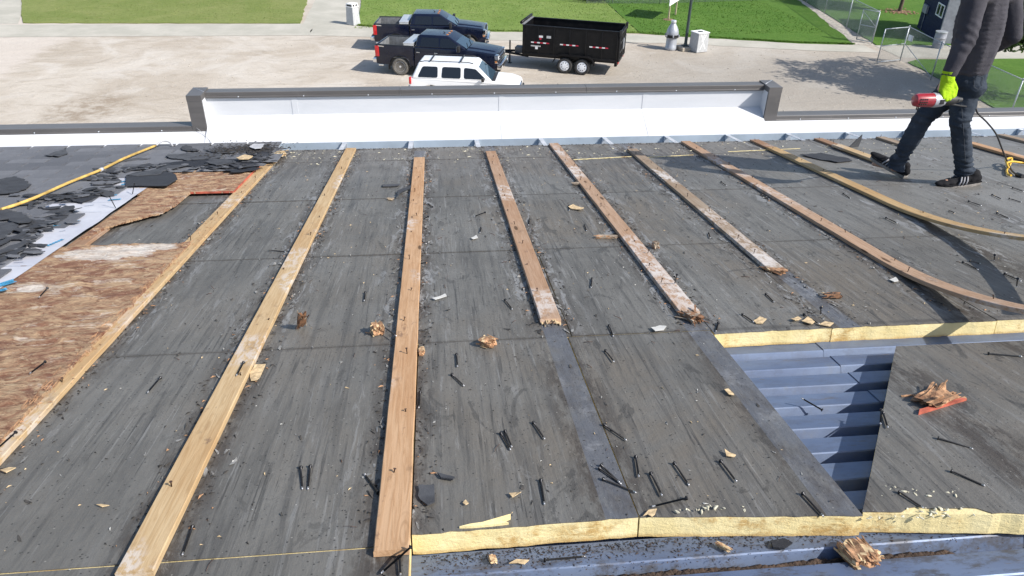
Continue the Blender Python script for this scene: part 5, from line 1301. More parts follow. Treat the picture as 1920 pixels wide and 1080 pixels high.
def pickup():
    root = empty('pickup_truck', Matrix(), 'x', 'pickup truck', 'dark pickup trucks parked side by side')
    HW = 1.0
    # front body with wheel arch, hood crowned by a loft across the width
    side = [(-1.22, .50)] + [(1.30, .50)] + arch(1.95, .52, 9, .42) + [(2.56, .55), (2.86, .55), (2.9, .80), (2.88, 1.10), (2.74, 1.245), (1.9, 1.34), (1.32, 1.385), (-1.22, 1.40)]
    side = [(-1.22, .50), (1.36, .50)] + [(x, z) for x, z in arch(1.95, .55, 11, .42) if z > .52 and 1.36 < x < 2.54] + [(2.54, .52), (2.86, .55), (2.9, .80), (2.88, 1.10), (2.74, 1.245), (1.9, 1.34), (1.32, 1.385), (-1.22, 1.40)]
    bm = bmesh.new(); prism(bm, side, -HW, HW, axis='y')
    for v in bm.verts:
        if v.co.z > 1.2: v.co.y *= .93
        if v.co.x > 2.7: v.co.y *= .93
    bevel(bm, .05, 3)
    body = obj('body', bm, M['navy'], root, sharp=40)
    bm = bmesh.new()       # raised hood centre
    hexa(bm, [(1.36, -.55, 1.37), (2.72, -.5, 1.24), (2.72, .5, 1.24), (1.36, .55, 1.37), (1.4, -.45, 1.43), (2.6, -.4, 1.30), (2.6, .4, 1.30), (1.4, .45, 1.43)]); bevel(bm, .03, 2)
    obj('hood', bm, M['navy'], body, sharp=40)
    # cab
    bm = bmesh.new(); frustum(bm, -1.2, 1.34, .92, 1.38, -1.02, .42, .70, 1.925); bevel(bm, .085, 4)
    cabo = obj('cab', bm, M['navy'], root, sharp=40)
    for x in (-.3, 0, .3):
        pass
    def side_win(xa, xb, za, zb, s, xa2=None, xb2=None):
        bm = bmesh.new()
        def P(x, z): return (x, s * (.92 - (z - 1.38) / .545 * .22 + .004), z)
        xa2 = xa if xa2 is None else xa2; xb2 = xb if xb2 is None else xb2
        n = 4; out = [P(xa, za), P(xb, za), P(xb2, zb), P(xa2, zb)]
        c_ = sum((V(p) for p in out), V()) / 4; r_ = []
        for i, p in enumerate(out):
            q0, q1 = V(out[i-1]), V(out[(i+1) % 4]); p = V(p)
            r_ += [p + (q0 - p).normalized() * .05, p + (q0 - p).normalized() * .013 + (q1 - p).normalized() * .013, p + (q1 - p).normalized() * .05]
        bm.faces.new([bm.verts.new(p) for p in r_]); ret = bmesh.ops.extrude_face_region(bm, geom=bm.faces[:])
        for v in [g_ for g_ in ret['geom'] if isinstance(g_, bmesh.types.BMVert)]: v.co.y += s * .006
        return obj('side_window', bm, M['glass'], root)
    for s in (-1, 1):
        side_win(-.93, -.02, 1.42, 1.82, s, -.86, -.02); side_win(.06, 1.12, 1.42, 1.82, s, .06, .48)
        bx('door_handle', root, 'chrome', (-.12, s * 1.006, 1.17), (.17, .03, .035), .01); bx('door_handle', root, 'chrome', (-1.0, s * 1.006, 1.17), (.17, .03, .035), .01)
        bm = bmesh.new(); box(bm, .014, .024, s*.99 - .012, s*.99 + .014, .6, 1.36); obj('door_seam', bm, M['plastic'], root)
        mr = bx('side_mirror', root, 'plastic', (1.02, s * 1.17, 1.46), (.14, .26, .30), .04); bx('mirror_glass', mr, 'chrome', (-.072, 0, 0), (.01, .2, .24), 0); bx('mirror_arm', mr, 'chrome', (.0, -s * .16, -.08), (.06, .16, .05), .01)
        bx('running_board', root, 'plastic', (.05, s * 1.0, .44), (2.3, .14, .07), .02)
        bx('tail_light', root, 'tail', (-3.06, s * .955, 1.12), (.2, .13, .5), .02)
        hl = bx('headlight', root, 'chrome', (2.80, s * .80, 1.02), (.18, .26, .40), .03); bx('lens', hl, 'lamp', (.06, s * .01, .06), (.08, .2, .2), .02); bx('turn_signal', hl, 'amber', (-.02, s * .11, -.12), (.1, .05, .08), .01)
        bm = bmesh.new(); prof = [(-2.57, .5), (-3.1, .52), (-3.13, .9), (-3.12, 1.43), (-1.24, 1.43), (-1.24, .5), (-1.33, .5)] + [(x, z) for x, z in arch(-1.95, .56, 13, .42)[::-1] if z > .52]
        prism(bm, prof, s * .90, s * 1.0, axis='y'); bevel(bm, .02, 2); bs = obj('bed_side', bm, M['navy'], root, sharp=35)
        bx('bed_rail_cap', bs, 'plastic', (-2.18, s * .95, 1.437), (1.86, .1, .02), .006)
        bx('badge', bs, 'chrome', (-2.85, s * 1.003, 1.36), (.3, .006, .045), 0, ('Y', .06))
        bm = bmesh.new()      # bright lip of the wheel opening
        pts = [(x, s * 1.004, z) for x, z in arch(-1.95, .56, 13, .42)]; tube(bm, pts, .02, 5); obj('arch_lip', bm, M['navy'], bs)
        bm = bmesh.new(); box(bm, -2.72, -2.35 + .0, s*.55, s*.88, .86, 1.08); bevel(bm, .03, 2); obj('wheel_tub', bm, M['bedliner'], root, Matrix.Translation((.58, 0, 0)), sharp=35)
        bx('mud_flap', root, 'plastic', (-2.52, s * .88, .42), (.02, .26, .34), .004)
    for x in (-1.24 - .04,): bx('bulkhead', root, 'bedliner', (x, 0, 1.14), (.05, 1.8, .56), .01)
    bx('bed_floor', root, 'bedliner', (-2.17, 0, .84), (1.85, 1.8, .06), .01)
    bm = bmesh.new()
    for k in range(9): box(bm, -3.0, -1.3, -.72 + k * .18 - .03, -.72 + k * .18 + .03, .87, .885)
    tag(obj('bed_ribs', bm, M['bedliner'], root), kind='stuff')
    tg = bx('tailgate', root, 'navy', (-3.085, 0, 1.15), (.08, 1.76, .56), .025); bx('tailgate_handle', tg, 'plastic', (-.045, 0, .1), (.02, .24, .1), .006)
    bx('liner_side', root, 'bedliner', (-2.17, .888, 1.14), (1.85, .02, .54), .004); bx('liner_side', root, 'bedliner', (-2.17, -.888, 1.14), (1.85, .02, .54), .004)
    bx('liner_gate', root, 'bedliner', (-3.035, 0, 1.14), (.015, 1.74, .5), .004)
    tb = bx('tool_box', root, 'alu', (-1.5, 0, 1.40), (.46, 1.92, .26), .02); bx('tool_box_lid', tb, 'alu', (0, 0, .148), (.5, 1.94, .035), .012); bx('latch', tb, 'chrome', (-.24, .5, .06), (.03, .1, .06), .006); bx('latch', tb, 'chrome', (-.24, -.5, .06), (.03, .1, .06), .006)
    bm = bmesh.new()       # windscreen
    a = [(1.36, -.80, 1.40), (1.36, .80, 1.40), (.475, .60, 1.865), (.475, -.60, 1.865)]
    nrm = (V(a[1]) - V(a[0])).cross(V(a[3]) - V(a[0])).normalized()
    if nrm.z < 0: nrm = -nrm
    hexa(bm, [V(p) + nrm * .006 - V((0.02, 0, 0)) for p in a] + [V(p) + nrm * .014 - V((0.02, 0, 0)) for p in a]); obj('windscreen', bm, M['wind'], root)
    bm = bmesh.new(); a = [(-1.19, -.74, 1.44), (-1.19, .74, 1.44), (-1.075, .58, 1.84), (-1.075, -.58, 1.84)]
    hexa(bm, [V(p) + V((-.012, 0, 0)) for p in a] + [V(p) + V((-.02, 0, 0)) for p in a]); obj('rear_window', bm, M['glass'], root)
    for k in (-.4, 0, .4): bx('roof_lamp', root, 'amber', (.32, k, 1.935), (.1, .09, .035), .012)
    tube_ = bmesh.new(); tube(tube_, [(.1, 0, 1.92), (.02, 0, 1.99)], [.03, .012], 8); obj('antenna', tube_, M['plastic'], root)
    wp = bmesh.new(); tube(wp, [(1.37, .1, 1.415), (1.15, .62, 1.53)], .012, 5); tube(wp, [(1.37, -.6, 1.415), (1.18, -.05, 1.515)], .012, 5); tag(obj('wiper', wp, M['plastic'], root), kind='stuff')
    gr = bx('grille', root, 'plastic', (2.88, 0, 1.0), (.06, 1.36, .36), .02)
    for z in (.13, 0, -.13): bx('grille_bar', gr, 'chrome', (.035, 0, z), (.05, 1.36, .075 if z == 0 else .05), .012)
    fb_ = bx('front_bumper', root, 'chrome', (2.95, 0, .68), (.22, 1.94, .26), .05); bx('bumper_vent', fb_, 'plastic', (.1, 0, -.04), (.03, 1.1, .1), .01); bx('fog_lamp', fb_, 'lamp', (.1, .72, -.02), (.03, .14, .09), .01); bx('fog_lamp', fb_, 'lamp', (.1, -.72, -.02), (.03, .14, .09), .01)
    bx('front_valance', root, 'plastic', (2.82, 0, .48), (.26, 1.8, .18), .04)
    rb_ = bx('rear_bumper', root, 'chrome', (-3.22, 0, .66), (.2, 1.96, .2), .04); bx('step_pad', rb_, 'plastic', (-.01, 0, .1), (.18, 1.5, .02), .005); bx('number_plate', rb_, 'refl_w', (-.105, 0, 0), (.01, .3, .14), .002)
    bx('tow_hitch', root, 'plastic', (-3.36, 0, .48), (.3, .08, .08), .01)
    bx('exhaust_tip', root, 'chrome', (-2.95, -.8, .42), (.26, .09, .08), .02)
    bm = bmesh.new(); box(bm, -2.9, 2.7, -.45, .45, .38, .56); obj('chassis', bm, M['plastic'], root)
    bm = bmesh.new(); box(bm, 1.45, 2.45, -.85, .85, .5, .95); obj('wheel_well', bm, M['plastic'], root); bm = bmesh.new(); [box(bm, -2.52, -1.38, a_, b_, .42, 1.0) for a_, b_ in ((-.898, -.8), (.8, .898))]; obj('wheel_well', bm, M['plastic'], root)
    for x in (-1.95, 1.95):
        for y in (-.86, .86): wheel(root, x, y, .42, .28, tyre='dusty', spokes=8, hub=.62)
    return root
P_ = pickup(); P_['label'] = 'dark navy pickup nearest the white car, whole rear wheel in view'
P_.matrix_world = GM(.506, 37.246, 0, radians(-15.3))
Q_ = copy_tree(P_); Q_['label'] = 'dark navy pickup parked behind the other one, next to the grass'
Q_.matrix_world = GM(.084, 42.325, 0, radians(-6.5))

def suv():
    root = empty('sport_utility_car', GM(1.40, 32.8, 0, radians(-10.8)), 'white sport utility car with roof bars, half hidden behind the parapet', 'car')
    side = [(-2.35, .42), (-1.98, .42)] + [(x, z) for x, z in arch(-1.42, .46, 11, .36) if z > .44] + [(-.9, .40), (1.0, .40)] + [(x, z) for x, z in arch(1.52, .46, 11, .36) if z > .44] + [(2.06, .42), (2.42, .45), (2.46, .72), (2.36, .90), (2.0, 1.0), (1.2, 1.06), (-2.3, 1.10), (-2.4, .9)]
    bm = bmesh.new(); prism(bm, side, -.92, .92, axis='y')
    for v in bm.verts:
        if v.co.z > .85: v.co.y *= .95
        if v.co.x > 2.2 or v.co.x < -2.2: v.co.y *= .94
    bevel(bm, .06, 3); body = obj('body', bm, M['whitepaint'], root, sharp=40)
    bm = bmesh.new(); frustum(bm, -2.28, 1.24, .86, 1.06, -1.96, .50, .66, 1.72); bevel(bm, .1, 4); obj('cabin', bm, M['whitepaint'], root, sharp=40)
    def P(x, z, s): return (x, s * (.86 - (z - 1.06) / .66 * .20 + .004), z)
    for s in (-1, 1):
        for a in ([(-2.0, 1.14), (-1.12, 1.14), (-1.12, 1.58), (-1.78, 1.58)], [(-.96, 1.14), (-.12, 1.14), (-.12, 1.58), (-.92, 1.58)], [(.02, 1.14), (.98, 1.14), (.52, 1.54), (.02, 1.58)]):
            pts = [V(P(x, z, s)) for x, z in a]; r_ = []
            for i, p in enumerate(pts):
                q0, q1 = pts[i-1], pts[(i+1) % 4]
                r_ += [p + (q0 - p).normalized() * .07, p + (q0 - p).normalized() * .02 + (q1 - p).normalized() * .02, p + (q1 - p).normalized() * .07]
            bm = bmesh.new(); bm.faces.new([bm.verts.new(p) for p in r_]); ret = bmesh.ops.extrude_face_region(bm, geom=bm.faces[:])
            for v in [g_ for g_ in ret['geom'] if isinstance(g_, bmesh.types.BMVert)]: v.co.y += s * .006
            obj('side_window', bm, M['glass'], root)
        bx('side_mirror', root, 'plastic', (.86, s * 1.0, 1.16), (.12, .2, .15), .03)
        bm = bmesh.new(); tube(bm, [(-1.9, s * .6, 1.735), (-1.7, s * .6, 1.78), (.2, s * .6, 1.78), (.4, s * .58, 1.73)], .018, 6); obj('roof_rail', bm, M['plastic'], root)
        bx('tail_light', root, 'tail', (-2.33, s * .82, .98), (.1, .14, .3), .03); bx('headlight', root, 'lamp', (2.36, s * .66, .78), (.12, .32, .16), .03)
    for x in (-1.45, -.15): bx('roof_bar', root, 'plastic', (x, 0, 1.79), (.06, 1.24, .03), .01)
    a = [(1.22, -.74, 1.09), (1.22, .74, 1.09), (.545, .57, 1.66), (.545, -.57, 1.66)]; nrm = V((.57, 0, .68)).normalized()
    bm = bmesh.new(); hexa(bm, [V(p) + nrm * .004 for p in a] + [V(p) + nrm * .012 for p in a]); obj('windscreen', bm, M['wind'], root)
    bx('cowl', root, 'plastic', (1.27, 0, 1.07), (.18, 1.4, .03), .01)
    a = [(-2.25, -.7, 1.14), (-2.25, .7, 1.14), (-2.02, .55, 1.62), (-2.02, -.55, 1.62)]; bm = bmesh.new(); hexa(bm, [V(p) + V((-.01, 0, 0)) for p in a] + [V(p) + V((-.02, 0, .0)) for p in a]); obj('rear_window', bm, M['glass'], root)
    bx('rear_bumper', root, 'plastic', (-2.42, 0, .55), (.14, 1.7, .22), .04); bx('front_bumper', root, 'plastic', (2.46, 0, .52), (.12, 1.7, .2), .04); bx('grille', root, 'chrome', (2.42, 0, .76), (.06, .8, .16), .02)
    bm = bmesh.new(); tube(bm, [(1.05, -.8, 1.06), (.95, -.82, 1.7)], .006, 4); obj('antenna', bm, M['plastic'], root)
    for x in (-1.42, 1.52):
        for y in (-.8, .8): wheel(root, x, y, .36, .24, spokes=5)
suv()

def trailer():
    root = empty('dump_trailer', GM(7.05, 37.87, 0, radians(158.4)), 'black high sided dump trailer with four wheels and red and white reflector strips', 'trailer')
    L, HWt, z0, z1 = 2.38, .97, .72, 2.1
    for s in (-1, 1):
        bm = bmesh.new(); box(bm, -L, L, s*HWt - .03, s*HWt + .03, z0, z1); bevel(bm, .006, 1); sp = obj('side_wall', bm, M['black'], root)
        bm = bmesh.new(); box(bm, -L - .03, L + .03, s*HWt - .05, s*HWt + .055, z1, z1 + .07); bevel(bm, .012, 1); obj('top_rail', bm, M['black'], sp)
        for x in (-L + .04, -1.6, -.8, 0, .8, 1.6, L - .04): bx('side_post', sp, 'black', (x, s * (HWt + .045), (z0 + z1)/2), (.07, .04, z1 - z0), .006)
        bx('bottom_rail', sp, 'black', (0, s * (HWt + .04), z0 + .05), (2 * L, .08, .12), .01)
        for xm in (1.5, .02, -1.45):
            for k in range(6): bx('reflector', sp, 'refl_r' if k % 2 == 0 else 'refl_w', (xm - .4 + k * .155, s * (HWt + .068), 1.36), (.15, .004, .055), 0)
        bx('sticker', sp, 'refl_w', (1.45, s * (HWt + .068), 1.66), (.2, .004, .1), 0); bx('sticker', sp, 'refl_r', (1.47, s * (HWt + .069), 1.56), (.1, .004, .09), 0); bx('sticker', sp, 'alu', (1.05, s * (HWt + .068), 1.66), (.22, .004, .12), 0)
        bx('sticker', sp, 'alu', (1.70, s * (HWt + .068), 1.19), (.5, .004, .06), 0); bx('sticker', sp, 'refl_w', (1.66, s * (HWt + .069), 1.10), (.14, .004, .12), 0)
        # fender over the two wheels
        bm = bmesh.new(); prof = [(-1.35, .52), (-1.2, .82), (-1.0, .90), (.42, .90), (.62, .82), (.78, .52), (.74, .52), (.59, .79), (.41, .865), (-.99, .865), (-1.17, .79), (-1.31, .52)]
        prism(bm, prof, s * 1.0, s * 1.27, axis='y'); obj('fender', bm, M['black'], root)
        for x in (.16, -.72): wheel(root, x, s * 1.13, .385, .23, rim='rimwhite', spokes=8, hub=.66)
    bm = bmesh.new(); box(bm, L - .03, L + .03, -HWt, HWt, z0, z1 + .06); fw = obj('front_wall', bm, M['black'], root)
    bm = bmesh.new(); hexa(bm, [(L - .06, -HWt - .05, z1 + .072), (L + .02, -HWt - .05, z1 + .072), (L + .02, HWt + .05, z1 + .072), (L - .06, HWt + .05, z1 + .072), (L + .1, -HWt - .05, z1 + .10), (L + .16, -HWt - .05, z1 + .09), (L + .16, HWt + .05, z1 + .09), (L + .1, HWt + .05, z1 + .10)]); obj('tarp_housing', bm, M['bedliner'], fw)
    bm = bmesh.new(); tube(bm, [(L + .1, -HWt - .04, z1 + .16), (L + .1, HWt + .04, z1 + .16)], .07, 8); obj('tarp_roll', bm, M['black'], fw)
    bm = bmesh.new(); box(bm, -L, L, -HWt, HWt, z0 - .06, z0); obj('floor', bm, M['black'], root)
    # swinging rear doors with frames and bars
    for s in (-1, 1):
        d = bx('rear_door', root, 'black', (-L - .04, s * .485, (z0 + z1)/2), (.05, .95, z1 - z0), .008)
        for yy in (-.44, 0, .44): bx('door_bar', d, 'plastic', (-.05, yy, 0), (.05, .06, z1 - z0 - .04), .006)
        for zz in (-.64, -.25, .2, .62): bx('door_bar', d, 'plastic', (-.06, 0, zz), (.05, .94, .06), .006)
        bx('door_latch', d, 'zinc', (-.1, -s * .4, 0), (.05, .05, .5), .008); bx('tail_light', root, 'tail', (-L - .06, s * .8, z0 - .08), (.05, .18, .08), .01)
    for s in (-1, 1): bx('door_hinge', root, 'plastic', (-L - .1, s * (HWt + .04), z1 - .02), (.12, .08, .3), .01)
    bm = bmesh.new(); box(bm, -L, L - .1, -.42, -.3, .5, .66); box(bm, -L, L - .1, .3, .42, .5, .66); box(bm, -L, -L + .12, -.9, .9, .48, .66); tag(obj('chassis', bm, M['black'], root), kind='stuff')
    bm = bmesh.new()
    for s in (-1, 1): tube(bm, [(L - .2, s * .62, .56), (3.75, s * .06, .56)], .06, 4)
    tube(bm, [(3.7, 0, .56), (3.95, 0, .58)], .06, 6); tag(obj('tongue', bm, M['black'], root), kind='stuff')
    bx('battery_box', root, 'bedliner', (2.75, 0, .72), (.5, .5, .3), .02)
    jk = bmesh.new(); tube(jk, [(3.3, .1, .03), (3.3, .1, 1.15)], .04, 8); box(jk, 3.2, 3.4, 0, .2, 0, .03); obj('jack', jk, M['plastic'], root)
    bm = bmesh.new(); tube(bm, [(3.9, 0, .58), (4.02, 0, .52)], [.075, .06], 8); obj('coupler', bm, M['plastic'], root)
    bm = bmesh.new(); r = random.Random(2)
    for k in range(3): tube(bm, smoothpath([V((3.6, .1 * k - .1, .5)), V((3.75, .1 * k - .1, .3)), V((3.9, .05 * k, .45))]), .014, 5)
    tag(obj('safety_chain', bm, M['zinc'], root), kind='stuff')
trailer()

# ------------------------------------------------------------------ bins, lamp post, sign
def bin_box(p, rz_, lid, label, bw=.62, tw=.52, h=1.05):
    root = empty('litter_bin', GM(p.x, p.y, 0, rz_), label, 'litter bin', 'square pale litter bins')
    bm = bmesh.new(); frustum(bm, -bw/2, bw/2, bw/2, .02, -tw/2, tw/2, tw/2, h); bevel(bm, .012, 1); obj('body', bm, M['bin'], root)
    bm = bmesh.new(); box(bm, -tw/2 - .03, tw/2 + .03, -tw/2 - .03, tw/2 + .03, h, h + .045); bevel(bm, .008, 1); obj('rim', bm, M['binlid'], root)
    if lid:
        bm = bmesh.new(); box(bm, -tw/2 + .03, tw/2 - .03, -tw/2 + .03, tw/2 - .03, h + .045, h + .15); obj('opening', bm, M['plastic'], root)
        for sx, sy in ((-1,-1),(1,-1),(1,1),(-1,1)): bx('post', root, 'binlid', (sx * (tw/2 - .03), sy * (tw/2 - .03), h + .10), (.05, .05, .11), 0)
        bx('lid', root, 'binlid', (0, 0, h + .18), (tw + .0, tw + .0, .06), .012); bx('post', root, 'binlid', (0, -tw/2 + .03, h + .1), (.07, .03, .11), 0)
    else:
        bm = bmesh.new(); lathe(bm, [(.001, h + .047), (.16, h + .049), (.16, h + .047)], 20); obj('opening', bm, M['plastic'], root)
    # painted slanting strokes on two faces
    def face_mark(side, a, b, w_=.045):
        bm = bmesh.new()
        def P(q):
            t = (q[1] - .02) / (h - .02); half = (bw + (tw - bw) * t) / 2 + .003
            return V((q[0], -half, q[1])) if side == 0 else V((half, q[0], q[1]))
        A, Bq = P(a), P(b); d = (Bq - A).normalized(); nrm = V((0, -1, 0)) if side == 0 else V((1, 0, 0)); s = d.cross(nrm) * w_ / 2
        hexa(bm, [A - s, A + s, Bq + s, Bq - s] + [x + nrm * .003 for x in (A - s, A + s, Bq + s, Bq - s)]); obj('painted_stroke', bm, M['binlid'], root)
    for side in (0, 1):
        face_mark(side, (-.18, .98), (.18, .18)); face_mark(side, (.15, .95), (-.02, .62)); face_mark(side, (-.02, .5), (-.18, .15), .03); face_mark(side, (.02, .98), (-.1, .6), .03)
bin_box(gp(663, 46), radians(52), True, 'square pale litter bin with a raised lid on the grass corner left of the pickups')
bin_box(gp(1308, 96), radians(20), False, 'square pale litter bin with a round hole on top, right of the lamp post', .74, .70, 1.02)
p = gp(1257, 93)
root = empty('bottle_bin', GM(p.x, p.y), 'silver litter bin shaped like a big bottle, left of the lamp post', 'litter bin')
bm = bmesh.new(); lathe(bm, [(.001, 0), (.30, 0), (.33, .05), (.33, .10), (.315, .14), (.315, .18), (.30, .2), (.295, .70)], 28); obj('base', bm, M['silver'], root, sharp=50)
bm = bmesh.new(); lathe(bm, [(.30, .72), (.33, .78), (.345, .86), (.335, .98), (.30, 1.10), (.235, 1.24), (.16, 1.36), (.13, 1.42), (.13, 1.47)], 28); obj('shoulder', bm, M['silver'], root, sharp=60)
bm = bmesh.new(); lathe(bm, [(.145, 1.47), (.15, 1.475), (.15, 1.56), (.14, 1.58), (.001, 1.59)], 20); obj('cap', bm, M['alu'], root, sharp=40)
bm = bmesh.new(); lathe(bm, [(.30, .68), (.37, .69), (.37, .72), (.34, .73), (.34, .80), (.38, .81), (.38, .835), (.32, .84)], 24); obj('collar', bm, M['plastic'], root, sharp=30)
for k in range(6): bx('collar_clip', root, 'silver', (.385 * cos(k * pi/3 + .4), .385 * sin(k * pi/3 + .4), .79), (.07, .07, .12), .012, ('Z', k * pi/3 + .4))
p = gp(1284, 93)
root = empty('lamp_post', GM(p.x, p.y), 'dark round lamp post on a low square concrete footing', 'lamp post')
bm = bmesh.new(); box(bm, -.42, .42, -.42, .42, 0, .2); bevel(bm, .02, 1); obj('footing', bm, M['footing'], root, Matrix.Rotation(.25, 4, 'Z'))
bm = bmesh.new(); lathe(bm, [(.15, .2), (.16, .23), (.12, .26), (.10, .32), (.085, .4), (.065, 6.0), (.001, 6.0)], 16); obj('pole', bm, M['pole'], root, sharp=40)
for k in range(4): bx('base_bolt', root, 'plastic', (.2 * cos(k * pi/2 + .8), .2 * sin(k * pi/2 + .8), .225), (.07, .07, .05), .01)
bm = bmesh.new(); lathe(bm, [(.07, 5.9), (.26, 6.1), (.3, 6.4), (.12, 6.55), (.001, 6.56)], 16); obj('lantern', bm, M['pole'], root, sharp=40)
a, b = gp(1253, 38), gp(1266, 29)
root = empty('sign_board', GM(a.x, a.y), 'white sign board seen edge-on, raised on two pale timber posts in the lawn', 'sign')
d = V((b.x - a.x, b.y - a.y, 0)); q = atan2(d.y, d.x)
for t in (0, 1):
    for off in (0,): bm = bmesh.new(); box(bm, -.045, .045, -.045, .045, 0, 2.6); obj('post', bm, M['timber'], root, Matrix.Translation(d * t) @ Matrix.Rotation(q, 4, 'Z'))
bm = bmesh.new(); box(bm, -.45, d.length + .45, -.075, -.047, .95, 2.6); obj('panel', bm, M['signwhite'], root, Matrix.Rotation(q, 4, 'Z'))
bm = bmesh.new(); lathe(bm, [(.001, .06), (.3, .055), (.45, .045)], 14); obj('bare_soil', bm, M['mulch'], root); 

# ------------------------------------------------------------------ fences and gates
def post(parent, x, y, h, r=.03, name='post'):
    bm = bmesh.new(); tube(bm, [(x, y, 0), (x, y, h)], r, 8); lathe(bm, [(r*1.15, h - .02), (r*1.1, h + .02), (.001, h + .045)], 8, at=(x, y, 0)); return obj(name, bm, M['galv'], parent)
def rail(parent, a, b, r=.02, name='rail'):
    bm = bmesh.new(); tube(bm, [a, b], r, 6); return obj(name, bm, M['galv'], parent)
def mesh_panel(parent, a, b, z0, z1, pitch=.085, r=.0035):
    a, b = V(a), V(b); d = (b - a); L = d.length; d.normalize(); H = z1 - z0; vs, fs = [], []
    nrm = V((-d.y, d.x, 0))
    for sgn in (1, -1):
        k = -int(H / pitch) - 1
        while k * pitch < L + H:
            s0 = k * pitch
            if sgn > 0: t0, t1 = s0, s0 + H; zz = lambda t: z0 + (t - s0)
            else: t0, t1 = s0, s0 + H; zz = lambda t: z1 - (t - s0)
            ta, tb = max(0, t0), min(L, t1)
            if tb > ta + .01:
                p, q = a + d * ta, a + d * tb; pa, pb = V((p.x, p.y, zz(ta))), V((q.x, q.y, zz(tb)))
                i = len(vs); dd = (pb - pa).normalized(); w_ = dd.cross(nrm) * r
                vs += [pa - w_, pa + w_, pb + w_, pb - w_, pa - nrm * r, pa + nrm * r, pb + nrm * r, pb - nrm * r]; fs += [(i, i+1, i+2, i+3), (i+4, i+5, i+6, i+7)]
            k += 1
    me = bpy.data.meshes.new('chain_link'); me.from_pydata(vs, [], fs); me.materials.append(M['wire'])
    return tag(link('chain_link', me, parent), kind='stuff')
def fence(pts, h, label, name='chain_link_fence', step=None):
    o = V((*pts[0], 0)); root = empty(name, Matrix.Translation(o), label, 'fence'); Q = [V((*p, 0)) - o for p in pts]
    for p in Q: post(root, p.x, p.y, h)
    for a, b in zip(Q, Q[1:]):
        rail(root, a + V((0, 0, h - .03)), b + V((0, 0, h - .03))); mesh_panel(root, a, b, .05, h - .03)
    return root, Q
fence([(25.69, 42.46 + .02), (26.13, 46.46), (26.82, 50.94), (27.5, 55.2), (28.2, 59.5)], 1.84, 'chain link fence running away from the open gate beside the pale stone strip')
F2, Q2 = fence([(25.14, 38.45), (24.69, 34.84), (24.4, 31.6), (24.2, 28.4), (24.0, 25.0)], 1.84, 'chain link fence passing behind the worker down to the parapet')
rail(F2, V((0, 0, .95)), Q2[1] + V((0, 0, .12)), .018, 'brace')
fence([(11.0, 54.9), (12.84, 54.79), (16.3, 54.76), (19.86, 55.3), (23.5, 55.8), (27.4, 56.3)], 1.8, 'low far chain link fence along the back of the lawn')
def gate(a, b, h, label):
    a, b = V((*a, 0)), V((*b, 0)); root = empty('metal_gate', Matrix.Translation(a), label, 'gate', 'open chain link gates'); d = b - a; z = lambda p, k: V((p.x, p.y, k))
    o = V()
    for p, q in (((o, .1), (o, h)), ((d, .1), (d, h)), ((o, .1), (d, .1)), ((o, h), (d, h)), ((o, h * .52), (d, h * .52))): rail(root, z(*p), z(*q), .026, 'frame_bar')
    mesh_panel(root, o, d, .1, h); return root
g1 = gate((25.12, 44.12 - .9), (25.66, 42.38), 1.8, 'open chain link gate standing by the pale stone strip, left one of the two'); rail(g1, V((0, 0, 1.7)), V((.54, -.84, .95)), .018, 'brace')
g2 = gate((23.53, 37.96), (25.10, 38.41), 1.8, 'open chain link gate standing on the gravel, right one of the two')
bx('notice_plate', F2, 'signwhite', (-.06, -.45, 1.32), (.012, .42, .3), .004)

# ------------------------------------------------------------------ shed, barrel, trees
sn = gp(1757, 82); sf = gp(1719, 52)           # near and far foot of the dark long wall
shd = empty('shed', GM(sn.x, sn.y), 'tall dark navy metal shed with one small white framed window', 'shed')
dx = V((sn.x - sf.x, sn.y - sf.y, 0)); WID, DEP, HT = dx.length, 3.4, 3.7
ang = atan2(dx.y, dx.x); dx.normalize()
SR = Matrix.Rotation(ang, 4, 'Z') @ Matrix.Translation((-WID, 0, 0))
def on_wall(x, y):
    'place along and height on the long wall for a photo pixel'
    r_ = ray(x, y); nrm_ = V((-dx.y, dx.x, 0)); P_ = CAM + r_ * ((sn - CAM).dot(nrm_) / r_.dot(nrm_)); return (P_ - sn).dot(dx) + WID, P_.z
bm = bmesh.new(); box(bm, 0, WID, 0, DEP, 0, HT); obj('wall', bm, M['shed'], shd, SR)
bm = bmesh.new()
for k in range(int(WID / .22)): box(bm, .06 + k * .22, .09 + k * .22, -.014, -.001, 0, HT)
tag(obj('wall_ribs', bm, M['shed'], shd, SR), kind='stuff')
bm = bmesh.new(); box(bm, WID + .002, WID + .03, .0, DEP, 0, HT); obj('sunlit_wall', bm, M['shedgrey'], shd, SR)  # sunlit look of this side put into its grey colour
bm = bmesh.new(); box(bm, WID - .1, WID + .05, -.03, .0, 0, HT); obj('corner_trim', bm, M['shedgrey'], shd, SR)
bm = bmesh.new(); hexa(bm, [(-.3, -.4, HT), (WID + .4, -.4, HT), (WID + .4, DEP + .4, HT), (-.3, DEP + .4, HT), (-.3, -.4, HT + .12), (WID + .4, -.4, HT + .12), (WID + .4, DEP + .4, HT + .7), (-.3, DEP + .4, HT + .7)]); obj('roof', bm, M['purple'], shd, SR)
wf = bmesh.new()
(_x0, _z0), (_x1, _z1) = on_wall(1755, 27), on_wall(1774, 11)
wx, wz0, ww, wh = _x0, _z0, _x1 - _x0, _z1 - _z0
for x0, x1, zz0, zz1 in ((wx, wx + ww, wz0, wz0 + .06), (wx, wx + ww, wz0 + wh - .06, wz0 + wh), (wx, wx + .06, wz0 + .06, wz0 + wh - .06), (wx + ww - .06, wx + ww, wz0 + .06, wz0 + wh - .06), (wx + ww/2 - .025, wx + ww/2 + .025, wz0 + .06, wz0 + wh - .06)): box(wf, x0, x1, -.06, -.016, zz0, zz1)
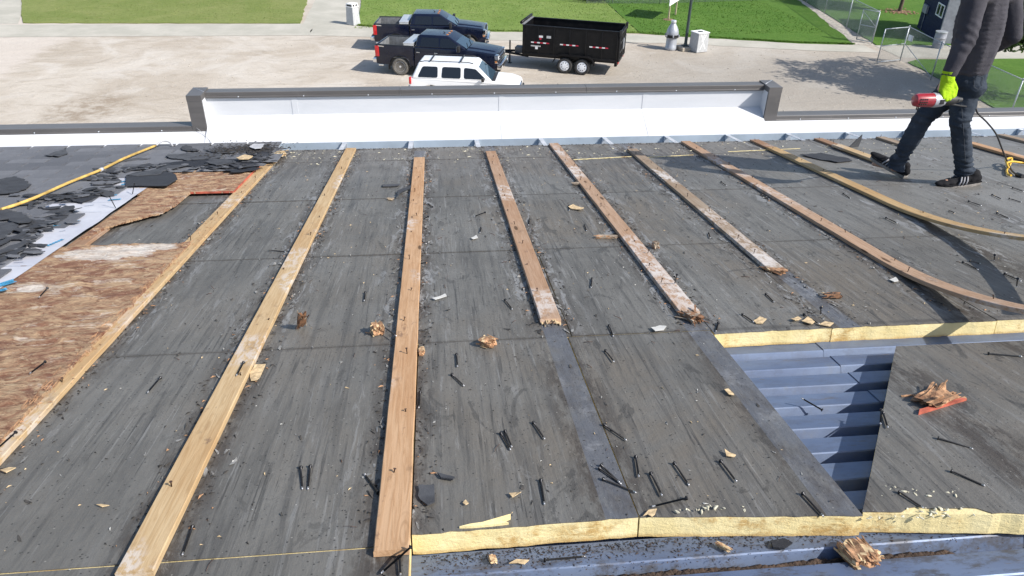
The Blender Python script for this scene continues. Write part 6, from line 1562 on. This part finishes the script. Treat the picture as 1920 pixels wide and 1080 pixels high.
wfo = obj('window', wf, M['signwhite'], shd, SR); bm = bmesh.new(); box(bm, wx + .06, wx + ww - .06, -.03, -.02, wz0 + .06, wz0 + wh - .06); obj('pane', bm, M['glass'], wfo)
mb = bmesh.new(); (_x0, _z0), (_x1, _z1) = on_wall(1733, 22), on_wall(1744, 11); box(mb, _x0, _x1, -.16, -.016, _z0, _z1); bevel(mb, .02, 1); obj('meter_box', mb, M['shedgrey'], shd, SR)
bm = bmesh.new(); tube(bm, [((_x0 + _x1)/2, -.04, .0), ((_x0 + _x1)/2, -.04, _z0 + .02)], .025, 6); obj('conduit', bm, M['shedgrey'], shd, SR)
p = gp(1757, 90)
root = empty('barrel', GM(p.x, p.y), 'open topped grey steel barrel standing at the shed corner', 'barrel')
bm = bmesh.new(); lathe(bm, [(.001, .02), (.30, .02), (.31, .3), (.325, .31), (.31, .33), (.31, .58), (.325, .6), (.31, .62), (.31, .9), (.285, .9), (.285, .5), (.001, .5)], 24); obj('drum', bm, M['shedgrey'], root, sharp=40)
bm = bmesh.new(); lathe(bm, [(.285, .9), (.33, .9), (.335, .92), (.33, .94), (.285, .94)], 24); obj('rim', bm, M['zinc'], root, sharp=40)
def tree(x, y, h0, cr, cz, label, n, seed, trunk_r=.16, squash=1.0, name='leafy_tree', cat='tree', leaf=.16, low=()):
    r = random.Random(seed); root = empty(name, GM(x, y), label, cat, None)
    bm = bmesh.new(); top = V((.2, .1, cz)); tube(bm, smoothpath([V((0, 0, -.05)), V((.04, 0, h0 * .5)), V((.1, .05, h0)), top]), [trunk_r * (1 - .75 * i / 18) for i in range(19)], 8)
    tips = []
    for k in range(16):
        a = k * 2.4; l = cr * r.uniform(.5, .85); z = h0 + (cz - h0) * r.random() * .9; e = V((cos(a) * l, sin(a) * l, z + r.uniform(.2, .6) * cr * squash)); tips.append(e)
        tube(bm, [V((.08, .03, z)), V((.08, .03, z)).lerp(e, .5) + V((0, 0, .15)), e], [trunk_r * .35, trunk_r * .22, trunk_r * .06], 5)
    obj('trunk', bm, M['bark'], root)
    cl = []
    for k in range(60):
        v = V((r.gauss(0, 1), r.gauss(0, 1), r.gauss(0, 1))).normalized() * cr * r.uniform(.45, .98); v.z *= squash; cl.append((v + V((.1, .05, cz)), cr * r.uniform(.16, .34)))
    cl += [(V(q) - V((x, y, 0)), s) for q, s in low]
    for q, s in low: pass
    vs, fs = [], []
    for k in range(n):
        c_, s_ = r.choice(cl); p = c_ + V((r.gauss(0, .5), r.gauss(0, .5), r.gauss(0, .42))) * s_
        a, b = r.uniform(0, 2*pi), r.uniform(-.9, .9); s = leaf * r.uniform(.5, 1.1)
        d = V((cos(a) * cos(b), sin(a) * cos(b), sin(b))); q = d.cross(V((r.gauss(0, 1), r.gauss(0, 1), r.gauss(0, 1)))).normalized()
        i = len(vs); vs += [p - d * s, p - q * s * .45, p + d * s, p + q * s * .45]; fs.append((i, i+1, i+2, i+3))
    me = bpy.data.meshes.new('crown'); me.from_pydata(vs, [], fs); me.materials.append(M['leaf']); link('crown', me, root); return root
tree(28.3, 31.2, 2.4, 3.2, 6.2, 'big leafy tree at the right frame edge beyond the fence, shading the gravel', 17000, 3, .2, 1.05, low=[(yp(1925, 30, 30.6), .5), (yp(1912, 52, 30.3), .4), (yp(1930, 78, 30.4), .42), (yp(1905, 15, 30.5), .45), (yp(1900, 66, 30.2), .3), (yp(1890, 84, 30.2), .22)])
p = gp(1686, 23)
tree(p.x, p.y, 2.6, 2.2, 4.8, 'slim trunked tree rising from a round mulch bed left of the shed', 7000, 4, .15)
bm = bmesh.new(); r = random.Random(3)
for k in range(260):
    a, l = r.uniform(0, 2*pi), abs(r.gauss(0, .55)); bmesh.ops.create_icosphere(bm, subdivisions=1, radius=r.uniform(.03, .09), matrix=Matrix.Translation((p.x + l*cos(a), p.y + l*sin(a), .06)) @ Matrix.Diagonal((1.3, .8, .5, 1)))
tag(obj('mulch_bed', bm, M['mulch']), kind='stuff')
p = gp(1132, 4)
root = empty('low_shrub', GM(p.x - .6, p.y + .6), 'low dark shrub at the top edge of the lawn behind the trailer', 'shrub')
r = random.Random(8); vs, fs = [], []
for k in range(1800):
    pp = V((r.gauss(0, .55), r.gauss(0, .45), abs(r.gauss(.3, .25)))); d = V((r.gauss(0, 1), r.gauss(0, 1), r.gauss(0, 1))).normalized(); q = d.cross(V((.3, .2, 1))).normalized(); s = r.uniform(.04, .09); i = len(vs)
    vs += [pp - d*s, pp - q*s*.5, pp + d*s, pp + q*s*.5]; fs.append((i, i+1, i+2, i+3))
me = bpy.data.meshes.new('foliage'); me.from_pydata(vs, [], fs); me.materials.append(M['leaf']); link('foliage', me, root)

# ------------------------------------------------------------------ the worker
def blob(bm, c, r, ax=None):
    mt = Matrix.Translation(c)
    if ax: mt = mt @ ax
    bmesh.ops.create_icosphere(bm, subdivisions=2, radius=1.0, matrix=mt @ (Matrix.Diagonal((*r, 1)) if isinstance(r, (tuple, list)) else Matrix.Diagonal((r, r, r, 1))))
def limb(bm, pts, rads, k=9):
    for (a, ra), (b, rb_) in zip(zip(pts, rads), zip(pts[1:], rads[1:])):
        for i in range(k + 1):
            t = i / k; blob(bm, a.lerp(b, t), ra + (rb_ - ra) * t)
def remesh(name, bm, mat, parent, voxel=.013, smooth=6, fold=None, loc=None, cut=None, post=None):
    me = bpy.data.meshes.new('tmp'); bm.to_mesh(me); bm.free(); o = bpy.data.objects.new('tmp', me); COL.objects.link(o)
    md = o.modifiers.new('r', 'REMESH'); md.mode = 'VOXEL'; md.voxel_size = voxel
    sm = o.modifiers.new('s', 'SMOOTH'); sm.iterations = smooth; sm.factor = .5
    dg = bpy.context.evaluated_depsgraph_get(); dg.update(); ev = bpy.data.meshes.new_from_object(o.evaluated_get(dg)); bpy.data.objects.remove(o)
    b2 = bmesh.new(); b2.from_mesh(ev); b2.normal_update()
    if fold:
        nr = [(v, v.normal.copy()) for v in b2.verts]
        for v, n_ in nr: v.co += n_ * fold(v.co)
    if cut:
        for p, n_ in cut: bmesh.ops.bisect_plane(b2, geom=b2.verts[:] + b2.edges[:] + b2.faces[:], plane_co=p, plane_no=n_, clear_outer=True)
    if post:
        for v in b2.verts: v.co = post(v.co)
    if loc is not None:
        for v in b2.verts: v.co -= loc
    bpy.data.meshes.remove(ev); me2 = bpy.data.meshes.new(name); b2.to_mesh(me2); b2.free(); me2.materials.append(M[mat])
    for p in me2.polygons: p.use_smooth = True
    return link(name, me2, parent)
heelL, toeL = rworld(*rp(1826, 346)), rworld(*rp(1757, 348)); heelR, toeR = rworld(*rp(1688, 332)), rworld(*rp(1622, 318))
YL, YR = heelL.y + .02, heelR.y
BASE = heelL.copy(); PER = empty('person', Matrix.Translation(BASE), 'worker in grey long sleeved top, dark jeans and one lime glove, walking left', 'person')
face = V((-.86, .5, 0)).normalized(); lat = V((face.y, -face.x, 0))     # lat points to the body's right
YM = (YL + YR) / 2 - .02
hipL, kneeL, ankL = yp(1812, 160, YL + .10), yp(1800, 228, YL - .01), yp(1809, 325, YL)
hipR, kneeR, ankR = yp(1800, 152, YR - .10), yp(1731, 221, YR - .05), yp(1677, 315, YR)
pelv = yp(1812, 152, YM); waist = yp(1821, 118, YM); chest = yp(1842, 40, YM); upper = yp(1852, -18, YM); neck = yp(1852, -70, YM)
shL, elL, wrL = yp(1829, -16, YM - .20), yp(1811, 74, YM - .27), yp(1778, 140, YM - .30)
shR, elR, wrR = yp(1893, -12, YM + .10), yp(1899, 66, YM + .05), yp(1850, 96, YM + .30)
axm = Matrix((lat, face, V((0, 0, 1)))).transposed().to_4x4()
def torso(bm, c, a, b, h): blob(bm, c, (a, b, h), axm)
# body: one continuous figure under the clothes
bm = bmesh.new()
limb(bm, [hipL, kneeL, ankL, heelL + V((0, 0, .05))], [.075, .052, .03, .024]); limb(bm, [hipR, kneeR, ankR, heelR + V((0, 0, .07))], [.075, .052, .03, .024])
limb(bm, [heelL + V((0, 0, .045)), heelL.lerp(toeL, .8) + V((0, 0, .03))], [.024, .02]); limb(bm, [heelR + V((0, 0, .06)), heelR.lerp(toeR, .8) + V((0, 0, .06))], [.024, .02])
for i in range(12):
    t = i / 11; torso(bm, pelv.lerp(upper, t), .125 + .03 * t, .09 + .015 * t, .08)
limb(bm, [upper, neck, neck + V((0, 0, .06))], [.07, .056, .055], 5)
hc = neck + V((0, 0, .17)) + face * .03
torso(bm, hc, .075, .095, .115); torso(bm, hc + face * .05 - V((0, 0, .05)), .055, .055, .065)
limb(bm, [hc + face * .09, hc + face * .112 - V((0, 0, .02))], [.012, .016], 3)
for s in (-1, 1): blob(bm, hc + lat * s * .078 - V((0, 0, .01)), (.012, .022, .034), axm)
limb(bm, [shL, elL, wrL], [.05, .042, .032]); limb(bm, [shR, elR, wrR], [.05, .042, .032]); limb(bm, [wrR, wrR + face * .09 + V((0, 0, -.01))], [.034, .03], 4)
for k in range(4):
    q = wrR + face * .08 + V((0, 0, .03 - .022 * k)); limb(bm, [q, q + face * .045 - lat * .01, q + face * .06 - lat * .04], [.0105, .0095, .008], 4)
limb(bm, [wrL, wrL + V((-.012, 0, -.09))], [.034, .03], 4)
remesh('body', bm, 'skin', PER, .011, 3, None, BASE)
bm = bmesh.new(); torso(bm, hc - face * .012 + V((0, 0, .03)), .083, .098, .10); remesh('hair', bm, 'hair', PER, .012, 2, lambda p: .004 * noise.noise(p * 60), BASE)
# jeans
def fold_j(p):
    n1 = noise.noise(V((p.x * 10, p.y * 10, p.z * 26))); n2 = noise.noise(V((p.x * 22 + p.z * 14, p.y * 16, p.z * 34)))
    ank = max(0, 1 - abs(p.z - (ankL.z + .05)) / .13); kn = max(0, 1 - abs(p.z - kneeL.z) / .12)
    return .006 * n1 + .005 * n2 + ank * .009 * sin(p.z * 150 + 4 * n1) + kn * .006 * sin(p.z * 95 + p.x * 30 + 5 * n1)
bm = bmesh.new()
calfL, calfR = kneeL.lerp(ankL, .35), kneeR.lerp(ankR, .35)
limb(bm, [hipL, hipL.lerp(kneeL, .5), kneeL, calfL, ankL.lerp(kneeL, .1), ankL + V((0, 0, -.012))], [.104, .088, .069, .066, .058, .069])
limb(bm, [hipR, hipR.lerp(kneeR, .5), kneeR, calfR, ankR.lerp(kneeR, .1), ankR + V((.006, 0, -.01))], [.104, .086, .070, .067, .059, .069])
for i in range(6):
    t = i / 5; torso(bm, pelv.lerp(waist, t * 1.0), .155 - .012 * t, .122 - .006 * t, .07)
back = -face
blob(bm, pelv + back * .04 + lat * .06 - V((0, 0, .02)), .086); blob(bm, pelv + back * .04 - lat * .06 - V((0, 0, .02)), .088)
def hem(p):
    for a_, k_, o_ in ((ankL, kneeL, -.02), (ankR, kneeR, -.005)):
        ax_ = (a_ - k_).normalized(); q_ = a_ + ax_ * o_; h_ = (p - q_).dot(ax_)
        if (p - a_).length < .16 and h_ > 0: p = p - ax_ * (h_ * .94)
    return p
JE = remesh('jeans', bm, 'denim', PER, .0095, 3, fold_j, BASE, post=hem)
M['seam'] = plain('denim_seam', (.05, .058, .072), .9, 0, .3, 60)
def on_surf(o, p, d):
    'first hit on a child mesh of the person, world coordinates'
    ok, loc, nr, _ = o.ray_cast(p - BASE, d); return (loc + BASE, nr) if ok else (None, None)
bpy.context.view_layer.update()
def surf_patch(o, pix, mat, name, th=.004, closed=True):
    pts = []
    for x, y in pix:
        h, nr = on_surf(o, CAM, ray(x, y).normalized())
        if h is None: return None
        pts.append((h - ray(x, y).normalized() * th) - BASE)
    bm = bmesh.new(); tube(bm, pts + ([pts[0]] if closed else []), .0018, 5); return obj(name, bm, M[mat], PER)
surf_patch(JE, [(1826, 150), (1833, 141), (1843, 145), (1841, 160), (1834, 168), (1827, 163)], 'seam', 'back_pocket')
surf_patch(JE, [(1803, 195), (1804, 215), (1806, 240), (1808, 262), (1809, 285), (1810, 303)], 'seam', 'side_seam', .003, False)
# top
def fold_s(p):
    n1 = noise.noise(V((p.x * 11, p.y * 11, p.z * 5))); n2 = noise.noise(V((p.x * 20 + p.z * 9, p.y * 15, p.z * 24 - p.x * 12)))
    el = max(0, 1 - (p - elL).length / .16)
    return .0035 * n1 + .003 * n2 + el * .005 * sin((p.z + p.x * .6) * 105 + 4 * n1)
bm = bmesh.new()
for i in range(18):
    t = i / 17; c_ = (waist - V((0, 0, .035))).lerp(upper, t); torso(bm, c_, .158 + .05 * t * (1.35 - t), .124 + .03 * sin(t * 3.0), .06)
limb(bm, [upper + lat * .0, shL + V((.01, 0, -.01)), shL.lerp(elL, .5), elL, elL.lerp(wrL, .5), wrL + V((.004, 0, .006))], [.115, .082, .073, .066, .056, .047])
limb(bm, [upper, shR, shR.lerp(elR, .5), elR, elR.lerp(wrR, .5), wrR], [.115, .082, .072, .063, .054, .046])
limb(bm, [upper, neck + V((0, 0, -.01))], [.10, .07], 4)
remesh('shirt', bm, 'shirt', PER, .0105, 4, fold_s, BASE)
# shoes
def shoe(heel, toe, tilt, up):
    d = (toe - heel); d.z = 0; L = .295; d.normalize(); s = V((d.y, -d.x, 0)); root = None
    mt = Matrix((s, d, V((0, 0, 1)))).transposed().to_4x4()
    mt.translation = heel - BASE + V((0, 0, up)); mt = mt @ Matrix.Rotation(tilt, 4, 'X')
    bm = bmesh.new()
    for y, w_, h in ((.0, .036, .055), (.04, .04, .06), (.09, .042, .055), (.14, .044, .045), (.19, .047, .036), (.235, .043, .03), (.262, .034, .026)): blob(bm, V((0, y, .028 + h * .35)), (w_, .045, h * .75))
    blob(bm, V((0, .02, .085)), (.038, .045, .035))
    o = remesh('shoe', bm, 'shoe', PER, .008, 4, lambda p: .0015 * noise.noise(p * 50)); o.matrix_local = mt
    bm = bmesh.new(); pr = [(-.034, -.03), (.034, -.03), (.044, .06), (.047, .15), (.05, .2), (.042, .255), (.022, .282), (-.022, .282), (-.042, .255), (-.05, .2), (-.047, .15), (-.044, .06)]
    pr = [(x * 1.05, y) for x, y in pr]; prism(bm, pr, 0, .026); bevel(bm, .005, 1)
    so_ = obj('sole', bm, M['sole'], o)
    bm = bmesh.new(); prism(bm, [(x * 1.02, y) for x, y in pr], .0262, .034); obj('foxing_line', bm, M['shoe'], o)
    for sd in (-1, 1):
        for k in range(3):
            bm = bmesh.new(); pts = [(sd * .052, .105 + k * .026, .03), (sd * .048, .095 + k * .024, .055), (sd * .03, .088 + k * .022, .082)]; tube(bm, pts, .0055, 5); obj('stripe', bm, M['stripe'], o)
    bm = bmesh.new()
    for k in range(4): tube(bm, [(-.02, .1 + k * .022, .09 - k * .008), (.02, .11 + k * .022, .09 - k * .008)], .003, 4)
    tag(obj('laces', bm, M['plastic'], o), kind='stuff')
    return o
shoe(heelL, toeL, -SLOPE * .55, .004); shoe(heelR + V((.01, 0, 0)), toeR, radians(11), .008)
# gloved left hand closed on the tool's handle
g0 = wrL; hd = (yp(1773, 172, YM - .33) - g0).normalized(); side = V((1, 0, 0)); tow = V((0, -1, 0))
bm = bmesh.new()
limb(bm, [g0 + V((.004, 0, .018)), g0 + hd * .03], [.041, .043], 4)
pc = g0 + hd * .075
for i in range(5): blob(bm, pc + hd * (.02 * (i - 2)), (.046, .034, .03))
remesh_g = bm
knx = [(-.03, .105), (-.008, .115), (.014, .112), (.033, .1)]
for k, (dx_, dl) in enumerate(knx):
    b0 = g0 + hd * dl + side * dx_ + tow * .016; ln = (.034, .038, .036, .03)[k]; rr_ = (.0135, .014, .0135, .012)[k]
    b1 = b0 + hd * ln * .9 + tow * .012; b2_ = b1 + hd * ln * .35 - tow * ln * .8 + side * .004; b3 = b2_ - tow * ln * .5 - hd * ln * .45
    limb(bm, [g0 + hd * .07 + side * dx_ * .8, b0, b1, b2_, b3], [.018, rr_ * 1.1, rr_, rr_ * .95, rr_ * .8], 6)
th0 = g0 + hd * .05 + side * .036; limb(bm, [th0, th0 + hd * .035 + side * .022 + tow * .01, th0 + hd * .075 + side * .018 + tow * .014, th0 + hd * .095 + side * .004 + tow * .012], [.02, .016, .015, .012], 6)
remesh('glove', bm, 'glove', PER, .0052, 3, lambda p: .0012 * noise.noise(p * 70), BASE)
bm = bmesh.new(); tube(bm, [g0 + V((.004, 0, .024)) - BASE, g0 + V((.004, 0, .012)) - BASE + hd * .004], .0445, 14, caps=False); obj('glove_cuff', bm, M['glove'], PER)
# corded hammer drill held in that hand
YD = g0.y - .035
dl_, dr_ = yp(1713, 188, YD), yp(1803, 187, YD)
ax = (dr_ - dl_); DLn = ax.length; ax.normalize(); dm = (dl_ + dr_) / 2
q = ax.to_track_quat('X', 'Z').to_matrix().to_4x4(); q.translation = dm
DR = empty('drill', q, 'red and grey corded drill hanging in the worker\'s lime gloved hand', 'drill')
h2 = DLn / 2
def latx(bm, prof, n=20, sy=1.0, at_=(0, 0, 0), mi=0):
    rg = []
    for r_, x in prof: rg.append([bm.verts.new(V(at_) + V((x, r_ * sy * cos(2*pi*k/n), r_ * sin(2*pi*k/n)))) for k in range(n)])
    for a, b in zip(rg, rg[1:]):
        for k in range(n): bm.faces.new((a[k], a[(k+1) % n], b[(k+1) % n], b[k]))
    bm.faces.new(rg[0][::-1]); bm.faces.new(rg[-1])
bm = bmesh.new(); latx(bm, [(.026, -h2), (.038, -h2 + .008), (.043, -h2 + .03), (.044, -h2 + .09), (.045, -h2 + .125)]); mo = obj('motor_housing', bm, M['drillred'], DR, sharp=40)
for i in range(4):
    for j in range(3): bx('vent', mo, 'plastic', (-h2 + .025 + i * .014, -.042 + .003 * abs(j - 1), -.016 + j * .016), (.007, .01, .008), 0)
bm = bmesh.new(); latx(bm, [(.046, -h2 + .126), (.047, -h2 + .15), (.043, -h2 + .19), (.036, -h2 + .205)]); gb = obj('gear_housing', bm, M['drillgrey'], DR, sharp=40); bx('maker_plate', gb, 'plastic', (-h2 + .168, -.044, 0), (.03, .01, .03), .003)
bm = bmesh.new(); latx(bm, [(.034, -h2 + .205), (.036, -h2 + .25), (.03, -h2 + .275), (.022, -h2 + .30), (.018, h2 - .02), (.014, h2)]); obj('nose', bm, M['plastic'], DR, sharp=40)
bm = bmesh.new(); latx(bm, [(.0001, h2 - .04), (.010, h2 - .035), (.0001, h2 - .028)], 10, at_=(0, -.022, .002)); obj('shoe_glint', bm, M['chrome'], DR)  # small chrome bead added as the glint on the metal shoe
bm = bmesh.new(); hp2 = g0 + hd * .118 - dm; qi = q.to_3x3().inverted(); hl = qi @ hp2
tube(bm, smoothpath([V((-h2 + .15, 0, .035)), V((hl.x - .05, hl.y, hl.z - .004)), hl, V((hl.x + .05, hl.y, hl.z - .008)), V((-h2 + .27, 0, .026))], 5), .015, 10); obj('handle', bm, M['plastic'], DR)
bm = bmesh.new(); tube(bm, smoothpath([V((-h2 + .03, -.012, -.04)), V((-h2 + .028, -.014, -.055)), V((-h2 + .038, -.014, -.055)), V((-h2 + .04, -.012, -.04))], 4), .004, 5); obj('hook', bm, M['plastic'], DR)
# cord from the drill to the knotted yellow extension
kn = rworld(*rp(1893, 318), ); kn = ROOF @ V((*rp(1888, 312).xy, .03))
cp = [dm + ax * (h2 - .08) + V((0, .02, -.03)), yp(1815, 200, YM - .12), yp(1827, 196, YM + .0), yp(1833, 212, YM + .02), yp(1851, 230, YM + .1), yp(1868, 252, YM + .16), yp(1880, 282, YM + .2), kn]
cp = smoothpath(cp, 7); c = cp[len(cp)//2]; bm = bmesh.new(); tube(bm, [p - c for p in cp], .0062, 7); tag(obj('power_cord', bm, M['plastic'], None, Matrix.Translation(c)), 'thin black power cord running from the drill down to the yellow knot', 'cord')
def rw(x, y, z=.012): return ROOF @ V((*rp(x, y, z).xy, z))
cord = smoothpath([rw(1935, 309, .015), rw(1915, 305, .02), rw(1898, 303, .04), rw(1888, 306, .05), rw(1891, 314, .03), rw(1886, 300, .05), rw(1897, 297, .05), rw(1893, 310, .02), rw(1888, 318), rw(1889, 326), rw(1896, 329)], 7)
c = cord[20]; bm = bmesh.new(); tube(bm, [p - c for p in cord], .0085, 7); EXT = tag(obj('extension_cord', bm, M['yellow'], None, Matrix.Translation(c)), 'knotted yellow extension cord with a black plug at the right frame edge', 'cord')
bm = bmesh.new(); tail = smoothpath([kn - c, rw(1896, 318) - c, rw(1903, 325) - c, rw(1910, 328) - c], 5); tube(bm, tail, .007, 7); d = (tail[-1] - tail[-3]).normalized(); tube(bm, [tail[-1] - d * .02, tail[-1] + d * .05], .016, 8); obj('plug', bm, M['plastic'], EXT)
